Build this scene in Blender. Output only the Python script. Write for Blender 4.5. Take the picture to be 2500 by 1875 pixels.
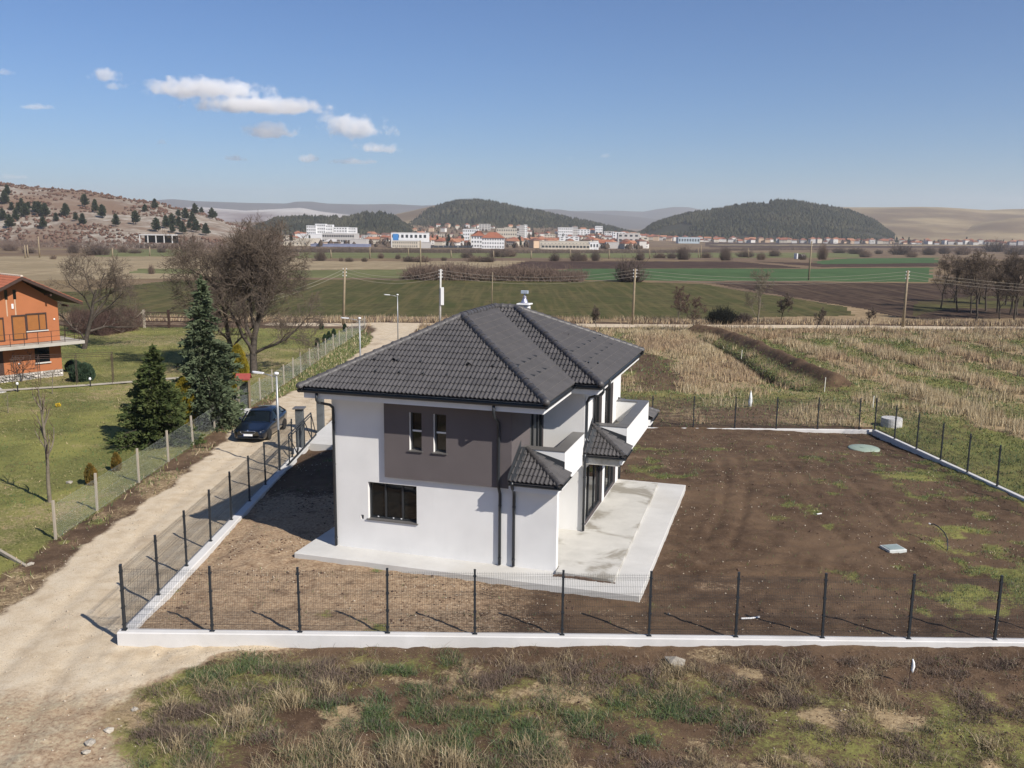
import bpy, bmesh, math, random
import numpy as np
from mathutils import Vector, Matrix

for o in list(bpy.data.objects):
    bpy.data.objects.remove(o, do_unlink=True)
SC = bpy.context.scene
COL = SC.collection

# ---------------------------------------------------------------- camera
FPX, PITCH, ROLL, CAMH = 2246.8, 0.1745, 0.0101, 11.5813      # focal length in pixels of a 2500 px wide frame
cp, sp, cr, sr = math.cos(PITCH), math.sin(PITCH), math.cos(ROLL), math.sin(ROLL)
_right0, _fwd, _up0 = Vector((1, 0, 0)), Vector((0, cp, -sp)), Vector((0, sp, cp))
_right = cr * _right0 + sr * _up0
_up = -sr * _right0 + cr * _up0
cam_d = bpy.data.cameras.new('camera')
cam = bpy.data.objects.new('camera', cam_d)
COL.objects.link(cam)
cam.matrix_world = Matrix(((_right.x, _up.x, -_fwd.x, 0), (_right.y, _up.y, -_fwd.y, 0),
                           (_right.z, _up.z, -_fwd.z, CAMH), (0, 0, 0, 1)))
cam_d.sensor_fit = 'HORIZONTAL'
cam_d.sensor_width = 36.0
cam_d.lens = 36.0 * FPX / 2500.0
cam_d.clip_start = 0.1
cam_d.clip_end = 60000
SC.camera = cam

# ---------------------------------------------------------------- sky, sun, exposure
SUN_AZ, SUN_EL = math.radians(132.0), math.radians(39.5)      # azimuth from +Y, clockwise seen from above
world = bpy.data.worlds.new('World')
SC.world = world
world.use_nodes = True
wn, wl = world.node_tree.nodes, world.node_tree.links
wn.clear()
w_out = wn.new('ShaderNodeOutputWorld')
w_bg = wn.new('ShaderNodeBackground')
w_sky = wn.new('ShaderNodeTexSky')
w_sky.sky_type = 'NISHITA'
w_sky.sun_disc = False
w_sky.sun_elevation = SUN_EL
w_sky.sun_rotation = SUN_AZ
w_sky.altitude = 500
w_sky.air_density = 1.0
w_sky.dust_density = 0.35
w_sky.ozone_density = 3.0
w_bg.inputs['Strength'].default_value = 0.05
w_tint = wn.new("ShaderNodeMix"); w_tint.data_type = "RGBA"; w_tint.blend_type = "MULTIPLY"
w_tint.inputs[0].default_value = 1.0
w_tint.inputs[7].default_value = (0.80, 1.07, 1.46, 1)      # clear cool spring sky
wl.new(w_sky.outputs[0], w_tint.inputs[6])
wl.new(w_tint.outputs[2], w_bg.inputs[0])
wl.new(w_bg.outputs[0], w_out.inputs[0])
sun_d = bpy.data.lights.new('sun', 'SUN')
sun_d.energy = 5.0
sun_d.angle = math.radians(0.5)
sun_d.color = (1.0, 0.935, 0.845)
sun = bpy.data.objects.new('sun', sun_d)
COL.objects.link(sun)
_sd = Vector((math.sin(SUN_AZ) * math.cos(SUN_EL), math.cos(SUN_AZ) * math.cos(SUN_EL), math.sin(SUN_EL)))
sun.rotation_euler = _sd.to_track_quat('Z', 'Y').to_euler()
SC.cycles.volume_bounces = 8
SC.cycles.max_bounces = 12
SC.view_settings.view_transform = 'Standard'
SC.view_settings.look = 'None'
SC.view_settings.gamma = 1.0
SC.view_settings.use_curve_mapping = False
SC.view_settings.exposure = 0.42

# ---------------------------------------------------------------- helpers
RNG = random.Random(7)
NR = np.random.default_rng(11)
def G(px, py, z=0.0):
    """ground point at height z that the photograph shows at pixel (px, py) of 2500 x 1875"""
    d = _right * ((px - 1250) / FPX) + _fwd - _up * ((py - 937.5) / FPX)
    t = (z - CAMH) / d.z
    return Vector((d.x * t, d.y * t, z))
def AT(px, py, y):
    """point at depth y seen at pixel (px, py)"""
    d = _right * ((px - 1250) / FPX) + _fwd - _up * ((py - 937.5) / FPX)
    t = y / d.y
    return Vector((d.x * t, y, CAMH + d.z * t))
def lerp(a, b, t): return a + (b - a) * t
def sstep(a, b, x):
    t = np.clip((x - a) / (b - a), 0, 1)
    return t * t * (3 - 2 * t)

def tag(o, label=None, cat=None, group=None, kind=None):
    if label: o['label'] = label
    if cat: o['category'] = cat
    if group: o['group'] = group
    if kind: o['kind'] = kind
    return o
def empty(name, loc=(0, 0, 0), rz=0.0, label=None, cat=None, group=None):
    o = bpy.data.objects.new(name, None)
    o.empty_display_size = 0.2
    o.location = loc
    o.rotation_euler = (0, 0, rz)
    COL.objects.link(o)
    return tag(o, label, cat, group)
def link(name, me, mat=None, parent=None, loc=None, rot=None, scale=None):
    o = bpy.data.objects.new(name, me)
    if mat is not None and not me.materials:
        me.materials.append(mat)
    if parent is not None: o.parent = parent
    if loc is not None: o.location = loc
    if rot is not None: o.rotation_euler = rot
    if scale is not None: o.scale = scale
    COL.objects.link(o)
    return o
def copy_tree(o, parent=None):
    c = o.copy()
    COL.objects.link(c)
    c.parent = parent
    for ch in KIDS.get(o.name, list(o.children)):
        copy_tree(ch, c)
    return c
KIDS = {}

class MB:
    """collects faces; build() links them as one mesh object"""
    def __init__(s): s.v = []; s.f = []
    def add(s, vs, fs):
        n = len(s.v)
        s.v.extend([tuple(p) for p in vs])
        s.f.extend([tuple(i + n for i in f) for f in fs])
        return s
    def box(s, x0, y0, z0, x1, y1, z1):
        return s.add([(x0, y0, z0), (x1, y0, z0), (x1, y1, z0), (x0, y1, z0), (x0, y0, z1), (x1, y0, z1), (x1, y1, z1), (x0, y1, z1)],
                     [(0, 3, 2, 1), (4, 5, 6, 7), (0, 1, 5, 4), (1, 2, 6, 5), (2, 3, 7, 6), (3, 0, 4, 7)])
    def cbox(s, x0, y0, z0, x1, y1, z1, b=0.01):
        """box with chamfered edges"""
        bm = bmesh.new()
        bmesh.ops.create_cube(bm, size=1)
        for v in bm.verts:
            v.co = Vector((lerp(x0, x1, v.co.x + .5), lerp(y0, y1, v.co.y + .5), lerp(z0, z1, v.co.z + .5)))
        bmesh.ops.bevel(bm, geom=list(bm.edges), offset=b, segments=1, affect='EDGES')
        s.add([v.co[:] for v in bm.verts], [[v.index for v in f.verts] for f in bm.faces])
        bm.free()
        return s
    def prism(s, poly, z0, z1):
        n = len(poly)
        return s.add([(p[0], p[1], z0) for p in poly] + [(p[0], p[1], z1) for p in poly],
                     [tuple(reversed(range(n))), tuple(range(n, 2 * n))] + [(i, (i + 1) % n, n + (i + 1) % n, n + i) for i in range(n)])
    def sweep(s, poly3, d):
        """extrude a 3D polygon by vector d"""
        n = len(poly3); d = Vector(d)
        a = [Vector(p) for p in poly3]
        return s.add(a + [p + d for p in a], [tuple(reversed(range(n))), tuple(range(n, 2 * n))] + [(i, (i + 1) % n, n + (i + 1) % n, n + i) for i in range(n)])
    def tube(s, pts, r, n=6, cap=True):
        """round tube through points, r a number or a list"""
        P = [Vector(p) for p in pts]
        R_ = r if isinstance(r, (list, tuple)) else [r] * len(P)
        base = len(s.v)
        up = None
        for i, p in enumerate(P):
            if i == 0: t = P[1] - P[0]
            elif i == len(P) - 1: t = P[-1] - P[-2]
            else: t = (P[i + 1] - P[i]).normalized() + (P[i] - P[i - 1]).normalized()
            t.normalize()
            if up is None:
                up = Vector((0, 0, 1)) if abs(t.z) < .9 else Vector((1, 0, 0))
            a = t.cross(up)
            if a.length < 1e-6: a = t.cross(Vector((0, 1, .1)))
            a.normalize(); b = a.cross(t); up = b
            for k in range(n):
                an = 2 * math.pi * k / n
                s.v.append(tuple(p + a * (math.cos(an) * R_[i]) + b * (math.sin(an) * R_[i])))
        for i in range(len(P) - 1):
            for k in range(n):
                s.f.append((base + i * n + k, base + (i + 1) * n + k, base + (i + 1) * n + (k + 1) % n, base + i * n + (k + 1) % n))
        if cap:
            s.f.append(tuple(base + k for k in range(n)))
            s.f.append(tuple(base + (len(P) - 1) * n + k for k in reversed(range(n))))
        return s
    def bar(s, p, q, w, h=None, up=(0, 0, 1)):
        """square bar from p to q"""
        h = w if h is None else h
        p, q = Vector(p), Vector(q); t = (q - p).normalized(); up = Vector(up)
        if abs(t.dot(up)) > .98: up = Vector((0, 1, 0)) if abs(t.y) < .9 else Vector((1, 0, 0))
        a = t.cross(up).normalized(); b = a.cross(t)
        c = [a * (x * w / 2) + b * (y * h / 2) for x, y in ((-1, -1), (1, -1), (1, 1), (-1, 1))]
        return s.add([p + k for k in c] + [q + k for k in c], [(3, 2, 1, 0), (4, 5, 6, 7), (0, 1, 5, 4), (1, 2, 6, 5), (2, 3, 7, 6), (3, 0, 4, 7)])
    def lathe(s, prof, n=16, c=(0, 0, 0)):
        base = len(s.v)
        for r, z in prof:
            for k in range(n):
                a = 2 * math.pi * k / n
                s.v.append((c[0] + r * math.cos(a), c[1] + r * math.sin(a), c[2] + z))
        for i in range(len(prof) - 1):
            for k in range(n):
                s.f.append((base + i * n + k, base + i * n + (k + 1) % n, base + (i + 1) * n + (k + 1) % n, base + (i + 1) * n + k))
        s.f.append(tuple(base + k for k in reversed(range(n))))
        s.f.append(tuple(base + (len(prof) - 1) * n + k for k in range(n)))
        return s
    def mesh(s, name, smooth=False):
        me = bpy.data.meshes.new(name)
        me.from_pydata(s.v, [], s.f)
        if smooth:
            me.polygons.foreach_set('use_smooth', [True] * len(me.polygons))
        me.update()
        return me
    def build(s, name, mat, parent=None, smooth=False, loc=None, rot=None):
        return link(name, s.mesh(name, smooth), mat, parent, loc, rot)

def np_mesh(name, V, F, mat, smooth=False, attrs=None):
    """V (n,3); F (m,k) with k 3 or 4"""
    V = np.ascontiguousarray(V, dtype=np.float32); F = np.ascontiguousarray(F, dtype=np.int32)
    me = bpy.data.meshes.new(name)
    k = F.shape[1]
    me.vertices.add(len(V)); me.vertices.foreach_set('co', V.ravel())
    me.loops.add(F.size); me.loops.foreach_set('vertex_index', F.ravel())
    me.polygons.add(len(F))
    me.polygons.foreach_set('loop_start', np.arange(0, F.size, k, dtype=np.int32))
    me.polygons.foreach_set('loop_total', np.full(len(F), k, dtype=np.int32))
    if smooth: me.polygons.foreach_set('use_smooth', np.ones(len(F), dtype=bool))
    for an, arr in (attrs or {}).items():
        a = me.color_attributes.new(an, 'FLOAT_COLOR', 'POINT')
        a.data.foreach_set('color', np.ascontiguousarray(arr, dtype=np.float32).ravel())
    me.update(calc_edges=True)
    if mat is not None: me.materials.append(mat)
    return me

# lattice noise, 0..1
def _hash(ix, iy, seed):
    h = (ix.astype(np.int64) * 374761393 + iy.astype(np.int64) * 668265263 + seed * 974634777) & 0xffffffff
    h = ((h ^ (h >> 13)) * 1274126177) & 0xffffffff
    h = (h ^ (h >> 16)) & 0xffffffff
    return h / 4294967295.0
def vnoise(x, y, seed=0):
    ix, iy = np.floor(x), np.floor(y)
    fx, fy = x - ix, y - iy
    fx = fx * fx * (3 - 2 * fx); fy = fy * fy * (3 - 2 * fy)
    a, b = _hash(ix, iy, seed), _hash(ix + 1, iy, seed)
    c, d = _hash(ix, iy + 1, seed), _hash(ix + 1, iy + 1, seed)
    return (a * (1 - fx) + b * fx) * (1 - fy) + (c * (1 - fx) + d * fx) * fy
def fbm(x, y, scale, seed=0, oct=4):
    x = np.asarray(x, float) / scale; y = np.asarray(y, float) / scale
    s = 0; amp = .5; tot = 0
    for o in range(oct):
        s = s + amp * vnoise(x * 2 ** o + 17.3 * o, y * 2 ** o - 9.1 * o, seed + o); tot += amp; amp *= .5
    return s / tot
def inpoly(x, y, poly):
    r = np.zeros(np.shape(x), bool); n = len(poly)
    for i in range(n):
        x0, y0 = poly[i][:2]; x1, y1 = poly[(i + 1) % n][:2]
        c = ((y0 > y) != (y1 > y))
        r ^= c & (x < (x1 - x0) * (y - y0) / (y1 - y0 + 1e-12) + x0)
    return r
def seg_d(x, y, pts):
    """distance to a polyline"""
    d = np.full(np.shape(x), 1e9)
    for a, b in zip(pts[:-1], pts[1:]):
        ax, ay = a[0], a[1]; bx, by = b[0] - ax, b[1] - ay
        t = np.clip(((x - ax) * bx + (y - ay) * by) / (bx * bx + by * by + 1e-9), 0, 1)
        d = np.minimum(d, np.hypot(x - ax - t * bx, y - ay - t * by))
    return d

# ---------------------------------------------------------------- materials
def S(r, g, b):
    """sRGB 0..255 -> linear"""
    f = lambda c: (c / 255 / 12.92) if c <= 10.3 else ((c / 255 + .055) / 1.055) ** 2.4
    return (f(r), f(g), f(b), 1.0)
class NT:
    def __init__(s, name):
        s.m = bpy.data.materials.new(name); s.m.use_nodes = True
        s.n, s.l = s.m.node_tree.nodes, s.m.node_tree.links
        s.b = s.n['Principled BSDF']
    def new(s, t, **kw):
        nd = s.n.new(t)
        for k, v in kw.items():
            if k in nd.inputs: nd.inputs[k].default_value = v
            else: setattr(nd, k, v)
        return nd
    def lk(s, a, b): s.l.new(a, b)
    def noise(s, vec, scale, detail=4, rough=.55, dist=0):
        nd = s.new('ShaderNodeTexNoise', Scale=scale, Detail=detail, Roughness=rough, Distortion=dist)
        s.lk(vec, nd.inputs['Vector']); return nd.outputs['Fac']
    def ramp(s, fac, stops):
        nd = s.new('ShaderNodeValToRGB'); e = nd.color_ramp.elements
        while len(e) < len(stops): e.new(.5)
        for el, (p, c) in zip(e, stops): el.position = p; el.color = c if len(c) == 4 else (*c, 1)
        s.lk(fac, nd.inputs[0]); return nd.outputs[0]
    def mix(s, fac, a, b, blend='MIX'):
        nd = s.new('ShaderNodeMix', data_type='RGBA', blend_type=blend)
        for sock, v in ((nd.inputs[0], fac), (nd.inputs[6], a), (nd.inputs[7], b)):
            if isinstance(v, (int, float)): sock.default_value = v
            elif isinstance(v, tuple): sock.default_value = v
            else: s.lk(v, sock)
        return nd.outputs[2]
    def math(s, op, a, b=0.0, c=None, clamp=False):
        nd = s.new('ShaderNodeMath', operation=op, use_clamp=clamp)
        for sock, v in zip(nd.inputs, (a, b, c)):
            if v is None: continue
            if isinstance(v, (int, float)): sock.default_value = v
            else: s.lk(v, sock)
        return nd.outputs[0]
    def mapr(s, v, a, b, c=0.0, d=1.0):
        nd = s.new('ShaderNodeMapRange', interpolation_type='SMOOTHSTEP')
        nd.inputs[1].default_value = a; nd.inputs[2].default_value = b; nd.inputs[3].default_value = c; nd.inputs[4].default_value = d
        s.lk(v, nd.inputs[0]); return nd.outputs[0]
    def pos(s): return s.new('ShaderNodeNewGeometry').outputs['Position']
    def obj(s): return s.new('ShaderNodeTexCoord').outputs['Object']
    def bump(s, h, strength=.3, dist=.02):
        nd = s.new('ShaderNodeBump', Strength=strength, Distance=dist)
        s.lk(h, nd.inputs['Height']); s.lk(nd.outputs[0], s.b.inputs['Normal'])
    def base(s, c):
        if isinstance(c, tuple): s.b.inputs['Base Color'].default_value = c
        else: s.lk(c, s.b.inputs['Base Color'])
def scl(c, k): return (min(c[0] * k, 1), min(c[1] * k, 1), min(c[2] * k, 1), 1.0)
def M(name, col, rough=.8, var=.15, scale=2.0, bump=0.0, bscale=30.0, metal=0.0, spec=.4, world=False, fine=None, coat=0.0, rnd=0.0):
    t = NT(name)
    v = t.pos() if world else t.obj()
    n1 = t.noise(v, scale, 5, .6)
    c = t.ramp(n1, [(.28, scl(col, 1 - var)), (.72, scl(col, 1 + var))])
    if fine:
        n2 = t.noise(v, fine[0], 3, .7)
        c = t.mix(t.mapr(n2, .35, .75), c, scl(col, fine[1]), 'MIX')
    if rnd:
        oi = t.new('ShaderNodeObjectInfo')
        k = t.math('MULTIPLY_ADD', oi.outputs['Random'], 2 * rnd, 1 - rnd)
        cc = t.new('ShaderNodeCombineColor')
        for i in range(3): t.lk(k, cc.inputs[i])
        c = t.mix(1.0, c, cc.outputs[0], 'MULTIPLY')
    t.base(c)
    t.b.inputs['Roughness'].default_value = rough
    t.b.inputs['Metallic'].default_value = metal
    t.b.inputs['Specular IOR Level'].default_value = spec
    if coat: t.b.inputs['Coat Weight'].default_value = coat; t.b.inputs['Coat Roughness'].default_value = .05
    if bump:
        t.bump(t.noise(v, bscale, 4, .6), bump, .01)
    return t.m
def glass(name, tint=(.006, .008, .009, 1), rough=.03):
    """window pane: dark room behind, mirror-like front"""
    t = NT(name)
    t.base(tint)
    t.b.inputs['Roughness'].default_value = rough
    t.b.inputs['Specular IOR Level'].default_value = .45
    t.b.inputs['IOR'].default_value = 1.5
    n = t.noise(t.obj(), 1.5, 2)
    t.bump(n, .02, .02)
    return t.m
# ================================================================= GROUND
KALB = 0.66
def PC(r, g, b, k=1.0):
    """surface colour from the colour a sunlit horizontal patch shows"""
    g0 = .3 * r + .55 * g + .15 * b
    c = S(lerp(r, g0, .12), lerp(g, g0, .12), lerp(b, g0, .12))
    return (min(c[0] * KALB * k, .95), min(c[1] * KALB * k, .95), min(c[2] * KALB * k, .95), 1.0)

# compound corner points (top of the low concrete walls)
FL = Vector((-10.99, 24.62, 0.0))                 # front left
D_F = Vector((math.cos(.0118), math.sin(.0118), -.0064))
FR = FL + D_F * 36
BL_Y = 46.3                                       # left wall ends at the gate
BR = Vector((21.75, 54.5, -.60))
def wall_front(x): return FL.y + (x - FL.x) * math.tan(.0118)

MOUND = [G(*p, -.8) for p in ((1700, 812), (1760, 822), (1830, 850), (1900, 885), (1960, 915), (2040, 947))]
TRENCH = [G(*p, -.8) for p in ((1690, 822), (1745, 842), (1810, 880), (1855, 912), (1900, 938), (1955, 955))]
DROW = [[G(*p, -.8) for p in r] for r in (
    ((1880, 822), (2000, 865), (2150, 925), (2300, 985), (2420, 1035), (2520, 1075)),
    ((2085, 838), (2200, 880), (2300, 905), (2420, 945), (2530, 985)),
    ((2260, 838), (2380, 880), (2520, 920)),
    ((2380, 835), (2520, 868)))]
TANP = [G(*p, -.8) for p in ((1545, 800), (1690, 800), (1700, 830), (1790, 870), (1850, 915), (1700, 915), (1640, 880), (1560, 860))]
TANP2 = [G(*p, -.8) for p in ((1650, 900), (1850, 905), (1860, 930), (1760, 965), (1640, 960))]
ZPY = np.array([0, 130, 200, 250, 300, 350, 400, 450, 520, 600, 700, 800, 900, 1100, 1300, 1550, 1800, 2150, 2500, 4200, 11000.])
ZPD = np.array([0, 0, -.06, -.35, -1.0, -1.9, -3.0, -4.2, -5.8, -7.6, -9.7, -11.6, -13.3, -16.2, -18.4, -20.5, -22, -23.2, -23.8, -24.5, -25.])
def drop(y): return np.interp(y, ZPY, ZPD)        # the plain falls gently away towards the town
def Gt(px, py):
    """ground point on the falling plain seen at a pixel"""
    z = -1.0
    for _ in range(60):
        c = G(px, py, z); z = .5 * z + .5 * (-1.0 + float(drop(c.y)))
        if c.y < 0 or c.y > 6000: return Vector((c.x / max(abs(c.y), 1) * 6000, 6000, -25))
    return G(px, py, z)
RUTS = [[G(*p, -.3) for p in r] for r in (((1760, 1120), (1775, 1180), (1760, 1260), (1720, 1330)), ((1800, 1115), (1822, 1180), (1815, 1260), (1780, 1340)), ((1850, 1090), (1905, 1160), (1960, 1250), (2060, 1320)), ((1895, 1085), (1950, 1150), (2010, 1235), (2110, 1300)), ((2050, 1140), (2100, 1200), (2180, 1290), (2300, 1380)), ((1700, 1400), (1900, 1380), (2100, 1400), (2300, 1440)), ((1690, 1425), (1900, 1410), (2100, 1425), (2300, 1470)))]
def T(x, y):
    """terrain height"""
    x = np.asarray(x, float); y = np.asarray(y, float)
    out = -.42 - .25 * sstep(40, 75, y) - .33 * sstep(75, 125, y)
    out = out - .12 * sstep(-16, -20, x) * sstep(30, 45, y)
    out = out + drop(y) + 26.0 * sstep(1450, 2500, y) * (1 - sstep(60, 420, x))
    # the compound is filled up a little
    ins = -.09 - .0048 * (x + 11) - .42 * sstep(40, 54.2, y) - .18 * sstep(13, 22, x) - .14 * (1 - sstep(-10.6, -9.3, x)) * sstep(25, 27, y)
    fy = FL.y + (x - FL.x) * math.tan(.0118)
    m = sstep(-10.97, -10.82, x) * (1 - sstep(21.9 + (54.5 - y) * .07, 22.1 + (54.5 - y) * .07, x)) * sstep(.02, .16, y - fy) * (1 - sstep(54.3, 54.6, y))
    z = out * (1 - m) + ins * m
    # foreground bank rises towards the wall on the right
    z = z + .10 * sstep(-6, 4, x) * (1 - sstep(fy - .1, fy + .1, y)) * sstep(17, 24, y)
    return z
def Tz(x, y): return float(T(np.array([x]), np.array([y]))[0])
def Tdet(x, y):
    """terrain with mound, trench and clods"""
    z = T(x, y)
    dm = seg_d(x, y, MOUND); dt = seg_d(x, y, TRENCH)
    z = z + 1.0 * np.exp(-(dm / 1.1) ** 2) * (.7 + .6 * fbm(x, y, 1.6, 5)) - .95 * np.exp(-(dt / .6) ** 2)
    near = 1 - sstep(60, 120, y)
    z = z + near * (.09 * (fbm(x, y, 1.2, 21, 3) - .5) + .10 * (fbm(x, y, .36, 22, 2) - .5)) * ROUGHF(x, y)
    z = z + .12 * (fbm(x, y, 9, 23, 3) - .5) * (1 - inside_compound(x, y))
    for r in RUTS:
        d = seg_d(x, y, r); z = z - .055 * np.exp(-(d / .16) ** 2) * (.4 + fbm(x, y, .5, 61, 2)) + .025 * np.exp(-((d - .3) / .12) ** 2)
    for tx in (-14.2, -12.6):
        d = np.abs(x - tx - .25 * np.sin(y * .13) - np.interp(y, [6, 24, 40], [2.5, .4, 0])); z = z - .05 * np.exp(-(d / .28) ** 2) * (y < 108)
    return z
def inside_compound(x, y):
    return ((x > -10.9) & (x < 22 + (54.5 - y) * .07) & (y > FL.y + (x - FL.x) * .0118 + .1) & (y < 54.4)).astype(float)
def ROUGHF(x, y):
    road = sstep(-16.2, -15.4, x) * (1 - sstep(-11.6, -11.1, x))
    return 1 - .75 * road

def zones(x, y):
    """weights: gravel, grass, dry grass, sandy"""
    n1 = fbm(x, y, 4.0, 31); n2 = fbm(x, y, 1.1, 32); n3 = fbm(x, y, 12.0, 33)
    gravel = np.zeros_like(x); grass = np.zeros_like(x); dry = np.zeros_like(x); sand = np.zeros_like(x)
    ins = inside_compound(x, y) > .5
    # dirt road along the left fence
    le = -15.75 + 1.2 * (n1 - .5) + 1.3 * sstep(60, 78, y) - 1.6 * sstep(92, 106, y)
    re = -11.0 - .3 * sstep(50, 60, y)
    rd = sstep(-.55, .45, (x - le) + .8 * (n2 - .5)) * (1 - sstep(-.3, .3, x - re)) * (y < 112)
    # near the camera it fans out to the left, its right edge meets the bank
    edge = np.interp(y, [6, 18.5, 20.5, 22.1, 23.9, 24.6, 26], [-6.2, -8.3, -9.3, -9.5, -8.2, -6.0, -11.0])
    front = (y < 24.6) & ~ins
    rdf = (1 - sstep(-.5, .35, x - edge + 1.2 * (n2 - .5))) * sstep(-.6, .8, (x - (-14.9 - (24.6 - y) * .1)) + 1.4 * (n1 - .5))
    gravel = np.where(y < 24.6, np.where(front, rdf * (1 - .55 * sstep(24.2, 21, y) * sstep(.35, .6, n1)), 0), np.where(ins, 0, rd))
    # back road across the picture
    by = 113.2 + .03 * x + 1.5 * (fbm(x, y, 30, 41) - .5)
    back = 1 - sstep(1.5, 2.3, np.abs(y - by) + .5 * (n2 - .5))
    jn = sstep(104, 111, y) * sstep(-18, -16, x) * (1 - sstep(-11, -8, x)) * (y < 113)
    gravel = np.maximum(gravel, np.maximum(back, jn * .9))
    gravel = np.where(inpoly(x, y, [(-200, 118), (-30, 118), (-30, 108), (-200, 108)]), gravel * .35, gravel)
    # lawn of the neighbour
    lawn = (1 - sstep(-17.5, -16.8, x + .5 * (n2 - .5))) * sstep(14, 22, y) * (1 - sstep(106, 110, y))
    grass = np.maximum(grass, lawn * (.72 + .5 * (n1 - .4)))
    dry = np.maximum(dry, lawn * sstep(.36, .66, n3 * .6 + n1 * .4) * .50)
    # grassy verge left of the road farther back
    vg = sstep(-17.3, -16.8, x) * (1 - sstep(-.5, .4, x - le)) * sstep(58, 66, y) * (1 - sstep(96, 104, y))
    grass = np.maximum(grass, vg * .9)
    strip = sstep(-17.2, -16.9, x) * (1 - sstep(-.2, .5, x - le)) * (1 - sstep(56, 64, y)) * (y > 24)
    grass = np.maximum(grass, strip * sstep(.55, .7, n2) * .6); dry = np.maximum(dry, strip * sstep(.45, .65, n1) * .55)
    # right of the road behind the house: rough dry ground
    rr = sstep(-10.8, -10.4, x) * (y > 55) * (1 - sstep(109, 112, y - .03 * x))
    dry = np.maximum(dry, rr * (.30 + .9 * (n1 - .4)))
    grass = np.maximum(grass, rr * sstep(.46, .62, n2 * .5 + n3 * .5) * .75)
    # meadow right of and behind the compound: green with straw-coloured rows
    me = ((~ins) & (y > 26) & (x > 4)).astype(float) * (1 - sstep(107, 112, y - .03 * x))
    grass = np.maximum(grass, me * (.62 + .8 * (n1 - .45)))
    for r in DROW:
        dd = seg_d(x, y, r); q = 1 - sstep(.7, 1.9, dd + 1.8 * (n2 - .5) + .8 * (n1 - .5))
        dry = np.maximum(dry, me * q); grass = grass * (1 - .85 * q)
    far_dry = me * sstep(92, 101, y + 12 * (n1 - .5) - .06 * x)
    dry = np.maximum(dry, far_dry * .75)
    for pl in (TANP, TANP2):
        q = inpoly(x + 2 * (n2 - .5), y + 5 * (n1 - .5), pl).astype(float)
        dry = np.maximum(dry, q * .9); grass *= (1 - .7 * q)
    # bare strip behind the far fence
    bare = ((~ins) & (x > 3) & (x < 22)).astype(float) * (1 - sstep(58, 64, y + 6 * (n1 - .5))) * (y > 54)
    grass *= 1 - .7 * bare
    brn = inpoly(x + 3 * (n2 - .5), y + 8 * (n1 - .5), [G(*p, -.8) for p in ((1540, 850), (1640, 890), (1660, 950), (1560, 960), (1540, 960))]).astype(float)
    dry *= 1 - .8 * brn; grass *= 1 - .7 * brn
    dm = seg_d(x, y, MOUND); q = np.exp(-(dm / 1.2) ** 4)
    grass *= 1 - q; dry *= 1 - q
    tr = np.exp(-(seg_d(x, y, TRENCH) / .45) ** 2); grass *= 1 - tr; dry *= 1 - tr
    # inside the compound
    sand = np.where(ins, sstep(5, -7, x + 5 * (n1 - .5)) * (1 - sstep(33, 43, y + 5 * (n2 - .5))) * 1.1, sand)
    sand = np.where(ins, np.maximum(sand, sstep(.6, .75, n2) * .35 * (x < 8)), sand)
    gpt = [(20.5, 33, 4.5), (18, 36, 3.0), (22, 42, 4.0), (15.8, 33.5, 2.0), (14.6, 28.6, 1.8), (21, 28.5, 3.6), (6.9, 43.0, 2.6), (4.9, 47.5, 2.4), (6.4, 45.5, 2.0), (17, 30.5, 1.6), (24, 37, 4)]
    gi = np.zeros_like(x)
    for cx, cy, r in gpt: gi = np.maximum(gi, np.exp(-(((x - cx) / r) ** 2 + ((y - cy) / (r * .8)) ** 2)))
    gi = np.maximum(gi * .8, .62 * sstep(9, 19, x) * sstep(50, 44, y))
    grass = np.where(ins, sstep(.26, .66, gi * .66 + (fbm(x, y, .9, 37) - .5) * 1.4 + (n1 - .5) * .9) * .66, grass)
    # foreground bank
    fr = front.astype(float) * (1 - gravel)
    fy = FL.y + (x - FL.x) * .0118
    near_wall = np.exp(-((fy - y) / 1.1) ** 2)
    gz = sstep(.42, .60, n1 * .55 + n3 * .45)
    grass = np.where(front, fr * np.clip(gz * .55 - near_wall * .35 + .12 * (x < -4), 0, 1), grass)
    dry = np.where(front, fr * np.clip(sstep(.5, .68, n2 * .5 + fbm(x, y, 3, 36) * .5) * .8 - near_wall * .3, 0, 1), dry)
    sand = np.where(front & (x < -5), np.maximum(sand, .8 * (1 - sstep(-7.5, -4.5, x)) * near_wall), sand)
    sand = np.where(front & (rdf > .2), np.maximum(sand, .9), sand)
    sand = np.where((x > -17.3) & (x < -11) & (y < 62), np.maximum(sand, .25), sand)
    return np.stack([gravel, np.clip(grass, 0, 1), np.clip(dry, 0, 1), sand], -1)

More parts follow.
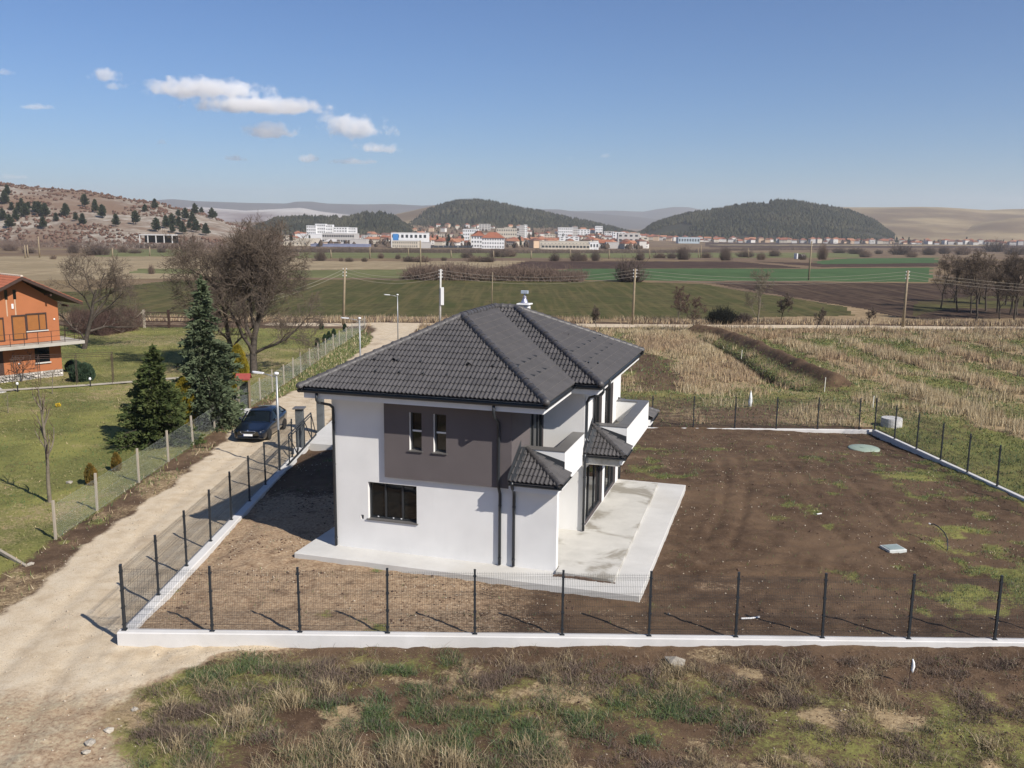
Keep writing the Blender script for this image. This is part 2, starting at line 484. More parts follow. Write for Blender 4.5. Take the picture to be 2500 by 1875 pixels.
def ground_material():
    t = NT('ground_cover')
    at = t.new('ShaderNodeAttribute', attribute_name='zone')
    sep = t.new('ShaderNodeSeparateColor'); t.lk(at.outputs['Color'], sep.inputs[0])
    p = t.pos()
    fine = t.noise(p, 9.0, 5, .7); mid = t.noise(p, 1.6, 5, .65); big = t.noise(p, .22, 4, .6); grit = t.noise(p, 26.0, 3, .7)
    soil = t.ramp(mid, [(.25, PC(76, 58, 44)), (.5, PC(106, 83, 63)), (.75, PC(132, 106, 81))])
    soil = t.mix(t.mapr(fine, .40, .75), soil, PC(88, 67, 51), 'MIX')
    soil = t.mix(t.math('MULTIPLY', t.mapr(grit, .62, .72), .7), soil, PC(196, 174, 146))
    soil = t.mix(t.math('MULTIPLY', t.mapr(big, .42, .62), .6), soil, PC(130, 104, 79))
    sand = t.ramp(fine, [(.3, PC(142, 112, 86)), (.52, PC(190, 160, 126)), (.75, PC(222, 198, 164))])
    sand = t.mix(t.math('MULTIPLY', t.mapr(mid, .5, .72), .8), sand, PC(126, 98, 75))
    grav = t.ramp(mid, [(.25, PC(210, 186, 152)), (.5, PC(234, 213, 180)), (.8, PC(244, 228, 200))])
    grav = t.mix(t.math('MULTIPLY', t.mapr(grit, .5, .68), .55), grav, PC(172, 150, 124))
    grav = t.mix(t.math('MULTIPLY', t.mapr(big, .56, .72), .5), grav, PC(176, 150, 122))
    gr = t.ramp(fine, [(.25, PC(80, 86, 44)), (.5, PC(122, 124, 64)), (.75, PC(164, 158, 92))])
    gr = t.mix(t.mapr(big, .42, .66), gr, PC(154, 152, 78))
    dr = t.ramp(fine, [(.25, PC(130, 108, 80)), (.5, PC(182, 156, 116)), (.78, PC(212, 188, 148))])
    def layer(col, w, new, k=1.0):
        f = t.math('ADD', w, t.math('MULTIPLY', t.math('SUBTRACT', fine, .5), k))
        f = t.math('ADD', f, t.math('MULTIPLY', t.math('SUBTRACT', mid, .5), k * .9))
        f = t.math('ADD', f, t.math('MULTIPLY', t.math('SUBTRACT', grit, .5), k * .8))
        return t.mix(t.mapr(f, .30, .72), col, new)
    c = layer(soil, at.outputs['Alpha'], sand)
    c = layer(c, sep.outputs[1], gr)
    c = layer(c, sep.outputs[2], dr)
    c = layer(c, sep.outputs[0], grav, .45)
    t.base(c)
    t.b.inputs['Roughness'].default_value = .95
    t.b.inputs['Specular IOR Level'].default_value = .15
    h = t.math('ADD', t.math('MULTIPLY', fine, 1.0), t.math('MULTIPLY', grit, .6))
    t.bump(h, .55, .05)
    return t.m
def field_material(name, lo, mid, hi, scale=.5, stripe=None, bump=.5, big=None):
    t = NT(name)
    p = t.pos()
    n = t.noise(p, scale, 6, .68); n2 = t.noise(p, scale * .12, 4, .6)
    c = t.ramp(n, [(.28, lo), (.5, mid), (.74, hi)])
    c = t.mix(t.mapr(n2, .42, .66), c, big or scl(mid, .8))
    if stripe:
        mp = t.new('ShaderNodeMapping'); t.lk(p, mp.inputs[0])
        mp.inputs['Rotation'].default_value = (0, 0, stripe[0]); mp.inputs['Scale'].default_value = (stripe[1], stripe[1] * .04, 1)
        s = t.noise(mp.outputs[0], 1.0, 3, .6)
        c = t.mix(t.math('MULTIPLY', t.mapr(s, .45, .65), stripe[3]), c, stripe[2])
    t.base(c)
    t.b.inputs['Roughness'].default_value = .95; t.b.inputs['Specular IOR Level'].default_value = .1
    t.bump(n, bump, .15)
    return t.m

GM = ground_material()
FM = {
    'olive': field_material('olive_field', PC(66, 62, 40), PC(96, 93, 54), PC(126, 116, 72), .55, (1.52, .8, PC(122, 108, 68), .6), big=PC(82, 86, 44)),
    'green': field_material('young_crop', PC(70, 98, 58), PC(84, 114, 68), PC(98, 126, 78), .3, (1.5, .5, PC(96, 118, 74), .35), .15),
    'plough': field_material('ploughed_earth', PC(54, 42, 36), PC(82, 64, 54), PC(116, 96, 76), .6, (1.35, .7, PC(128, 106, 80), .5)),
    'earth': field_material('dark_ploughed_earth', PC(72, 54, 48), PC(90, 70, 60), PC(108, 86, 72), .3, (1.5, .3, PC(104, 80, 68), .4), .3),
    'tan': field_material('dry_stubble', PC(150, 130, 100), PC(180, 160, 124), PC(204, 186, 150), .35, (1.5, .4, PC(158, 136, 104), .5)),
    'straw': field_material('straw_verge', PC(136, 112, 84), PC(176, 150, 112), PC(206, 182, 144), .8),
    'grove': field_material('grove_floor', PC(70, 66, 44), PC(98, 94, 54), PC(122, 118, 66), .5, None, .4, PC(88, 72, 52)),
    'scrub': field_material('scrub_land', PC(96, 78, 64), PC(132, 108, 88), PC(160, 136, 108), .12, None, .6, PC(150, 128, 92)),
    'pale': field_material('pale_meadow', PC(104, 110, 68), PC(126, 128, 80), PC(150, 148, 100), .2, None, .2),
}
def Wp(*ps): return [Gt(x, y) if y < 720 else G(x, y, -1.0) for x, y in ps]
X0, X1 = -1100, 3700
FIELDS = [     # (material, object name, world polygon), later ones on top of earlier ones
    ('scrub', 'meadow', Wp((X0, 790), (X1, 790), (X1, 560), (X0, 560))),
    ('straw', 'verge', Wp((X0, 792), (X1, 806), (X1, 742), (X0, 742))),
    ('olive', 'crop_field', Wp((250, 775), (950, 772), (1500, 779), (1760, 777), (2080, 770), (2060, 748), (1708, 693), (1450, 686), (880, 681), (480, 684), (300, 705))),
    ('plough', 'ploughed_field', Wp((1720, 690), (2060, 746), (2200, 776), (2500, 778), (X1, 790), (X1, 690), (2300, 692), (2000, 690))),
    ('olive', 'crop_field', Wp((X0, 775), (250, 775), (300, 705), (480, 684), (440, 680), (200, 710), (X0, 720))),
    ('grove', 'meadow', Wp((2220, 772), (2330, 752), (X1, 762), (X1, 720), (2380, 722), (2250, 735))),
    ('tan', 'stubble_field', Wp((X0, 700), (440, 678), (760, 664), (760, 626), (X0, 626))),
    ('pale', 'meadow', Wp((700, 676), (1100, 680), (1100, 657), (700, 658))),
    ('pale', 'meadow', Wp((310, 666), (480, 668), (480, 655), (330, 655))),
    ('tan', 'stubble_field', Wp((700, 657), (1190, 657), (1290, 637), (700, 636))),
    ('green', 'crop_field', Wp((1330, 682), (1450, 684), (2000, 687), (2270, 689), (2270, 653), (2000, 656), (1384, 656))),
    ('earth', 'ploughed_field', Wp((1215, 656), (1384, 656), (1960, 654), (1790, 638), (1290, 638))),
    ('earth', 'ploughed_field', Wp((2010, 653), (2290, 651), (2290, 642), (2000, 642), (1830, 638))),
    ('green', 'crop_field', Wp((2000, 645), (2290, 642), (2290, 629), (2060, 631), (1990, 638))),
    ('pale', 'meadow', Wp((725, 630), (2100, 629), (2100, 617), (725, 615))),
    ('pale', 'meadow', Wp((230, 626), (450, 625), (450, 608), (230, 609))),
    ('earth', 'ploughed_field', Wp((1730, 604), (X1, 606), (X1, 594), (1720, 592))),
    ('tan', 'stubble_field', Wp((1740, 599), (2440, 600), (2440, 597.5), (1740, 597))),
    ('pale', 'crop_field', Wp((1860, 590.5), (X1, 592), (X1, 584.5), (1930, 583.5))),
]
def build_ground():
    tc = np.concatenate([np.linspace(-1.5, -.64, 34)[:-1], np.arange(-.64, .6401, .0045), np.linspace(.64, 1.5, 34)[1:]])
    ys = [6.0]
    while ys[-1] < 16.8: ys.append(ys[-1] * 1.03)
    while ys[-1] < 125: ys.append(ys[-1] * 1.0055)
    while ys[-1] < 330: ys.append(ys[-1] * 1.0062)
    while ys[-1] < 4200: ys.append(ys[-1] * 1.0135)
    ys = np.array(ys)
    Y, TT = np.meshgrid(ys, tc, indexing='ij'); X = Y * TT
    Z = Tdet(X, Y)
    zn = zones(X.ravel(), Y.ravel())
    nr, nc = X.shape
    V = np.stack([X.ravel(), Y.ravel(), Z.ravel()], 1)
    idx = np.arange(nr * nc).reshape(nr, nc)
    F = np.stack([idx[:-1, :-1], idx[:-1, 1:], idx[1:, 1:], idx[1:, :-1]], -1).reshape(-1, 4)
    cx = V[F].mean(1); fx, fy = cx[:, 0], cx[:, 1]
    fz = zn[F].mean(1)
    cls = np.full(len(F), -1)
    # near: -1 yard soil, -2 dirt road, -3 lawn, -4 meadow, -5 bank
    ins = inside_compound(fx, fy) > .5
    near = fy < 117.5 + .03 * fx
    cls[near & ~ins & (fy < 24.7)] = -5
    cls[near & ~ins & (fx < -17.1)] = -3
    cls[near & ~ins & (fx > -10.9) & (fy > 24.7)] = -4
    cls[near & ~ins & (fx >= -17.1) & (fx <= -10.9) & (fy > 24.7)] = -5
    cls[near & ~ins & (fz[:, 0] > .5)] = -2
    jx = fx * (1 + .0) + fy * .012 * (fbm(fx, fy, 14, 51) - .5); jy = fy * (1 + .02 * (fbm(fx, fy, 18, 52) - .5))
    far = ~near
    cls[far] = 0
    for i, (m, nm, pl) in enumerate(FIELDS):
        cls[far & inpoly(jx, jy, pl)] = i
    names = {-1: ('yard_soil', GM), -2: ('dirt_road', GM), -3: ('lawn', GM), -4: ('meadow', GM), -5: ('roadside_ground', GM)}
    for c in np.unique(cls):
        ff = F[cls == c]
        u, inv = np.unique(ff, return_inverse=True)
        nm, mt = names[c] if c < 0 else (FIELDS[c][1], FM[FIELDS[c][0]])
        me = np_mesh(nm, V[u], inv.reshape(ff.shape), mt, True, {'zone': zn[u]} if c < 0 else None)
        tag(link(nm, me), kind='structure')
    # the sheet everything lies on, out to the horizon and behind the camera
    n = 48
    b = MB()
    a = np.linspace(-1, 1, n)
    gx = np.sign(a) * np.abs(a) ** 3 * 10800
    XX, YY = np.meshgrid(gx, gx, indexing='ij')
    ZZ = -1.75 + drop(np.maximum(YY, 0)) - 1.5 * sstep(300, 900, YY)
    id2 = np.arange(n * n).reshape(n, n)
    F2 = np.stack([id2[:-1, :-1], id2[1:, :-1], id2[1:, 1:], id2[:-1, 1:]], -1).reshape(-1, 4)
    me = np_mesh('ground', np.stack([XX.ravel(), YY.ravel(), ZZ.ravel()], 1), F2, FM['scrub'])
    tag(link('ground', me), kind='structure')
build_ground()
# ================================================================= THE NEW HOUSE
HO, TH = Vector((-7.2737, 31.0268, 0)), -.2915
def stucco(name, col, var=.045):
    t = NT(name)
    v = t.obj()
    big = t.noise(v, .7, 4, .55); fine = t.noise(v, 60, 2, .6)
    c = t.ramp(big, [(.3, scl(col, 1 - var * 1.6)), (.7, scl(col, 1 + var))])
    mp = t.new('ShaderNodeMapping'); t.lk(v, mp.inputs[0]); mp.inputs['Scale'].default_value = (2.2, 2.2, .16)
    st = t.noise(mp.outputs[0], 1.0, 4, .6)
    c = t.mix(t.math('MULTIPLY', t.mapr(st, .56, .78), .14), c, scl(col, .72))
    t.base(c)
    t.b.inputs['Roughness'].default_value = .92; t.b.inputs['Specular IOR Level'].default_value = .2
    t.bump(fine, .25, .006)
    return t.m
m_white = stucco('white_render', (.71, .705, .69, 1))
m_grey = stucco('grey_render', (.122, .106, .106, 1), .06)
m_fascia = M('white_board', (.70, .70, .69, 1), .6, .03, 2)
m_anth = M('anthracite_metal', (.025, .029, .034, 1), .38, .2, 3, metal=.0, spec=.5)
m_flash = M('flashing_sheet', (.05, .055, .062, 1), .35, .2, 2, metal=.3)
m_coping = M('coping_sheet', (.115, .11, .105, 1), .4, .12, 1.5, spec=.5)
m_pvc = M('dark_window_frame', (.03, .033, .037, 1), .35, .1, 3)
m_glass = glass('window_glass')
m_conc = NT('concrete_slab')
def concrete(name, base, stain, sc=1.2, amt=.5):
    t = NT(name); v = t.obj()
    n = t.noise(v, sc, 6, .62); n2 = t.noise(v, sc * .35, 4, .6, .6); n3 = t.noise(v, 14, 4, .7)
    c = t.ramp(n, [(.28, scl(base, .86)), (.6, base), (.8, scl(base, 1.07))])
    c = t.mix(t.math('MULTIPLY', t.mapr(n2, .48, .66), amt), c, stain)
    c = t.mix(t.math('MULTIPLY', t.mapr(n3, .6, .74), .25), c, scl(base, .65))
    t.base(c); t.b.inputs['Roughness'].default_value = .9; t.b.inputs['Specular IOR Level'].default_value = .25
    t.bump(n3, .25, .01)
    return t.m
bpy.data.materials.remove(m_conc.m)
m_apron = concrete('pale_concrete', (.52, .51, .485, 1), (.44, .415, .365, 1), .7, .4)
m_terr = concrete('stained_concrete', (.50, .485, .445, 1), (.27, .25, .21, 1), 1.5, 1.3)
def tile_material():
    t = NT('roof_tile')
    v = t.obj()
    oi = t.new('ShaderNodeObjectInfo')
    n = t.noise(t.pos(), 2.2, 5, .65); f = t.noise(t.pos(), 40, 3, .7)
    c = t.ramp(n, [(.3, (.054, .051, .051, 1)), (.7, (.080, .075, .075, 1))])
    k = t.math('MULTIPLY_ADD', oi.outputs['Random'], .24, .88)
    cc = t.new('ShaderNodeCombineColor')
    for i in range(3): t.lk(k, cc.inputs[i])
    c = t.mix(1.0, c, cc.outputs[0], 'MULTIPLY')
    c = t.mix(t.math('MULTIPLY', t.mapr(f, .62, .75), .35), c, (.11, .105, .10, 1))
    t.base(c); t.b.inputs['Roughness'].default_value = .52; t.b.inputs['Specular IOR Level'].default_value = .5
    t.bump(f, .2, .004)
    return t.m
m_tile = tile_material()
m_edge = M('pale_tile_edge', (.20, .19, .185, 1), .7, .3, 3)  # paler tone for the tile butt faces of the joined slopes

HOUSE = empty('house', HO, TH, 'new two-storey white house with dark hipped tile roof and grey projecting upper storey', 'house')

def wall_panel(mb, o, du, w, z0, z1, holes, depth, nrm, reveal=None):
    """vertical wall face from point o along du (2D), outward normal nrm, with rectangular holes (a0,a1,b0,b1); reveals go inward"""
    us = sorted({0.0, w, *[h[0] for h in holes], *[h[1] for h in holes]})
    zs = sorted({z0, z1, *[h[2] for h in holes], *[h[3] for h in holes]})
    def P(a, z, d=0.0): return (o[0] + du[0] * a - nrm[0] * d, o[1] + du[1] * a - nrm[1] * d, z)
    for a, b in zip(us[:-1], us[1:]):
        for c, d in zip(zs[:-1], zs[1:]):
            ca, cz = (a + b) / 2, (c + d) / 2
            if any(h[0] < ca < h[1] and h[2] < cz < h[3] for h in holes): continue
            mb.add([P(a, c), P(b, c), P(b, d), P(a, d)], [(0, 1, 2, 3)])
    rv = reveal if reveal is not None else mb
    for a, b, c, d in holes:
        for p, q in (((a, c), (b, c)), ((b, c), (b, d)), ((b, d), (a, d)), ((a, d), (a, c))):
            rv.add([P(*p), P(*q), P(*q, depth), P(*p, depth)], [(0, 3, 2, 1)])
def window(o, du, nrm, hole, depth, cols, rows=None, sill=True, name='window', fr=.055, parent=None, ajar=None):
    """frame with mullions, panes and sill set back in a hole"""
    a0, a1, z0, z1 = hole
    def P(a, z, d): return Vector((o[0] + du[0] * a - nrm[0] * d, o[1] + du[1] * a - nrm[1] * d, z))
    f = MB()
    def blk(a, b, c, d, d0, d1, mb=f):
        v = [P(a, c, d1), P(b, c, d1), P(b, d, d1), P(a, d, d1), P(a, c, d0), P(b, c, d0), P(b, d, d0), P(a, d, d0)]
        mb.add(v, [(0, 3, 2, 1), (4, 5, 6, 7), (0, 1, 5, 4), (1, 2, 6, 5), (2, 3, 7, 6), (3, 0, 4, 7)])
    d0, d1 = depth - .06, depth + .02
    blk(a0, a1, z0, z0 + fr, d0, d1); blk(a0, a1, z1 - fr, z1, d0, d1)
    blk(a0, a0 + fr, z0 + fr, z1 - fr, d0, d1); blk(a1 - fr, a1, z0 + fr, z1 - fr, d0, d1)
    ed = [a0] + [lerp(a0, a1, c) for c in cols] + [a1]
    for c in cols:
        x = lerp(a0, a1, c); blk(x - fr * .6, x + fr * .6, z0 + fr, z1 - fr, d0 + .004, d1)
    zz = [z0, z1]
    if rows:
        zz = [z0] + [lerp(z0, z1, r) for r in rows] + [z1]
        for r in rows:
            z = lerp(z0, z1, r); blk(a0 + fr, a1 - fr, z - fr * .6, z + fr * .6, d0 + .008, d1)
    fo = f.build(name, m_pvc, parent or HOUSE)
    for a, b in zip(ed[:-1], ed[1:]):
        for c, d in zip(zz[:-1], zz[1:]):
            g = MB(); blk(a + fr * .5, b - fr * .5, c + fr * .5, d - fr * .5, depth - .015, depth + .005, g)
            g.build('pane', m_glass, fo)
    if sill:
        s_ = MB(); blk(a0 - .05, a1 + .05, z0 - .035, z0 + .002, -.05, depth - .05, s_)
        s_.build('sill', m_coping, fo)
    return fo

Ux, Vy, nF, nR = (1, 0), (0, 1), (0, -1), (1, 0)
WB, WT = -.25, 5.56
rev = MB(); white = MB(); grey = MB()
# front: white part, lower strip with the wide window, vent hole
low = (2.12, 3.96, 1.22, 2.56)
# the wide window straddles the edge of the grey box, so the lower strip is one panel
white = MB()
wall_panel(white, (.78, .78), Ux, 6.63, WB, 2.86, [(low[0] - .78, low[1] - .78, low[2], low[3]), (1.05, 1.16, 1.17, 1.33)], .2, nF)
wall_panel(white, (.78, .78), Ux, 2.05, 2.86, WT, [], .2, nF)
# fin: the front wall runs on as a free-standing slab
white.box(7.41, .78, WB, 8.95, 1.05, 3.05)
# left and back walls, wing front
white.add([(.78, .78, WB), (.78, .78, WT), (.78, 12.25, WT), (.78, 12.25, WB)], [(0, 1, 2, 3)])
white.add([(.78, 12.25, WB), (8.95, 12.25, WB), (8.95, 12.25, WT), (.78, 12.25, WT)], [(0, 3, 2, 1)])
wall_panel(white, (7.41, 4.75), Ux, 1.54, WB, WT, [], .2, nF)
white.add([(7.41, 1.05, WB), (7.41, 4.75, WB), (7.41, 4.75, 3.0), (7.41, 1.05, 3.0)], [(0, 1, 2, 3)])
# wing right wall with four tall openings
RW = [(.55, 3.80, .22, 2.50), (4.25, 6.82, .22, 2.50), (1.70, 3.30, 3.12, 5.15), (3.95, 5.70, 3.12, 5.15)]
wall_panel(white, (8.95, 4.75), Vy, 7.5, WB, WT, RW, .18, nR, grey)
white.build('wall', m_white, HOUSE)
# grey box of the upper storey
gh = [(3.77 - 2.83, 4.215 - 2.83, 3.86, 5.19), (4.65 - 2.83, 5.10 - 2.83, 3.86, 5.19)]
wall_panel(grey, (2.83, .65), Ux, 4.58, 2.83, WT, gh, .22, nF, rev)
grey.add([(2.83, .65, 2.83), (2.83, .65, WT), (2.83, .779, WT), (2.83, .779, 2.83)], [(0, 1, 2, 3)])
grey.add([(2.83, .65, 2.83), (2.83, .779, 2.83), (7.41, .779, 2.83), (7.41, .65, 2.83)], [(0, 1, 2, 3)])
sd = (2.87 - .65, 4.73 - .65, 3.10, 5.15)
wall_panel(grey, (7.41, .65), Vy, 4.10, 2.83, WT, [sd], .12, nR)
gw = grey.build('wall', m_grey, HOUSE)
gw['label'] = 'grey rendered wall of the projecting upper storey'
rev.build('window_reveal', m_white, HOUSE)
window((0, .78), Ux, nF, low, .2, (.33, .68))
for a in ((3.77, 4.215, 3.86, 5.19), (4.65, 5.10, 3.86, 5.19)):
    window((0, .65), Ux, nF, a, .2, (), (.5,))
window((7.41, .65), Vy, nR, sd, .1, (.36, .72), None, False, 'balcony_door')
for i, h in enumerate(RW):
    window((8.95, 4.75), Vy, nR, h, .16, (.5,) if i > 1 else (.33, .67), None, False, 'balcony_door' if i > 1 else 'terrace_door')
# stickers left on the new frames, vent pipe in its hole
for x, z in ((2.42, 1.285), (3.0, 1.285), (3.30, 1.285)):
    fr_ = MB(); fr_.box(x, .905, z - .02, x + .05, .915, z + .02); fr_.build('frame_sticker', m_fascia, HOUSE)
for a in (3.77, 4.65):  # pale strip added on each dark transom, its sunlit look put in colour
    fr_ = MB(); fr_.box(a + .06, .78, 4.50, a + .40, .786, 4.56); fr_.build('sunlit_rail_strip', m_fascia, HOUSE)
vt = MB(); vt.box(1.86, .90, 1.19, 1.92, .98, 1.31); vt.build('vent', m_pvc, HOUSE)

# ---- slabs, parapets and copings of the two balconies
def parapet(pieces, slab, cop):
    b = MB()
    for p in pieces: b.box(*p)
    b.build('parapet', m_white, HOUSE)
    s_ = MB(); s_.box(*slab); s_.build('balcony_slab', m_terr, HOUSE)
    for p in cop:
        c = MB(); c.cbox(p[0] - .02, p[1] - .02, 3.95, p[2] + .02, p[3] + .02, 3.985, .008); c.build('coping', m_coping, HOUSE)
parapet([(7.412, 1.75, 2.80, 8.955, 2.15, 3.95), (8.55, 2.15, 2.80, 8.955, 4.745, 3.95)], (7.412, .785, 2.81, 8.548, 4.745, 3.06),
        [(7.43, 1.75, 8.955, 2.15), (8.55, 2.195, 8.955, 4.72)])
parapet([(8.955, 6.18, 2.80, 10.30, 6.58, 3.95), (9.90, 6.58, 2.80, 10.30, 11.3, 3.95), (8.955, 11.3, 2.80, 10.30, 11.7, 3.95)],
        (8.955, 4.72, 2.805, 10.297, 12.9, 3.06), [(8.98, 6.18, 10.30, 6.58), (9.90, 6.625, 10.30, 11.255), (8.98, 11.3, 10.30, 11.7)])

# ---- tiles
TW, TL = .30, .345
def tile_profile(n=12):
    xs = [TW * i / n for i in range(n + 1)]
    zs = []
    for x in xs:
        p = (x / TW * 2) % 1.0
        zs.append(.050 * math.sin(math.pi * min(max((p - .12) / .62, 0), 1)) ** .8 if x < TW - 1e-6 else 0.0)
    return xs, zs
def tile_mesh_data(n=12, thick=.026):
    xs, zs = tile_profile(n)
    v, f = [], []
    L = TL + .06
    for x, z in zip(xs, zs): v.append((x, 0, z + .038))
    for x, z in zip(xs, zs): v.append((x, L, z + .004))
    for x, z in zip(xs, zs): v.append((x, 0, z + .038 - thick))
    k = n + 1
    for i in range(n):
        f.append((i, i + 1, k + i + 1, k + i)); f.append((2 * k + i, 2 * k + i + 1, i + 1, i))
    return v, f
TV, TF = tile_mesh_data()
TV8, TF8 = tile_mesh_data(8)
ME_TILE = MB().add(TV, TF).mesh('tile', False); ME_TILE.materials.append(m_tile)
def slope_tiles(parent, e0, ea, eb, poly, single=True, name='tile', limit=999):
    """e0 eave origin, ea unit vector along the eave, eb unit vector up the slope, poly in (a, b)"""
    e0, ea, eb = Vector(e0), Vector(ea), Vector(eb); nn = ea.cross(eb).normalized()
    mat = Matrix((ea, eb, nn)).transposed().to_4x4(); 
    As = [p[0] for p in poly]; Bs = [p[1] for p in poly]
    # inward edge normals (poly is counter-clockwise)
    E = []
    for i in range(len(poly)):
        p, q = Vector(poly[i]), Vector(poly[(i + 1) % len(poly)]); d = (q - p).normalized()
        E.append((p, Vector((-d.y, d.x))))
    pool = MB(); cnt = 0
    r = 0
    b = min(Bs)
    while b < max(Bs) - .03:
        a = min(As) + (0 if r % 2 == 0 else 0)
        while a < max(As) - .02:
            cs = [Vector((a, b)), Vector((a + TW, b)), Vector((a + TW, b + TL + .06)), Vector((a, b + TL + .06))]
            cut = []; out = False
            for i, (p, nrm) in enumerate(E):
                ds = [(c - p).dot(nrm) for c in cs]
                if max(ds) < .015: out = True; break
                if min(ds) < -.001 and abs(nrm.y) < .999 or (min(ds) < -.07): cut.append((p, nrm))
            if not out:
                wob = RNG.uniform(-.002, .002)
                off = e0 + ea * a + eb * b + nn * wob
                if not cut and single and cnt < limit:
                    o = link(name, ME_TILE, None, parent); M4 = mat.copy(); M4.translation = off
                    o.matrix_local = M4; cnt += 1
                else:
                    tv, tf = (TV, TF) if single else (TV8, TF8)
                    if cut:
                        bm = bmesh.new()
                        vs = [bm.verts.new(p) for p in tv]
                        for f in tf: bm.faces.new([vs[i] for i in f])
                        for p, nrm in cut:
                            q = p - Vector((a, b))
                            bmesh.ops.bisect_plane(bm, geom=list(bm.verts) + list(bm.edges) + list(bm.faces), plane_co=(q.x, q.y, 0), plane_no=(nrm.x, nrm.y, 0), clear_inner=True)
                        bm.verts.index_update()
                        tv = [v.co.copy() for v in bm.verts]; tf = [[v.index for v in f.verts] for f in bm.faces]
                        bm.free()
                    if tf:
                        M4 = mat.copy(); M4.translation = off
                        if single and cnt < limit:
                            mb = MB().add(tv, tf); o = mb.build(name, m_tile, parent); o.matrix_local = M4; cnt += 1
                        else:
                            pool.add([M4 @ Vector(p) for p in tv], tf)
            a += TW
        b += TL; r += 1
    if pool.f:
        o = pool.build(name + '_field' if not single else name, m_tile, parent)
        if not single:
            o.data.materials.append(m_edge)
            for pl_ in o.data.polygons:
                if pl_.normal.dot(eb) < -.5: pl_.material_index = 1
        o['kind'] = 'stuff'
    return cnt
def ridge_caps(parent, p, q, r=.135, step=.36, name='ridge_tile', open_end=True):
    p, q = Vector(p), Vector(q); L = (q - p).length; n = max(1, round(L / step)); t = (q - p) / L
    up = Vector((0, 0, 1)); side = t.cross(up).normalized(); nn = side.cross(t)
    me = MB(); ln = L / n * 1.10; k = 9; rings = ((0, 1.0), (.035, 1.13), (.085, 1.13), (.10, 1.02), (ln, .90))
    for y, s in rings:
        for i in range(k):
            an = math.pi * (-.08 + 1.16 * i / (k - 1))
            me.v.append((math.cos(an) * r * s, y, math.sin(an) * r * s * .95))
    for j in range(len(rings) - 1):
        for i in range(k - 1):
            me.f.append((j * k + i, j * k + i + 1, (j + 1) * k + i + 1, (j + 1) * k + i))
    me.f.append(tuple(range(k)))
    m = me.mesh(name, True); m.materials.append(m_tile)
    base = Matrix((side, t, nn)).transposed().to_4x4()
    for i in range(n):
        o = link(name, m, None, parent); M4 = base.copy(); M4.translation = p + t * (L / n * i) + nn * (.012 + RNG.uniform(-.004, .004))
        o.matrix_local = M4

ZE, ZR = 5.95, 8.15
rA, rB, rC = Vector((4.37, 4.25, ZR)), Vector((4.37, 8.2, ZR)), Vector((5.24, 8.2, ZR))
c00, c10, c11, c21, c22, c02 = [Vector(p) for p in ((0, 0, ZE), (8.73, 0, ZE), (8.73, 3.9, ZE), (9.68, 3.9, ZE), (9.68, 13.3, ZE), (0, 13.3, ZE))]
SLOPES = {'front': [c00, c10, rA], 'main_right': [c10, c11, rB, rA], 'wing_front': [c11, c21, rC, rB], 'wing_right': [c21, c22, rC],
          'back': [c22, c02, rB, rC], 'left': [c02, c00, rA, rB]}
deck = MB()
dn = Vector((0, 0, -.045))
for s_ in SLOPES.values(): deck.add([p + dn for p in s_], [tuple(range(len(s_)))])
ROOF = deck.build('roof', m_tile, HOUSE)
for nm, pl in SLOPES.items():
    e0 = pl[0]; ea = (pl[1] - pl[0]).normalized(); nn = (pl[1] - pl[0]).cross(pl[-1] - pl[0]).normalized(); eb = nn.cross(ea)
    poly = [((p - e0).dot(ea), (p - e0).dot(eb)) for p in pl]
    # pull the eave out a little over the gutter
    poly2 = [(a, b - .03 if b < 1e-4 else b) for a, b in poly]
    if nm == 'front': slope_tiles(ROOF, e0, ea, eb, poly2, True)
    elif nm == 'wing_front': slope_tiles(ROOF, e0, ea, eb, poly2, True, limit=60)
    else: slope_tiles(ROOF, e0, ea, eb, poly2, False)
up_ = Vector((0, 0, .0))
for p, q in ((c00, rA), (c10, rA), (rA, rB), (rB, rC), (c21, rC), (c22, rC), (c02, rB)):
    d = (q - p).normalized()
    ridge_caps(ROOF, p - d * .03 + up_, q)
# rounded starter caps at the hip ends
for p, q in ((c00, rA), (c10, rA), (c21, rC), (c22, rC)):
    d = (q - p).normalized(); s_ = MB()
    s_.lathe([(.004, -.11), (.07, -.095), (.115, -.04), (.128, .02), (.128, .08)], 12)
    o = s_.build('hip_end_cap', m_tile, ROOF, True); o.matrix_local = Matrix.Translation(p - d * .02 + Vector((0, 0, .03))) @ d.to_track_quat('Z', 'Y').to_matrix().to_4x4()
# valley sheet
v_ = MB(); t_ = (rB - c11).normalized(); sd_ = t_.cross(Vector((0, 0, 1))).normalized()
v_.add([c11 - sd_ * .17 + Vector((0, 0, .058)), c11 + Vector((0, 0, .03)), c11 + sd_ * .02 + Vector((0, 0, .05)), rB + sd_ * .02 + Vector((0, 0, .05)), rB + Vector((0, 0, .03)), rB - sd_ * .17 + Vector((0, 0, .058))],
       [(0, 1, 4, 5), (1, 2, 3, 4)])
v_.build('valley_sheet', m_flash, ROOF)
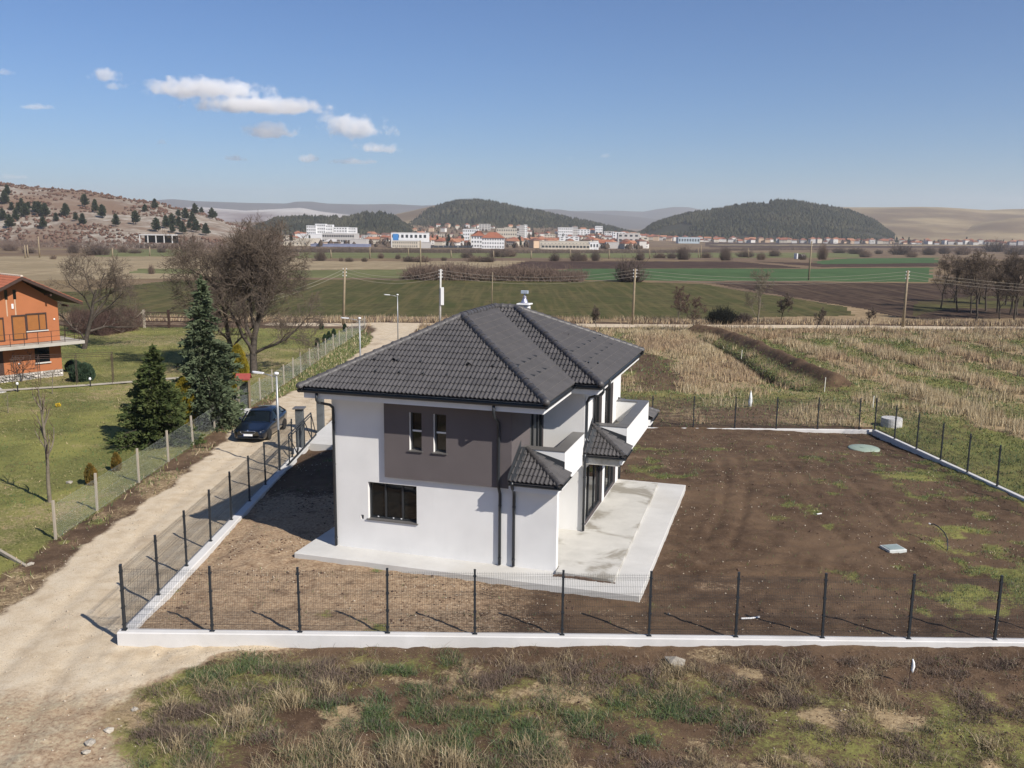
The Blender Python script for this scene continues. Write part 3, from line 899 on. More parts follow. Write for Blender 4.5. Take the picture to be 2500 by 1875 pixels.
# snow guards and vent tiles
sg = MB().add([(-.035, 0, .05), (.035, 0, .05), (0, -.03, .13), (-.035, -.02, .05), (.035, -.02, .05), (0, .16, .055)], [(0, 1, 2), (4, 3, 2), (0, 2, 5), (2, 1, 5)])
sg.add([(-.03, -.01, .05), (.03, -.01, .05), (.03, -.03, .115), (-.03, -.03, .115)], [(0, 1, 2, 3)])
m_sg = sg.mesh('snow_guard'); m_sg.materials.append(m_anth)
def on_slope(nm, a, b):
    pl = SLOPES[nm]; e0 = pl[0]; ea = (pl[1] - pl[0]).normalized(); nn = (pl[1] - pl[0]).cross(pl[-1] - pl[0]).normalized(); eb = nn.cross(ea)
    M4 = Matrix((ea, eb, nn)).transposed().to_4x4(); M4.translation = e0 + ea * a + eb * b; return M4
for row, b in enumerate((1.05, 1.72)):
    for i in range(8 - row):
        a = 1.55 + row * .55 + i * .87
        link('snow_guard', m_sg, None, ROOF).matrix_local = on_slope('front', a, b)
for row, b in enumerate((1.05, 1.72)):
    for i in range(4): link('snow_guard', m_sg, None, ROOF).matrix_local = on_slope('main_right', 1.05 + row * .9 + i * .75, b)
    for i in range(6): link('snow_guard', m_sg, None, ROOF).matrix_local = on_slope('wing_right', 1.6 + row * .5 + i * 1.05, b)
for i in range(2): link('snow_guard', m_sg, None, ROOF).matrix_local = on_slope('wing_front', .28 + i * .35, 1.2)
vt_ = MB().add([(-.13, 0, .05), (.13, 0, .05), (0, 0, .18), (0, .36, .05), (-.11, .01, .05), (.11, .01, .05), (0, .01, .16)], [(0, 2, 3), (2, 1, 3)])
m_vt = vt_.mesh('vent_tile'); m_vt.materials.append(m_tile)
for nm, a, b in (('front', 2.85, 1.72), ('front', 5.6, 1.72), ('wing_right', 4.3, 2.5)):
    link('vent_tile', m_vt, None, ROOF).matrix_local = on_slope(nm, a, b)

# ---- eaves: fascia boards, soffit, gutters
ring = [(0, 0), (8.73, 0), (8.73, 3.9), (9.68, 3.9), (9.68, 13.3), (0, 13.3)]
def inset(poly, d):
    out = []
    n = len(poly)
    for i in range(n):
        p0, p1, p2 = Vector(poly[i - 1]), Vector(poly[i]), Vector(poly[(i + 1) % n])
        d1 = (p1 - p0).normalized(); d2 = (p2 - p1).normalized()
        n1 = Vector((-d1.y, d1.x)); n2 = Vector((-d2.y, d2.x))
        k = d / (1 + n1.dot(n2)); out.append(p1 + (n1 + n2) * k)
    return out
fi = inset(ring, .10)
for i in range(6):
    p, q = fi[i], fi[(i + 1) % 6]; d = (q - p).normalized(); nn = Vector((d.y, -d.x))
    b = MB(); a_, c_ = p + nn * 0, q + nn * 0
    b.add([(a_.x, a_.y, 5.555), (c_.x, c_.y, 5.555), (c_.x, c_.y, 5.90), (a_.x, a_.y, 5.90)], [(0, 1, 2, 3)])
    b.build('fascia', m_fascia, HOUSE)
sf = MB(); sf.add([(p.x, p.y, 5.556) for p in fi], [tuple(reversed(range(6)))]); sf.build('soffit', m_fascia, HOUSE)
def gutter_run(p, q, z, ext0=0.0, ext1=0.0, r=.088, parent=None):
    """half-round gutter hanging outside the line p-q"""
    p, q = Vector(p), Vector(q); d = (q - p).normalized(); nn = Vector((d.y, -d.x)); p = p - d * ext0; q = q + d * ext1
    b = MB(); k = 8
    prof = [(-r + .0, .035)] + [(-r * math.cos(math.pi * i / k), -r * math.sin(math.pi * i / k)) for i in range(k + 1)]
    prof += [(r + .012, .006), (r + .010, -.006)]
    for e in (p, q):
        for x, zz in prof: b.v.append((e.x + nn.x * (x + r), e.y + nn.y * (x + r), z + zz))
    m = len(prof)
    for i in range(m - 1): b.f.append((i, i + 1, m + i + 1, m + i))
    b.f.append(tuple(range(1, k + 2))); b.f.append(tuple(m + i for i in range(1, k + 2)))
    return b.build('gutter', m_anth, parent or HOUSE)
gi = inset(ring, .085)
exts = [(.14, .14), (.14, -.0), (-.0, .14), (.14, .14), (.14, .14), (.14, .14)]
for i in range(6):
    gutter_run(gi[i], gi[(i + 1) % 6], 5.84, *exts[i])
def pipe(pts, r=.05, parent=None, name='downpipe'):
    b = MB(); b.tube(pts, r, 10); return b.build(name, m_anth, parent or HOUSE, True)
def brackets(par, x, y, zs):
    for z in zs:
        b = MB(); b.lathe([(.058, -.02), (.062, -.015), (.062, .015), (.058, .02)], 10, (x, y, z)); b.build('pipe_bracket', m_anth, par, True)
pp = pipe([(.62, .02, 5.80), (.62, .02, 5.52), (.66, .06, 5.42), (.82, .58, 5.26), (.87, .70, 5.14), (.87, .715, 4.9), (.87, .715, .12)]); brackets(pp, .87, .715, (4.6, 3.1, .4))
pp = pipe([(6.98, .02, 5.80), (6.98, .02, 5.50), (6.98, .06, 5.36), (6.98, .52, 5.12), (6.98, .585, 4.98), (6.98, .585, 2.95), (7.0, .60, 2.80), (7.0, .70, 2.62), (7.0, .715, 2.5), (7.0, .715, .12)]); brackets(pp, 7.0, .715, (2.2, .35))
pp = pipe([(7.56, .22, 3.20), (7.56, .22, 3.06), (7.56, .30, 2.94), (7.50, .66, 2.74), (7.49, .715, 2.6), (7.49, .715, .12)]); brackets(pp, 7.49, .715, (2.2, .35))
pp = pipe([(9.60, 4.9, 5.80), (9.60, 4.9, 5.50), (9.55, 4.9, 5.42), (9.1, 4.85, 5.28), (9.02, 4.85, 5.1), (9.02, 4.85, 3.78), (9.06, 4.83, 3.68), (9.14, 4.80, 3.62)])
pp = pipe([(9.05, 4.56, 3.22), (9.05, 4.56, 3.06), (9.03, 4.60, 2.9), (9.02, 4.69, 2.7), (9.02, 4.69, .24)]); brackets(pp, 9.02, 4.69, (2.3, .5))
pp = pipe([(9.66, 5.9, 5.80), (9.62, 5.9, 5.5), (9.5, 6.0, 5.42), (9.05, 6.2, 5.28), (9.02, 6.25, 5.1), (9.02, 6.25, 4.02)])
pp = pipe([(9.02, 12.2, 2.9), (9.02, 12.2, .24)])

# ---- the three small corner roofs
def corner_roof(u0, u1, v0, v1, mirror=False, kk=(.80, 3.20)):
    """front slope + right slope meeting in a hip; eave z kk[1]"""
    run = abs(v1 - v0); ze = kk[1]; zt = ze + run * .49
    um = u1 - run
    ev = [Vector((u0, v0, ze)), Vector((u1, v0, ze)), Vector((um, v1, zt)), Vector((u0, v1, zt))]
    rs = [Vector((u1, v0, ze)), Vector((u1, v1, ze)), Vector((um, v1, zt))]
    b = MB(); dn = Vector((0, 0, -.04))
    b.add([p + dn for p in ev], [(0, 1, 2, 3)]); b.add([p + dn for p in rs], [(0, 1, 2)])
    par = b.build('corner_roof', m_tile, HOUSE)
    def run_tiles(pl):
        if mirror: pl = [pl[1], pl[0]] + list(reversed(pl[2:]))
        e0 = pl[0]; ea = (pl[1] - pl[0]).normalized(); nn = (pl[1] - pl[0]).cross(pl[-1] - pl[0]).normalized(); eb = nn.cross(ea)
        slope_tiles(par, e0, ea, eb, [((p - e0).dot(ea), (p - e0).dot(eb)) for p in pl], True)
    run_tiles(ev); run_tiles(rs)
    ridge_caps(par, ev[1], ev[2], .10, .34)
    # boxed eave below, gutters
    s = -1 if not mirror else 1
    e = MB()
    lo, hi = (v0 + .12, v1) if not mirror else (v1, v0 - .12)
    e.box(u0 + .003, lo, ze - .33, u1 - .12, hi - .003 * 0, ze - .08)
    e.build('eave_box', m_fascia, HOUSE)
    if not mirror:
        gutter_run((u0 + .02, v0 + .08), (u1 - .08, v0 + .08), ze - .07, 0, .12, .06, HOUSE); gutter_run((u1 - .08, v0 + .08), (u1 - .08, v1), ze - .07, .12, 0, .06, HOUSE)
    else:
        gutter_run((u1 - .08, v1), (u1 - .08, v0 - .08), ze - .07, 0, .12, .06, HOUSE)
    # flashing against the wall and the parapet
    f = MB()
    if not mirror:
        f.add([(u0 + .004, v0, ze + .06), (u0 + .004, v1, zt + .06), (u0 + .004, v1, zt + .30), (u0 + .004, v0, ze + .22), (u0 + .26, v0, ze + .075), (u0 + .26, v1, zt + .075)], [(0, 3, 2, 1), (0, 1, 5, 4)])
        f.add([(um, v1 - .004, zt + .06), (u1 - .23, v1 - .004, ze + .17), (u1 - .23, v1 - .004, ze + .42), (um, v1 - .004, zt + .30 - .26), (um, v1 - .15, zt + .07), (u1 - .23, v1 - .15, ze + .18)], [(0, 3, 2, 1), (0, 1, 5, 4)])
        f.build('flashing', m_flash, HOUSE)
    return par
corner_roof(7.412, 9.19, .20, 1.748)
corner_roof(8.956, 10.52, 4.62, 6.178)
corner_roof(8.956, 10.52, 13.25, 11.702, True)

# ---- apron and terrace
ap = MB(); ap.cbox(-.20, -.38, -.40, 11.95, 12.65, .08, .015); ap.build('concrete_apron', m_apron, HOUSE)
te = MB(); te.prism([(9.02, .50), (10.98, .36), (10.92, 4.8), (10.78, 12.1), (8.952, 12.2), (8.952, 4.752), (7.412, 4.752), (7.412, 1.052), (9.02, 1.052)], .081, .20)
te.build('terrace', m_terr, HOUSE)
br = MB()
for i in range(16):
    a = lerp(9.05, 10.95, i / 15) + RNG.uniform(-.03, .03); s_ = RNG.uniform(.05, .11)
    br.box(a - s_, .33 + RNG.uniform(0, .06), .082, a + s_, .47 - .07 * i / 15 + RNG.uniform(0, .03), .10 + RNG.uniform(0, .06))
m_rub = M('earth_crumbs', PC(120, 95, 78), .95, .3, 6)
br.build('rubble', m_rub, HOUSE)
st = MB(); st.cbox(-.95, 5.6, -.35, .775, 7.3, .22, .02); st.build('entrance_step', m_apron, HOUSE)

# ---- chimney with a small solar fan
ch = MB(); ch.box(5.2, 8.8, 7.6, 5.6, 9.2, 8.20); CH = ch.build('chimney', m_white, HOUSE)
cc = MB(); cc.cbox(5.12, 8.72, 8.20, 5.68, 9.28, 8.265, .018); cc.build('chimney_cap', m_fascia, CH)
m_zinc = M('zinc_sheet', (.42, .42, .52, 1), .35, .1, 4, metal=.6)
cn = MB(); cn.lathe([(.16, 8.267), (.145, 8.31), (.085, 8.45), (.07, 8.50), (.09, 8.505), (.09, 8.53), (.04, 8.535), (.04, 8.66)], 14, (5.4, 9.0, 0)); cn.build('cowl', m_zinc, CH, True)
pn = MB(); pn.cbox(5.25, 8.93, 8.66, 5.55, 9.07, 8.79, .01); pn.build('solar_box', M('solar_box', (.35, .40, .46, 1), .3, .1, 6), CH)
# ================================================================= COMPOUND: WALLS, FENCES, GATE
m_cwall = concrete('white_concrete', (.58, .57, .555, 1), (.48, .455, .41, 1), .8, .3)
m_post = M('anthracite_post', (.022, .026, .031, 1), .45, .15, 4)
m_wire = M('anthracite_wire', (.03, .034, .038, 1), .5, .1, 4)
def low_wall(label, p, q, w, zt, depth, side):
    """concrete wall with chamfered top; side +1 puts its body left of p->q, slightly uneven top edge"""
    p, q = Vector(p), Vector(q); d = (q - p); L = d.length; d.normalize(); s = Vector((-d.y, d.x, 0)) * side
    b = MB(); n = max(4, int(L / 1.2)); c = .025
    for i in range(n + 1):
        o = p.lerp(q, i / n); o.z = lerp(zt[0], zt[1], i / n); wob = RNG.uniform(-.012, .012)
        for a, z in ((0, -depth), (0, -c), (c, 0), (w - c + wob, 0), (w + wob, -c), (w + wob, -depth)):
            r = o + s * a; b.v.append((r.x, r.y, o.z + z))
    for i in range(n):
        for k in range(5):
            f = (i * 6 + k, i * 6 + k + 1, (i + 1) * 6 + k + 1, (i + 1) * 6 + k)
            b.f.append(f if side < 0 else tuple(reversed(f)))
    b.f.append(tuple(range(6))); b.f.append(tuple(range(n * 6, n * 6 + 6)))
    return tag(b.build('low_concrete_wall', m_cwall), label, 'wall')
sF, sL = D_F, Vector((math.cos(1.5687), math.sin(1.5687), -.0058))
FO = FL + Vector((-.14, -.17, 0))
low_wall('low white concrete wall along the front of the yard, below the long front fence', FO, FO + Vector((D_F.x, D_F.y, 0)) * 36, .30, (0, -.23), 1.0, 1)
low_wall('low white concrete wall beside the dirt road, below the left fence', FO + Vector((0, .30, 0)), FO + Vector((.02, 20.2, 0)), .40, (0, -.12), 1.0, -1)
BLc = Vector((-9.5, 54.9, 0))
low_wall('low pale concrete wall along the back of the yard, below the back fence', Vector((-9.6, 54.75, 0)), Vector((21.95, 54.48, 0)), .24, (-.62, -.58), .9, -1)
low_wall('low grey concrete wall on the right edge of the yard, below the right fence', Vector((21.93, 54.1, 0)), Vector((24.1, 25.3, 0)), .24, (-.50, -.12), .9, -1)

# one fence panel: vertical wires every 5 cm, double bends, shared by all runs
def panel_mesh(w, h, step=.05, hstep=.20):
    b = MB()
    r = .0026
    x = step / 2
    while x < w:
        b.add([(x - r, 0, 0), (x + r, 0, 0), (x, r * 1.7, 0), (x - r, 0, h), (x + r, 0, h), (x, r * 1.7, h)], [(0, 1, 4, 3), (1, 2, 5, 4), (2, 0, 3, 5)])
        x += step
    z = .03
    while z < h:
        b.add([(0, -r, z - r), (0, -r, z + r), (0, r, z), (w, -r, z - r), (w, -r, z + r), (w, r, z)], [(0, 1, 4, 3), (1, 2, 5, 4), (2, 0, 3, 5)])
        z += hstep
    # four folded beads
    for z in (.10, .62, 1.15, h - .10):
        for dz, y in ((-.05, 0), (0, -.028), (.05, 0)):
            b.add([(0, y - r, z + dz - r), (0, y - r, z + dz + r), (0, y + r, z + dz), (w, y - r, z + dz - r), (w, y - r, z + dz + r), (w, y + r, z + dz)], [(0, 1, 4, 3), (1, 2, 5, 4), (2, 0, 3, 5)])
    return b.mesh('mesh_panel')
PH = 1.82
ME_PANEL = panel_mesh(2.44, PH); ME_PANEL.materials.append(m_wire)
pb = MB(); pb.box(-.03, -.03, 0, .03, .03, 1.93); pb.box(-.033, -.033, 1.93, .033, .033, 1.95); pb.box(-.07, -.055, .0, .07, .055, .012)
for z in (.18, .68, 1.2, 1.75): pb.box(-.045, -.04, z - .02, .045, .04, z + .02)
ME_POST = pb.mesh('post'); ME_POST.materials.append(m_post)
def fence(label, p0, d, n, extra_last=True, step=2.5):
    p0 = Vector(p0); d = Vector(d); rz = math.atan2(d.y, d.x)
    f = empty('mesh_fence', p0, rz, label, 'fence')
    for i in range(n + (1 if extra_last else 0)):
        link('post', ME_POST, None, f, (i * step, 0, i * step * d.z), (RNG.uniform(-.008, .008), RNG.uniform(-.008, .008), 0))
    a = -math.atan(d.z)
    for i in range(n):
        link('mesh_panel', ME_PANEL, None, f, (i * step + .03, 0, i * step * d.z + .05), (0, a, 0))
    return f
fence('dark grey welded mesh fence along the front of the yard', FL, D_F, 12)
FLL = FL + sL * 2.5
f2 = fence('dark grey welded mesh fence beside the dirt road', FL + sL * .06, sL, 8)
fence('dark grey welded mesh fence across the back of the yard', Vector((-9.0, 54.62, -.62)), Vector((1, -.0086, .001)), 12)
fence('dark grey welded mesh fence on the right edge of the yard', Vector((21.80, 54.0, -.50)), Vector((math.cos(-1.4995), math.sin(-1.4995), .013)), 10)

# sliding gate frame, two clad pillars
m_pil = concrete('grey_stone_cladding', (.10, .108, .112, 1), (.06, .066, .07, 1), 6, .8)
for i, (x, y) in enumerate(((-11.05, 46.9), (-10.95, 51.6))):
    z0 = Tz(-11.6, y)
    g = empty('gate_pillar', (x, y, z0), 0, ('dark stone clad gate pillar with flat cap, nearer the road fence', 'dark stone clad gate pillar half hidden behind the house corner')[i], 'pillar')
    b = MB(); b.cbox(-.19, -.19, 0, .19, .19, 2.35, .012); b.build('shaft', m_pil, g)
    b = MB(); b.cbox(-.30, -.30, 2.352, .30, .30, 2.42, .015); b.build('cap', m_coping, g)
GATE = empty('sliding_gate', (-10.72, 42.9, -.12), math.pi / 2, 'dark metal sliding gate frame with diagonal struts standing open behind the left fence', 'gate')
def gbar(name, p, q, w=.05): MB().bar(p, q, w).build(name, m_post, GATE)
gl = 5.2
gbar('bottom_rail', (-.0, 0, .10), (gl, 0, .10), .07); gbar('top_rail', (.25, 0, 1.50), (gl, 0, 1.55)); gbar('upper_rail', (.25, 0, 1.36), (gl, 0, 1.40), .04)
for x in (.25, 1.9, 3.55, gl): gbar('upright', (x, 0, .10), (x, 0, 1.53))
for a, b_ in ((.25, 1.9), (3.55, 1.9), (3.55, gl)): gbar('strut', (a, .0, 1.46), (b_, .0, .14), .04)
gbar('counterweight_brace', (gl, 0, .10), (gl + 1.1, 0, .10), .07); gbar('counterweight_brace', (gl, 0, 1.5), (gl + 1.1, 0, .12), .04)
gt = MB(); gt.box(-11.25, 46.3, -.60, -10.75, 47.35, -.12); tag(gt.build('gate_footing', m_cwall), 'short white concrete footing under the nearer gate pillar', 'footing')
tr = MB(); tr.bar((-10.70, 41.2, -.10), (-10.66, 52.6, -.18), .06, .05); tag(tr.build('gate_track', m_cwall), 'narrow pale gate track beam lying inside the left wall', 'track')
# paved pad between gate and house
pd = MB(); pd.prism([(-10.9, 47.4), (-4.0, 45.6), (-2.0, 52.0), (-10.6, 53.2)], -.5, -.06)
tag(pd.build('driveway_slab', m_apron), 'pale concrete driveway slab between the gate and the house', 'slab')

# ---- things lying in the yard
m_green = M('green_plastic', PC(172, 190, 170), .5, .06, 2)
b = MB(); b.lathe([(.85, -.10), (.85, .04), (.80, .075), (.30, .09), (.02, .095)], 32); c = G(2109, 1094, -.66)
tk = empty('tank_cover', (c.x, c.y, Tz(c.x, c.y) + .02), 0, 'round pale green plastic tank cover lying in the soil near the back corner', 'cover')
b.build('lid', m_green, tk, True)
b = MB(); b.lathe([(.22, .094), (.22, .11), (.02, .112)], 20); b.build('inspection_cap', m_green, tk)
c = G(2180, 1346, -.30)
ms = empty('manhole_cover', (c.x, c.y, Tz(c.x, c.y) + .03), .22, 'square grey-green manhole cover with frame lying in the yard soil', 'cover')
b = MB(); b.cbox(-.36, -.31, -.1, .36, .31, .05, .012); b.build('frame', M('galvanised_frame', (.5, .52, .5, 1), .5, .1, 4), ms)
b = MB(); b.cbox(-.30, -.25, .052, .30, .25, .066, .006); b.build('lid', M('grey_green_lid', (.24, .29, .28, 1), .5, .1, 4), ms)
c = G(2175, 1050, -.8)
rg = empty('concrete_ring', (c.x, c.y, Tz(c.x, c.y)), 0, 'round concrete well ring standing outside the back corner of the yard', 'well ring')
b = MB(); b.lathe([(.62, -.2), (.62, .46), (.53, .46), (.53, .06), (.01, .05)], 28); b.build('ring', m_cwall, rg)
b = MB(); b.lathe([(.60, .462), (.60, .50), (.01, .51)], 28); b.build('lid', m_cwall, rg)
c = G(2302, 1336, -.3); z0 = Tz(c.x, c.y)
b = MB(); hp = [(c.x - .18, c.y + .75, z0 + .62), (c.x - .10, c.y + .66, z0 + .66), (c.x + .02, c.y + .52, z0 + .60), (c.x + .13, c.y + .25, z0 + .46), (c.x + .14, c.y, z0 + .3), (c.x + .05, c.y - .25, z0 + .1), (c.x - .02, c.y - .38, z0 - .12)]
b.tube(hp, .022, 7)
hs_ = empty('water_hose', (c.x, c.y, z0), 0, 'bent black hose end sticking out of the yard soil', 'hose')
b.build('hose', m_post, hs_, True, loc=(-c.x, -c.y, -z0)); MB().tube([hp[0], Vector(hp[0]) + Vector((-.05, .05, .02))], .028, 8).build('cap', m_fascia, hs_, loc=(-c.x, -c.y, -z0))
# white things standing outside the back fence
c = G(1830, 998, -.75)
sp_ = empty('standpipe', (c.x, c.y, Tz(c.x, c.y)), 0, 'white sheet-wrapped standpipe outside the back fence', 'standpipe')
b = MB(); b.tube([(0, 0, -.1), (.02, 0, .35), (.04, 0, .62), (.03, 0, .95)], [.10, .14, .10, .05], 8); b.build('wrapped_pipe', M('white_sheet', (.72, .74, .72, 1), .6, .12, 5), sp_, True)
b = MB(); b.tube([(.03, 0, .95), (.03, 0, 1.08)], .03, 8); b.build('pipe_end', m_fascia, sp_)
m_stake = M('pale_stake', (.62, .60, .52, 1), .8, .1, 5)
for px, py, h, lb in ((2012, 964, 1.15, 'thin pale stake beside the end of the earth mound'), (2130, 1004, .85, 'thin pale stake just outside the back fence'), (1810, 876, .75, 'short pale stake in the green strip between mound and trench')):
    c = G(px, py, -.8); MB_ = MB(); MB_.bar((0, 0, -.1), (.03, 0, h), .045)
    tag(MB_.build('stake', m_stake, None, loc=(c.x, c.y, Tz(c.x, c.y))), lb, 'stake')
c = G(2219, 1675, -.36)
rs = empty('rag_stake', (c.x, c.y, Tz(c.x, c.y)), 0, 'thin rusty rod with a white rag tied to it, standing in the foreground grass', 'stake')
MB().tube([(-.02, 0, -.1), (0, 0, .4), (.03, 0, .78)], .012, 6).build('rod', M('rusty_rod', (.09, .055, .04, 1), .8, .2, 8), rs)
b = MB(); b.tube([(.03, -.01, .74), (.05, -.02, .66), (.055, -.03, .55), (.04, -.02, .44), (.05, -.03, .36)], [.012, .035, .045, .040, .012], 6); b.build('rag', M('white_rag', (.74, .74, .74, 1), .9, .15, 12, .5, 30), rs, True)
# loose boards / plastic in the yard
for px, py, r_, l_, lb in ((1820, 1514, .1, .28, 'short white stick lying behind the front fence'), (1842, 1512, .35, .36, 'white stick lying just right of a shorter one behind the front fence'), (2000, 1256, .4, .25, 'white scrap lying in the brown soil')):
    c = G(px, py, -.2); b = MB(); b.cbox(-l_ / 2, -.025, 0, l_ / 2, .025, .04, .008)
    tag(b.build('scrap', m_fascia, None, loc=(c.x, c.y, Tz(c.x, c.y) + .015), rot=(0, 0, r_)), lb, 'scrap')
# stones
def rock_mesh(seed, sq=.6):
    r = random.Random(seed); bm = bmesh.new(); bmesh.ops.create_icosphere(bm, subdivisions=1, radius=1)
    k = [Vector((r.uniform(-1, 1), r.uniform(-1, 1), r.uniform(-1, 1))).normalized() for _ in range(9)]
    for v in bm.verts:
        d = max(v.co.dot(q) for q in k); v.co *= .78 + .35 * (1 - d) + r.uniform(-.16, .16); v.co.z *= sq
    me = bpy.data.meshes.new('stone'); bm.to_mesh(me); bm.free(); return me
m_stone = M('pale_limestone', (.36, .325, .27, 1), .9, .3, 3, .8, 7, rnd=.25)
ROCKS = [rock_mesh(i) for i in range(5)]
for me in ROCKS: me.materials.append(m_stone)
for px, py, s_, lb in ((1650, 1625, .42, 'large flat pale boulder half buried below the front wall'), (330, 1730, .13, 'white stone at the edge of the gravel beside the grass bank'), (265, 1782, .16, 'larger white stone in the gravel at the lower left'),
                       (222, 1812, .20, 'broad white stone lowest but one in the gravel corner'), (211, 1835, .14, 'small white stone at the bottom left corner'), (552, 1632, .10, 'small white stone in the soil left of the dry tussock'), (170, 1172, .22, 'white stone on the earth strip beside the wire fence')):
    c = G(px, py, -.4); tag(link('stone', ROCKS[int(px) % 5], None, None, (c.x, c.y, Tz(c.x, c.y) + s_ * .05), (0, 0, px * .7), (s_, s_ * .8, s_ * .7)), lb, 'stone')
# ================================================================= LEFT SIDE: ROAD FURNITURE, CAR, NEIGHBOUR
m_cpost = concrete('weathered_concrete_post', (.36, .315, .25, 1), (.25, .21, .16, 1), 3, .6)
m_galv = M('galvanised_steel', (.36, .37, .38, 1), .45, .12, 3, metal=.5)
m_chain = M('zinc_wire', (.40, .43, .41, 1), .6, .1, 3)
# chain-link fence on concrete posts
CY = [33.3, 36.8, 41.0, 44.7, 48.3, 52.2, 55.5, 58.9, 61.8, 65.0, 68.2, 71.4, 74.2, 77.2, 80.6, 83.9, 87.3, 90.8, 94.3, 98.2, 102.4, 106.7]
CF = empty('chain_link_fence', (-17.2, 33.3, Tz(-17.2, 33.3)), 0, 'chain-link fence on concrete posts between the lawn and the dirt road', 'fence')
def chain_bay(L, h=1.35, s=.085):
    b = MB(); r = .0012
    n = int((L + h) / s)
    for i in range(n):
        y0 = i * s - h
        for sg in (1, -1):
            a0, a1 = max(y0, 0), min(y0 + h, L)
            if a1 <= a0: continue
            z0, z1 = (a0 - y0, a1 - y0) if sg > 0 else (h - (a0 - y0), h - (a1 - y0))
            b.add([(-r, a0, z0 - r), (r, a0, z0 - r), (0, a0, z0 + r), (-r, a1, z1 - r), (r, a1, z1 - r), (0, a1, z1 + r)], [(0, 1, 4, 3), (1, 2, 5, 4), (2, 0, 3, 5)])
    for z in (.05, h * .5, h): b.add([(-r, 0, z - r), (r, 0, z - r), (0, 0, z + r), (-r, L, z - r), (r, L, z - r), (0, L, z + r)], [(0, 1, 4, 3), (1, 2, 5, 4), (2, 0, 3, 5)])
    return b.mesh('wire_mesh')
BAY = chain_bay(3.4); BAY.materials.append(m_chain)
pm = MB().cbox(-.045, -.045, -.2, .045, .045, 1.58, .008).mesh('post'); pm.materials.append(m_cpost)
for i, y in enumerate(CY):
    z = Tz(-17.2, y) - CF.location.z
    link('post', pm, None, CF, (RNG.uniform(-.06, .06), y - 33.3, z), (RNG.uniform(-.02, .02), RNG.uniform(-.03, .03), 0), (1, 1, 1 + RNG.uniform(-.06, .06)))
    if i < len(CY) - 1:
        L = CY[i + 1] - y
        link('wire_mesh', BAY, None, CF, (.05, y - 33.3, z + .03), (0, 0, 0), (1, L / 3.4, 1))
a, b_ = G(-30, 1328, -.2), G(66, 1384, -.44)
fp = MB(); fp.bar(a, b_, .11, .10); tag(fp.build('fallen_post', m_cpost), 'leaning broken concrete post at the left edge beside the road', 'post')
tag(link('stone', ROCKS[1], None, None, (b_.x + .05, b_.y + .12, b_.z + .06), (0, 0, .5), (.18, .14, .13)), 'white lump of concrete at the foot of the leaning broken post', 'stone')

# street lamps
def street_lamp(x, y, top, arm, label, pj=None):
    z0 = Tz(x, y); o = empty('street_lamp', (x, y, z0), 0, label, 'street lamp', 'street lamps along the dirt road')
    h = top - z0
    b = MB(); b.tube([(0, 0, -.1), (0, 0, h * .45), (0, 0, h)], [.065, .055, .042], 10); b.build('pole', m_galv, o, True)
    b = MB(); b.tube([(0, 0, .0), (0, 0, .14)], .10, 10); b.build('base_flange', m_galv, o)
    b = MB(); b.tube([(0, 0, h - .12), (arm[0] * .6, arm[1] * .6, h - .02), (arm[0], arm[1], h + .02)], .024, 8); b.build('arm', m_galv, o, True)
    d = Vector((arm[0], arm[1], 0)).normalized(); s = Vector((-d.y, d.x, 0)); e = Vector((arm[0], arm[1], h + .02))
    b = MB(); p = [e + d * q + s * w + Vector((0, 0, zz)) for q, w, zz in ((-.06, -.07, -.02), (.42, -.11, .0), (.55, -.05, .01), (.55, .05, .01), (.42, .11, .0), (-.06, .07, -.02))]
    b.sweep(p, (0, 0, .07)); b.build('lamp_head', M_LAMP, o)
    b = MB(); b.lathe([(.03, h), (.10, h + .01), (.12, h + .06), (.10, h + .12), (.02, h + .14)], 14); b.build('pole_top_cap', M_LAMP, o, True)
    b = MB(); b.cbox(-.06, -.05, h - 1.6, -.045 + .0, .05, h - 1.2, .006); b.build('service_box', m_galv, o)
M_LAMP = M('lamp_white', (.72, .72, .72, 1), .5, .05, 4)
street_lamp(-11.32, 43.6, AT(669, 915, 43.6).z, (-.75, .25), 'grey street lamp on the road edge, nearest of the three, in front of the car')
street_lamp(-11.35, 68.0, AT(877, 779, 68.0).z, (-.9, .2), 'grey street lamp rising behind the left roof slope, middle of the three')
street_lamp(-11.9, 95.0, AT(966, 721, 95.0).z, (-.85, .1), 'grey street lamp near the road junction, farthest of the three')

# parked car, facing the camera
def paint(name, col):
    t = NT(name); t.base(col); t.b.inputs['Roughness'].default_value = .28; t.b.inputs['Metallic'].default_value = .3
    t.b.inputs['Coat Weight'].default_value = 1.0; t.b.inputs['Coat Roughness'].default_value = .04
    return t.m
m_car = paint('dark_blue_paint', (.004, .007, .015, 1)); m_rub2 = M('tyre_rubber', (.015, .015, .015, 1), .85, .1, 10)
m_chrome = M('chrome_trim', (.55, .56, .58, 1), .2, .05, 5, metal=.9); m_cglass = glass('car_glass', (.006, .009, .010, 1))
m_head = M('headlight_lens', (.55, .57, .6, 1), .15, .1, 20, metal=.4); m_black = M('black_plastic', (.012, .012, .013, 1), .6, .1, 8)
CAR = empty('parked_car', (-14.35, 48.85, Tz(-14.35, 51) + .02), -.06, 'dark blue liftback car parked on the dirt road facing the camera', 'car')
ST = [(0.0, .60, .66, .30), (.06, .72, .69, .24), (.20, .83, .72, .20), (.5, .89, .77, .19), (1.0, .905, .86, .19), (1.38, .91, .93, .19), (2.4, .915, .955, .19), (3.5, .915, .985, .19), (4.2, .88, 1.03, .22), (4.48, .80, 1.02, .26), (4.62, .72, .90, .32), (4.69, .62, .74, .38)]
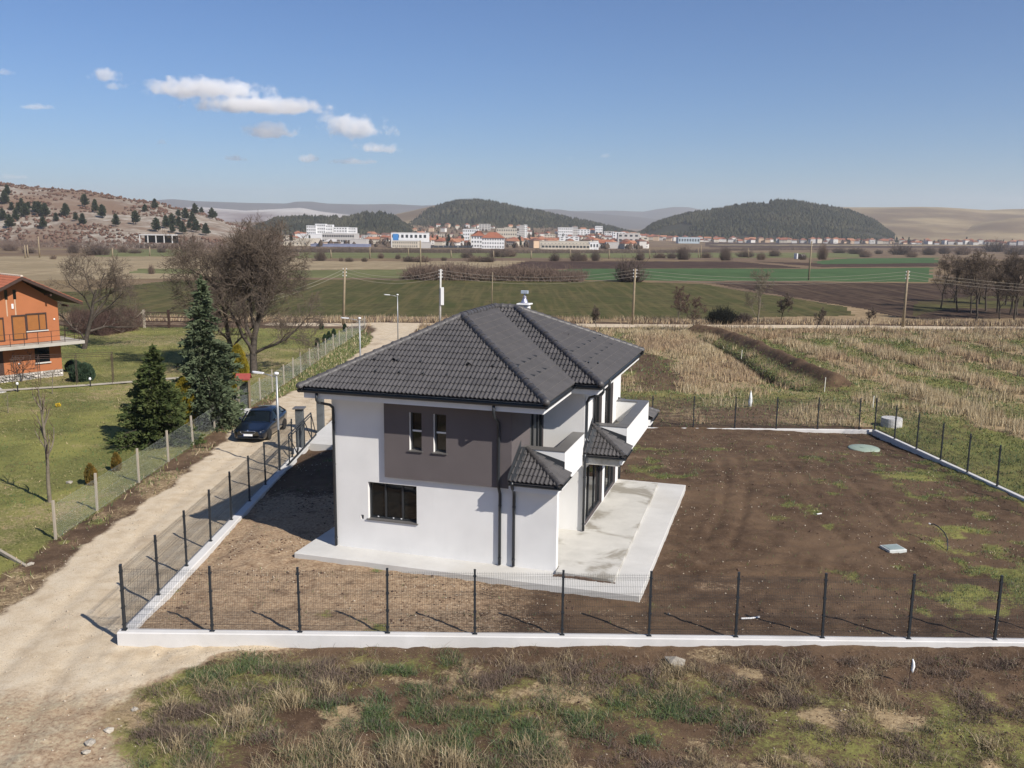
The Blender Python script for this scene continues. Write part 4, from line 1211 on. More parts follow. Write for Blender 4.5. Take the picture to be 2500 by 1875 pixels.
def sect(w, zt, zb): return [(0, zt + .012), (.55 * w, zt + .008), (.86 * w, zt - .015), (.96 * w, zt - .07), (w, zt - .20), (.985 * w, .5 * (zt + zb) - .06), (.99 * w, zb + .10), (.93 * w, zb), (0, zb)]
def loft(mb, rows):
    base = len(mb.v); k = len(rows[0])
    for r in rows: mb.v.extend(r)
    for i in range(len(rows) - 1):
        for j in range(k - 1): mb.f.append((base + i * k + j, base + i * k + j + 1, base + (i + 1) * k + j + 1, base + (i + 1) * k + j))
    return base, k
b = MB(); rows = []
for y, w, zt, zb in ST:
    s_ = sect(w, zt, zb); rows.append([(x, y, z) for x, z in s_] + [(-x, y, z) for x, z in reversed(s_[1:-1])] + [(s_[0][0], y, s_[0][1])])
base, k = loft(b, rows); b.f.append(tuple(range(base, base + k - 1))); b.f.append(tuple(reversed(range(base + (len(rows) - 1) * k, base + len(rows) * k - 1))))
BODY = b.build('body', m_car, CAR, True)
GS = [(1.34, .78, .92, .70), (1.62, .79, 1.12, .66), (2.05, .80, 1.40, .60), (2.35, .80, 1.455, .58), (2.9, .80, 1.465, .57), (3.5, .78, 1.42, .55), (4.0, .74, 1.24, .53), (4.36, .70, 1.03, .56)]
b = MB(); rows = []
for y, wb, zt, wt in GS:
    zb = np.interp(y, [1.34, 2.4, 3.5, 4.4], [.90, .94, .97, 1.01])
    rows.append([(wb, y, zb), (lerp(wb, wt, .9), y, lerp(zb, zt, .86)), (wt * .9, y, zt), (0, y, zt + .012), (-wt * .9, y, zt), (-lerp(wb, wt, .9), y, lerp(zb, zt, .86)), (-wb, y, zb)])
loft(b, rows); b.build('glasshouse', m_cglass, CAR, True)
b = MB(); rows = []
for y, wb, zt, wt in [(2.0, 0, 1.385, .60)] + [(g[0], g[1], g[2], g[3]) for g in GS[2:6]] + [(3.62, 0, 1.385, .55)]:
    rows.append([(wt + .055, y, zt - .055), (wt * .9 + .02, y, zt + .012), (0, y, zt + .028), (-wt * .9 - .02, y, zt + .012), (-wt - .055, y, zt - .055)])
loft(b, rows); b.build('roof', m_car, CAR, True)
for s in (-1, 1):
    for nm, pts in (('pillar', [(.80 * s, 1.36, .93), (.68 * s, 1.98, 1.36)]), ('pillar', [(.80 * s, 2.72, .95), (.66 * s, 2.74, 1.40)]), ('pillar', [(.78 * s, 4.25, 1.0), (.62 * s, 3.62, 1.36)])):
        MB().bar(pts[0], pts[1], .07, .05).build(nm, m_car if nm else m_car, CAR)
    b = MB(); b.lathe([(.04, -.10), (.085, -.07), (.09, .02), (.05, .06)], 10); o = b.build('mirror', m_car, CAR, True, loc=(1.0 * s, 1.62, 1.0), rot=(1.57, 0, 0)); 
    MB().bar((.84 * s, 1.6, .96), (.97 * s, 1.6, .98), .05, .03).build('mirror_arm', m_black, CAR)
    b = MB(); b.add([(.34 * s, -.012, .64), (.60 * s, .05, .655), (.80 * s, .22, .69), (.82 * s, .30, .64), (.66 * s, .075, .575), (.36 * s, -.012, .57)], [(0, 1, 4, 5), (1, 2, 3, 4)]); b.build('headlight', m_head, CAR)
    b = MB(); b.add([(.52 * s, .0, .37), (.70 * s, .055, .38), (.70 * s, .058, .355), (.52 * s, .003, .345)], [(0, 1, 2, 3)]); b.build('fog_trim', m_chrome, CAR)
    for y in (.92, 3.62):
        w = empty('wheel', (.815 * s, y, .32)); w.parent = CAR
        b = MB(); b.lathe([(.20, -.105), (.30, -.11), (.322, -.08), (.322, .08), (.30, .11), (.20, .105)], 24); b.build('tyre', m_rub2, w, True, rot=(0, 1.5708, 0))
        b = MB(); b.lathe([(.21, -.09), (.21, .09), (.17, .085), (.05, .10), (.01, .10)], 20); b.build('rim', m_chrome, w, False, rot=(0, 1.5708 * s, 0))
    b = MB(); b.add([(.917 * s, .56, .20), (.917 * s, .62, .50), (.917 * s, .92, .66), (.917 * s, 1.22, .50), (.917 * s, 1.28, .20)], [(0, 1, 2, 3, 4)]); b.build('wheel_arch', m_black, CAR)
    b = MB(); b.add([(.926 * s, 3.26, .20), (.926 * s, 3.32, .50), (.926 * s, 3.62, .66), (.926 * s, 3.92, .50), (.926 * s, 3.98, .20)], [(0, 1, 2, 3, 4)]); b.build('wheel_arch', m_black, CAR)
b = MB(); b.add([(-.36, -.014, .665), (.36, -.014, .665), (.42, -.01, .62), (.33, -.018, .545), (-.33, -.018, .545), (-.42, -.01, .62)], [(0, 1, 2, 3, 4, 5)]); b.build('grille', m_black, CAR)
b = MB(); b.tube([(-.37, -.02, .672), (0, -.035, .66), (.37, -.02, .672), (.43, -.018, .62), (.34, -.024, .54), (-.34, -.024, .54), (-.43, -.018, .62), (-.37, -.02, .672)], .011, 6); b.build('grille_surround', m_chrome, CAR, True)
b = MB(); b.lathe([(.045, 0), (.045, .012), (.03, .016), (.005, .012)], 14); b.build('badge', m_chrome, CAR, rot=(1.2, 0, 0), loc=(0, -.02, .70))
b = MB(); b.cbox(-.26, -.035, .40, .26, -.022, .51, .006); PL = b.build('number_plate', M('plate_white', (.75, .76, .78, 1), .4, .02, 9), CAR)
b = MB(); b.box(-.258, -.0375, .405, -.225, -.036, .505); b.build('country_strip', M('plate_blue', (.02, .05, .30, 1), .4, .02, 9), PL)
b = MB(); b.add([(-.62, -.0, .33), (.62, -.0, .33), (.58, .0, .25), (-.58, .0, .25)], [(0, 1, 2, 3)]); b.build('lower_intake', m_black, CAR)

# little red-roofed gate canopy beside the fence
KX, KY = -17.35, 58.6
KZ = Tz(KX, KY)
KI = empty('gate_canopy', (KX, KY, KZ), .1, 'narrow dark gate with a small red tiled canopy roof in the wire fence', 'gate')
m_wood = M('weathered_wood', (.20, .155, .10, 1), .8, .2, 4); m_redt = M('red_roof_sheet', (.27, .055, .045, 1), .6, .15, 5)
for x in (-.34, .34): MB().box(x - .06, -.06, 0, x + .06, .06, 2.05).build('post', m_wood, KI)
MB().box(-.27, -.03, .05, .27, .03, 1.8).build('gate_leaf', M('dark_green_leaf', (.018, .022, .018, 1), .6, .1, 4), KI)
b = MB(); b.add([(-.46, -.42, 2.02), (.46, -.42, 2.02), (.46, 0, 2.36), (-.46, 0, 2.36), (.46, .42, 2.02), (-.46, .42, 2.02)], [(0, 1, 2, 3), (3, 2, 4, 5)])
b.add([(-.46, -.42, 1.97), (.46, -.42, 1.97), (.46, 0, 2.31), (-.46, 0, 2.31), (.46, .42, 1.97), (-.46, .42, 1.97)], [(3, 2, 1, 0), (5, 4, 2, 3), (0, 1, 2, 3)][:2])
b.build('canopy_roof', m_redt, KI)
sb = MB(); sb.prism([(-17.9, 56.6), (-16.3, 56.4), (-16.2, 58.2), (-17.8, 58.4)], KZ - .1, KZ + .12); tag(sb.build('gate_step', m_apron), 'pale concrete step in front of the red-roofed gate', 'step')

# ---- orange neighbour house
OHR = Vector((-35.54, 71.77, -.8)); OA = math.radians(49.8)
OH = empty('orange_house', OHR, OA, 'orange two-storey house with balcony, stone base and gabled tile roof at the left edge', 'house')
m_or = stucco('orange_render', PC(200, 122, 78), .05); m_shut = M('ochre_shutter', PC(176, 108, 46), .6, .08, 3); m_brn = M('dark_brown_wood', (.045, .024, .018, 1), .7, .2, 4)
m_otile = M('orange_roof_tile', PC(190, 108, 76), .8, .2, 4, .4, 12)
W0, W1, DP = -5.9, 0.0, 9.0         # facade from W0 to W1 at y=0, body goes to +y
gz = lambda x: 5.87 + (7.89 - 5.87) * (1 - abs(x + 2.92) / 2.95)
b = MB()
b.add([(W0, 0, .58), (W1, 0, .58), (W1, 0, 5.87), (-2.92, 0, 7.85), (W0, 0, 5.87)], [(0, 1, 2, 3, 4)])
b.add([(W1, 0, .58), (W1, DP, .58), (W1, DP, 5.87), (W1, 0, 5.87)], [(0, 1, 2, 3)]); b.add([(W0, 0, .58), (W0, 0, 5.87), (W0, DP, 5.87), (W0, DP, .58)], [(0, 1, 2, 3)])
b.add([(W0, DP, .58), (W0, DP, 5.87), (-2.92, DP, 7.85), (W1, DP, 5.87), (W1, DP, .58)], [(0, 1, 2, 3, 4)])
b.build('wall', m_or, OH)
m_rubble = concrete('mortar', (.30, .28, .25, 1), (.18, .17, .15, 1), 6, .6)
# stone base: individual stones over a mortar core
b = MB(); b.box(W0 - .03, -.03, -.5, W1 + .03, DP + .03, .58); SB = b.build('stone_base', m_rubble, OH)
m_bst = M('base_stone', (.42, .39, .36, 1), .9, .3, 5, .5, 12, rnd=.45)
BST = [rock_mesh(50 + i, 1.0) for i in range(4)]
for me in BST: me.materials.append(m_bst)
xx = W0 + .1; 
for rw, z in enumerate((.02, .25, .46)):
    xx = W0 + .1 + .12 * rw
    while xx < W1 - .05:
        w = RNG.uniform(.14, .24); link('stone', BST[RNG.randrange(4)], None, SB, (xx + w / 2, -.03, z), (RNG.uniform(0, 3), RNG.uniform(0, .4), 0), (w * .62, .07, .15)); xx += w * 1.12
# roof: two slopes with overhang, ridge along y
for s, e in ((1, 1.45), (-1, -7.29)):
    b = MB(); zr, ze = 7.97, 5.82
    y0, y1 = -1.1, DP + .6
    b.add([(-2.92, y0, zr), (e, y0, ze), (e, y1, ze), (-2.92, y1, zr), (-2.92, y0, zr - .16), (e, y0, ze - .16), (e, y1, ze - .16), (-2.92, y1, zr - .16)], [(0, 1, 2, 3) if s > 0 else (3, 2, 1, 0), (4, 7, 6, 5), (0, 4, 5, 1), (2, 6, 7, 3), (1, 5, 6, 2)])
    R_ = b.build('roof', m_brn, OH)
    # tile courses
    cnt = 0
    for r in range(14):
        for c_ in range(30):
            yy = y0 + c_ * (y1 - y0) / 30; t0, t1 = r / 14, (r + 1.12) / 14
            if t1 > 1.02: t1 = 1.02
            pa = Vector((lerp(-2.92, e, t0), yy, lerp(zr, ze, t0) + .015)); pb_ = Vector((lerp(-2.92, e, t1), yy, lerp(zr, ze, t1) + .05)); w = (y1 - y0) / 30
            m = MB(); 
            for q in (pa, pb_):
                for i in range(4): m.v.append((q.x, q.y + w * i / 3 * .98, q.z + (.0, .055, .055, .0)[i]))
            m.f = [(i, i + 1, 5 + i, 4 + i) if s < 0 else (i + 1, i, 4 + i, 5 + i) for i in range(3)]
            if s < 0 or True:
                if cnt == 0: acc = MB()
                acc.add(m.v, m.f); cnt += 1
    o = acc.build('roof_tiles', m_otile, R_); o['kind'] = 'stuff'
b = MB()
rd = [(-2.92, -1.1 + i * .42) for i in range(25)]
for i, (x, y) in enumerate(rd):
    m = MB(); m.tube([(x, y, 8.02), (x, y + .44, 8.01)], [.10, .085], 8); m.build('ridge_tile', M_RT if i else (globals().__setitem__('M_RT', M('pale_ridge_tile', PC(226, 206, 184), .8, .15, 3)) or M_RT), OH, True)
for s, e in ((1, 1.45), (-1, -7.29)):
    b = MB(); b.add([(-2.92, -1.13, 7.99), (e, -1.13, 5.84), (e, -1.13, 5.60), (-2.92, -1.13, 7.75), (-2.92, -1.09, 7.99), (e, -1.09, 5.84), (e, -1.09, 5.60), (-2.92, -1.09, 7.75)], [(0, 3, 2, 1), (4, 5, 6, 7), (0, 1, 5, 4), (3, 7, 6, 2), (1, 2, 6, 5)]); b.build('barge_board', m_brn, OH)
for x in (-.9, .35): MB().bar((x, -1.05, gz(x) + .0 if x < 0 else 5.62), (x, .0, gz(x) + .0 if x < 0 else 5.62), .12, .14).build('rafter_end', m_brn, OH)
# balcony slab and railing
m_path0 = concrete('worn_balcony_concrete', (.40, .375, .33, 1), (.28, .25, .21, 1), 1.5, .7)
b = MB(); b.box(W0 - .6, -1.35, 2.62, 1.3, -.002, 2.86); b.box(.003, 0, 2.62, 1.3, 5.5, 2.86); b.build('balcony_slab', m_path0, OH)
for x in (-6.3, -5.2, -4.2, -3.2, -2.2, -1.2, -.2, .9):
    MB().bar((x, -1.28, 2.86), (x, -1.28, 3.78), .035).build('railing_post', m_brn, OH)
for z in (3.02, 3.38, 3.78): MB().bar((-6.5, -1.28, z), (1.22, -1.28, z), .03).build('rail', m_brn, OH)
for z in (3.02, 3.38, 3.78): MB().bar((1.22, -1.28, z), (1.22, 5.4, z), .03).build('rail', m_brn, OH)
for y in (.2, 1.8, 3.4, 5.3): MB().bar((1.22, y, 2.86), (1.22, y, 3.78), .035).build('railing_post', m_brn, OH)
def shuttered(x0, x1, z0, z1, cols, name='window'):
    b = MB()
    b.box(x0, -.05, z0, x0 + .09, .02, z1); b.box(x1 - .09, -.05, z0, x1, .02, z1); b.box(x0, -.06, z1 - .12, x1, .02, z1); b.box(x0 + .09, -.04, z0, x1 - .09, .02, z0 + .05)
    for c in cols: x = lerp(x0, x1, c); b.box(x - .04, -.045, z0 + .05, x + .04, .02, z1 - .12)
    w = b.build(name, m_brn, OH)
    ed = [x0 + .09] + [lerp(x0, x1, c) for c in cols] + [x1 - .09]
    for a_, c_ in zip(ed[:-1], ed[1:]): MB().box(a_ + .03, -.012, z0 + .05, c_ - .03, .0, z1 - .12).build('shutter', m_shut, w)
shuttered(-2.45, -.92, 3.78, 5.12, (.62,)); shuttered(-3.5, -2.44, 3.15, 5.06, (.05,), 'balcony_door'); shuttered(-5.2, -4.05, 3.15, 4.95, (.5,), 'balcony_door')
MB().box(-2.5, -.08, 3.70, -.85, .02, 3.775).build('window_sill', m_apron, OH)
for x in (-3.85, -3.24):
    MB().box(x, -.006, 6.25, x + .23, .01, 6.98).build('window', m_glass, OH)
    MB().box(x + .06, -.008, 5.0, x + .15, -.001, 6.24).build('stain_streak', M('lime_stain', PC(214, 180, 150), .9, .1, 2), OH)
MB().cbox(-3.42, -.06, 5.55, -3.27, .0, 5.92, .01).build('meter_box', m_fascia, OH)
MB().box(-2.0, -.02, 1.30, -.9, .015, 2.45).build('window', m_glass, OH); MB().box(-2.05, -.12, 1.19, -.85, .01, 1.28).build('window_sill', m_apron, OH)
MB().box(-5.4, -.02, .60, -4.3, .012, 2.55).build('door', m_brn, OH)
for x, z in ((-.35, 4.55), (-3.2, 1.35)):
    MB().lathe([(.02, 0), (.07, .01), (.07, .05), (.02, .07)], 10).build('wall_lamp', M_LAMP, OH, loc=(x, -.0, z), rot=(1.57, 0, 0))

# pergola frame in front of it, garden lights, path
PG = empty('pergola_frame', (-33.2, 67.0, Tz(-33, 67)), math.radians(20.5), 'thin rusty pipe pergola frame standing on the lawn beside the orange house', 'pergola')
m_rust = M('rusty_pipe', (.06, .038, .03, 1), .8, .2, 6)
for x in (-3.3, -1.6, .9, 3.35):
    for y in (0, 1.0): MB().tube([(x, y, -.1), (x, y, 2.15)], .022, 6).build('upright', m_rust, PG)
    MB().tube([(x, 0, 2.15), (x, 1.0, 2.3), (x, 2.0, 2.15)], .018, 6).build('crossbar', m_rust, PG)
for y in (0, 1.0, 2.0): MB().tube([(-3.4, y, 2.15), (3.4, y, 2.15)], .018, 6).build('rail', m_rust, PG)
for x in (-3.3, 3.35): MB().tube([(x, 2, -.1), (x, 2, 2.15)], .022, 6).build('upright', m_rust, PG)
for i, (x, y) in enumerate(((-35.3, 64.6), (-31.2, 67.0))):
    g = empty('garden_light', (x, y, Tz(x, y)), 0, ('short garden light with white head at the left end of the path', 'short garden light with white head halfway along the path')[i], 'garden light')
    MB().tube([(0, 0, -.1), (0, 0, .5)], .045, 8).build('stem', m_black, g); MB().lathe([(.04, .5), (.085, .52), (.09, .62), (.06, .69), (.02, .70)], 12).build('head', M_LAMP, g, True)
def strip(name, pts, w, mat, lift=.02, kind='structure'):
    b = MB(); n = 0; P = []
    for a_, c_ in zip(pts[:-1], pts[1:]):
        for i in range(8): P.append(Vector(a_).lerp(Vector(c_), i / 8))
    P.append(Vector(pts[-1]))
    for i, p in enumerate(P):
        d = (P[min(i + 1, len(P) - 1)] - P[max(i - 1, 0)]).normalized(); s = Vector((-d.y, d.x)) * (w / 2)
        for q in (p.xy + s, p.xy - s): b.v.append((q.x, q.y, Tz(q.x, q.y) + lift + .05))
    for i in range(len(P) - 1): b.f.append((2 * i, 2 * i + 1, 2 * i + 3, 2 * i + 2))
    return tag(b.build(name, mat), kind=kind)
m_path = concrete('garden_path_concrete', (.42, .38, .31, 1), (.32, .28, .22, 1), 2, .6)
strip('garden_path', [(-44, 61.5, 0), (-36.2, 65.0, 0), (-31.5, 67.4, 0), (-28.6, 69.3, 0), (-24.5, 72.2, 0), (-17.8, 61.0, 0)], .8, m_path)
pv = MB(); pv.prism([(-46, 60.2), (-37.2, 62.5), (-36.0, 64.4), (-37.5, 66.2), (-46, 62)], -.95, -.70); tag(pv.build('garden_paving', m_apron), kind='structure')

# brown gate fence at the back of the lawn
BG = empty('plank_gate', (-43.0, 107.0, Tz(-43, 107)), -.03, 'dark timber rail gate with bracing post at the back of the lawn', 'gate')
for x in (0, 2.9, 5.8, 8.7): MB().box(x - .13, -.1, -.1, x + .13, .1, 2.1).build('post', m_brn if x else m_cpost, BG)
for z in (.25, .75, 1.25, 1.75): MB().bar((.1, 0, z), (8.7, 0, z), .06, .10).build('rail', m_brn, BG)
MB().bar((-.1, 0, 1.9), (-2.2, -.2, .05), .12).build('brace', m_cpost, BG)
# ================================================================= TREES AND SHRUBS
def segs_mesh(name, P0, P1, R0, R1, sides, mat, smooth=True):
    """tapered prisms for arrays of segments"""
    P0, P1 = np.asarray(P0, float), np.asarray(P1, float); R0, R1 = np.asarray(R0, float), np.asarray(R1, float)
    n = len(P0); d = P1 - P0; d /= np.linalg.norm(d, axis=1, keepdims=True) + 1e-9
    ref = np.where(np.abs(d[:, 2:3]) < .9, np.array([[0, 0, 1.0]]), np.array([[1.0, 0, 0]]))
    a = np.cross(d, ref); a /= np.linalg.norm(a, axis=1, keepdims=True) + 1e-9; b = np.cross(a, d)
    V = np.zeros((n, 2, sides, 3))
    for k in range(sides):
        an = 2 * math.pi * k / sides; o = a * math.cos(an) + b * math.sin(an)
        V[:, 0, k] = P0 + o * R0[:, None]; V[:, 1, k] = P1 + o * R1[:, None]
    base = (np.arange(n) * 2 * sides)[:, None]
    F = np.concatenate([np.concatenate([base + k, base + (k + 1) % sides, base + sides + (k + 1) % sides, base + sides + k], 1)[:, None] for k in range(sides)], 1).reshape(-1, 4)
    return np_mesh(name, V.reshape(-1, 3), F, mat, smooth)
def bark(name, col, var=.3):
    t = NT(name); v = t.obj(); n = t.noise(v, 5, 5, .7); oi = t.new('ShaderNodeObjectInfo')
    t.base(t.ramp(n, [(.3, scl(col, 1 - var)), (.7, scl(col, 1 + var))])); t.b.inputs['Roughness'].default_value = .95; t.b.inputs['Specular IOR Level'].default_value = .1
    t.bump(t.noise(v, 18, 4, .7), .6, .03)
    return t.m
m_bark = bark('dark_bark', (.075, .063, .053, 1)); m_twig = bark('brown_twigs', (.135, .106, .084, 1)); m_twig2 = bark('pale_twigs', (.20, .17, .125, 1)); m_barkp = bark('pale_bark', (.17, .145, .11, 1))
m_redtw = bark('reddish_twigs', (.115, .074, .062, 1))
def grow(seed, height, spread, trunk_r, fork=.28, lean=0.0, nmain=5, dens=1.0, levels=5, up=.35, droop=0.0, wig=.22):
    """skeleton of a bare tree: list of (p0, p1, r0, r1, level)"""
    r = random.Random(seed); out = []
    def rv(): return Vector((r.gauss(0, 1), r.gauss(0, 1), r.gauss(0, 1)))
    def branch(p, d, L, rad, lev):
        n = 5 if lev < 2 else 4 if lev < 4 else 2
        pts = [p]; q = p.copy(); dd = d.copy()
        for i in range(n):
            dd = (dd + rv() * wig * (.5 if lev == 0 else 1) + Vector((0, 0, up * .25 if lev < 3 else -droop))).normalized()
            q2 = q + dd * (L / n); ra = rad * (1 - .62 * i / n); rb = rad * (1 - .62 * (i + 1) / n)
            out.append((q.copy(), q2.copy(), ra, rb, lev)); q = q2; pts.append(q2)
        if lev >= levels: return
        kids = {0: nmain, 1: 5, 2: 5, 3: 5, 4: 5}.get(lev, 4)
        kids = max(2, int(kids * dens + r.random()))
        for k in range(kids):
            t = (fork + (1 - fork) * (k + r.random()) / kids) if lev == 0 else (.22 + .78 * (k + r.random()) / kids)
            t = min(t, .999); i = min(int(t * n), n - 1); pp = pts[i].lerp(pts[i + 1], t * n - i)
            ax = (pts[i + 1] - pts[i]).normalized()
            side = rv(); side = (side - ax * side.dot(ax)).normalized()
            ang = r.uniform(.45, .95) if lev else r.uniform(.35, .95)
            nd = (ax * math.cos(ang) + side * math.sin(ang)); nd.z += up * .3; nd.normalize()
            ll = {0: spread * r.uniform(.75, 1.1), 1: spread * r.uniform(.38, .6), 2: spread * r.uniform(.24, .36), 3: spread * r.uniform(.13, .22), 4: spread * r.uniform(.08, .13)}.get(lev, .3)
            branch(pp, nd, ll * (1.0 - .35 * t if lev else 1.15 - .5 * t), max(rad * r.uniform(.42, .58) * (1 - .3 * t), .007), lev + 1)
    branch(Vector((0, 0, -.15)), Vector((lean, 0, 1)).normalized(), height * .8, trunk_r, 0)
    return out
def bare_tree_meshes(seed, height, spread, trunk_r, mt=None, mw=None, twr=1.0, **kw):
    sk = grow(seed, height, spread, trunk_r, **kw)
    zmax = max(s[1].z for s in sk); k = height / zmax
    A = lambda i, S_: np.array([s[i][:] for s in S_]) * k
    big = [s for s in sk if s[4] <= 1]; mid = [s for s in sk if s[4] == 2]; tw = [s for s in sk if s[4] > 2]
    trunk = segs_mesh('trunk', A(0, big), A(1, big), [s[2] * k for s in big], [s[3] * k for s in big], 8, mt or m_bark)
    al = mid + tw
    crown = segs_mesh('crown', A(0, al), A(1, al), [max(s[2] * k, .008 * twr) for s in al], [max(s[3] * k, .006 * twr) for s in al], 3, mw or m_twig, False)
    return trunk, crown
def put_tree(name, meshes, loc, rz, label, cat='tree', group=None, sc=1.0, parts=('trunk', 'crown')):
    o = empty(name, loc, rz, label, cat, group); o.scale = (sc, sc, sc)
    for nm, me in zip(parts, meshes): link(nm, me, None, o)
    return o
def gp(px, py, z=-.8):
    c = G(px, py, z) if py > 720 else Gt(px, py); return Vector((c.x, c.y, Tz(c.x, c.y)))

BIG = bare_tree_meshes(3, 13.2, 8.0, .42, fork=.15, nmain=12, dens=1.14, up=.30, twr=1.5)
put_tree('bare_tree', BIG, gp(620, 912), .4, 'large bare broad-crowned tree with thick dark trunk behind the spruce')
B2 = bare_tree_meshes(5, 11.6, 7.6, .30, fork=.18, nmain=9, dens=1.05, up=.24, twr=1.4)
put_tree('bare_tree', B2, gp(566, 894), 1.2, 'smaller bare tree close behind the left of the largest bare tree')
B3 = bare_tree_meshes(8, 10.4, 6.8, .34, fork=.12, nmain=9, dens=.95, up=.22, twr=1.3)
put_tree('bare_tree', B3, gp(205, 850), 5.1, 'wide bare tree standing behind the orange house')
# grove at the right edge
GV = [bare_tree_meshes(20 + i, 8.6, 3.9, .17, fork=.30, nmain=6, dens=.95, up=.45, twr=1.5) for i in range(3)]
grove = [(2297, 748, 1.0, 'double-stemmed bare tree, leftmost of the right-hand grove'), (2338, 758, .95, 'slim bare tree second from the left in the right-hand grove'), (2370, 762, .9, 'thin bare tree just left of the stoutest tree of the grove'),
         (2383, 783, 1.15, 'stout bare tree nearest the gravel track in the right-hand grove'), (2407, 756, 1.0, 'bare tree standing behind the stoutest tree of the grove'), (2435, 760, 1.05, 'bare tree with dark trunk third from the right edge of the grove'),
         (2441, 776, .85, 'pale thin bare tree in the front row of the grove'), (2466, 765, 1.0, 'bare tree of the back row near the right end of the grove'), (2476, 777, 1.0, 'thin straight bare tree at the front right of the grove'), (2483, 766, 1.0, 'bare tree in the back row beside the right picture edge'), (2530, 770, 1.2, 'bare tree cut by the right picture edge'),
         (2330, 735, .95, 'bare tree deeper inside the left part of the grove'), (2455, 742, 1.05, 'bare tree far back in the middle of the grove'), (2500, 745, 1.1, 'bare tree far back at the right end of the grove'), (2390, 738, 1.0, 'bare tree far back left of centre in the grove')]
for i, (px, py, s_, lb) in enumerate(grove):
    put_tree('bare_tree', GV[i % 3], gp(px, py), i * 1.7, lb, 'tree', 'trees of the right-hand grove', s_)
# saplings and roadside trees
SP1 = bare_tree_meshes(31, 4.8, 2.6, .09, fork=.12, nmain=8, dens=.78, up=.45, wig=.18, mt=m_barkp, mw=m_redtw, twr=1.6)
SP2 = bare_tree_meshes(32, 7.2, 3.4, .13, fork=.06, nmain=9, dens=.78, up=.6, wig=.13, mt=m_barkp, mw=m_twig2, twr=1.6)
SP3 = bare_tree_meshes(33, 3.0, 1.5, .07, fork=.35, nmain=6, dens=.9, up=.5, mt=m_bark, mw=m_twig, twr=1.5)
put_tree('bare_tree', SP1, gp(1655, 785), 0, 'reddish bare bush-like tree behind the gravel track, left of two')
put_tree('bare_tree', SP1, gp(1693, 812), 2, 'reddish bare tree with bent trunk in front of the gravel track', sc=1.0)
put_tree('bare_tree', SP2, gp(1850, 788), 1, 'tall pale bare tree with upright limbs behind the gravel track')
put_tree('bare_tree', SP3, gp(1907, 783), 1, 'dark upright bare shrub right of the tall pale tree', sc=1.35)
put_tree('bare_tree', SP3, gp(1993, 803), 2.4, 'small crooked bare tree beside the gravel track', sc=.95)
put_tree('bare_tree', SP3, gp(1456, 801), .3, 'small bare tree in the dry grass behind the right roof slope')
put_tree('bare_tree', SP3, gp(2120, 790), 1.1, 'thin bare shrub left of the right-hand leaning pole', sc=.8)
# young tree with a straight stem on the lawn
YS = bare_tree_meshes(41, 5.4, 1.15, .085, fork=.34, nmain=20, dens=.6, up=.9, wig=.10, levels=2, mt=m_barkp, mw=m_redtw, twr=1.0)
put_tree('bare_tree', YS, gp(122, 1227, -.5), 0, 'slender young bare tree with straight stem on the lawn at the left')
YS2 = bare_tree_meshes(42, 1.9, .7, .03, fork=.3, nmain=8, dens=.6, levels=2, mt=m_barkp, mw=m_twig2)
put_tree('bare_tree', YS2, gp(128, 960, -.7), 1, 'thin pale sapling near the path on the lawn')
put_tree('bare_tree', YS2, gp(20, 1010, -.7), 2, 'tiny sapling at the left edge of the lawn', sc=.8)
VN = bare_tree_meshes(43, 2.4, 2.2, .09, fork=.5, nmain=7, dens=.8, levels=3, up=.1, mt=m_bark, mw=m_redtw, twr=1.4)
put_tree('grape_vine', VN, gp(52, 930, -.7), .4, 'gnarled bare vine in front of the orange house', 'vine')
put_tree('grape_vine', VN, gp(125, 915, -.7), 2.0, 'second bare vine near the right corner of the orange house', 'vine', sc=.8)

# ---- conifers: drooping boughs covered with small needle sprays
def foliage(name, c0, c1, c2, sc=1.1):
    t = NT(name); v = t.obj(); n = t.noise(v, sc, 5, .7); n2 = t.noise(v, sc * 7, 3, .7)
    c = t.ramp(n, [(.30, c0), (.52, c1), (.76, c2)]); c = t.mix(t.mapr(n2, .5, .75), c, c2)
    t.base(c); t.b.inputs['Roughness'].default_value = .75; t.b.inputs['Specular IOR Level'].default_value = .15
    return t.m
m_spruce = foliage('blue_spruce_needles', (.036, .052, .028, 1), (.090, .116, .062, 1), (.165, .188, .112, 1)); m_fir = foliage('fir_needles', (.024, .040, .015, 1), (.060, .082, .027, 1), (.125, .135, .046, 1))
m_gold = foliage('golden_thuja', (.09, .085, .012, 1), (.20, .165, .018, 1), (.34, .24, .03, 1), 2.0); m_thg = foliage('young_thuja', (.05, .06, .018, 1), (.12, .085, .02, 1), (.26, .14, .03, 1), 3); m_pine = foliage('pine_needles', (.018, .028, .014, 1), (.038, .052, .026, 1), (.062, .074, .038, 1), .4)
m_dgreen = foliage('evergreen_shrub', (.02, .035, .02, 1), (.035, .06, .035, 1), (.06, .09, .05, 1), 2)
def sprays(C, D, size, flat=.5, rg=NR):
    """two crossed triangles pointing along D at each centre"""
    n = len(C); D = D / (np.linalg.norm(D, axis=1, keepdims=True) + 1e-9)
    R = rg.normal(size=(n, 3)); R[:, 2] *= flat; a = np.cross(D, R); a /= np.linalg.norm(a, axis=1, keepdims=True) + 1e-9
    L = (size * rg.uniform(.6, 1.35, n))[:, None]; W = L * .42
    b = np.cross(a, D)
    V = np.stack([C - a * W - D * L * .3, C + a * W - D * L * .3, C + D * L, C - b * W - D * L * .3, C + b * W - D * L * .3, C + D * L * .9], 1).reshape(-1, 3)
    return V, np.arange(len(V)).reshape(-1, 3)
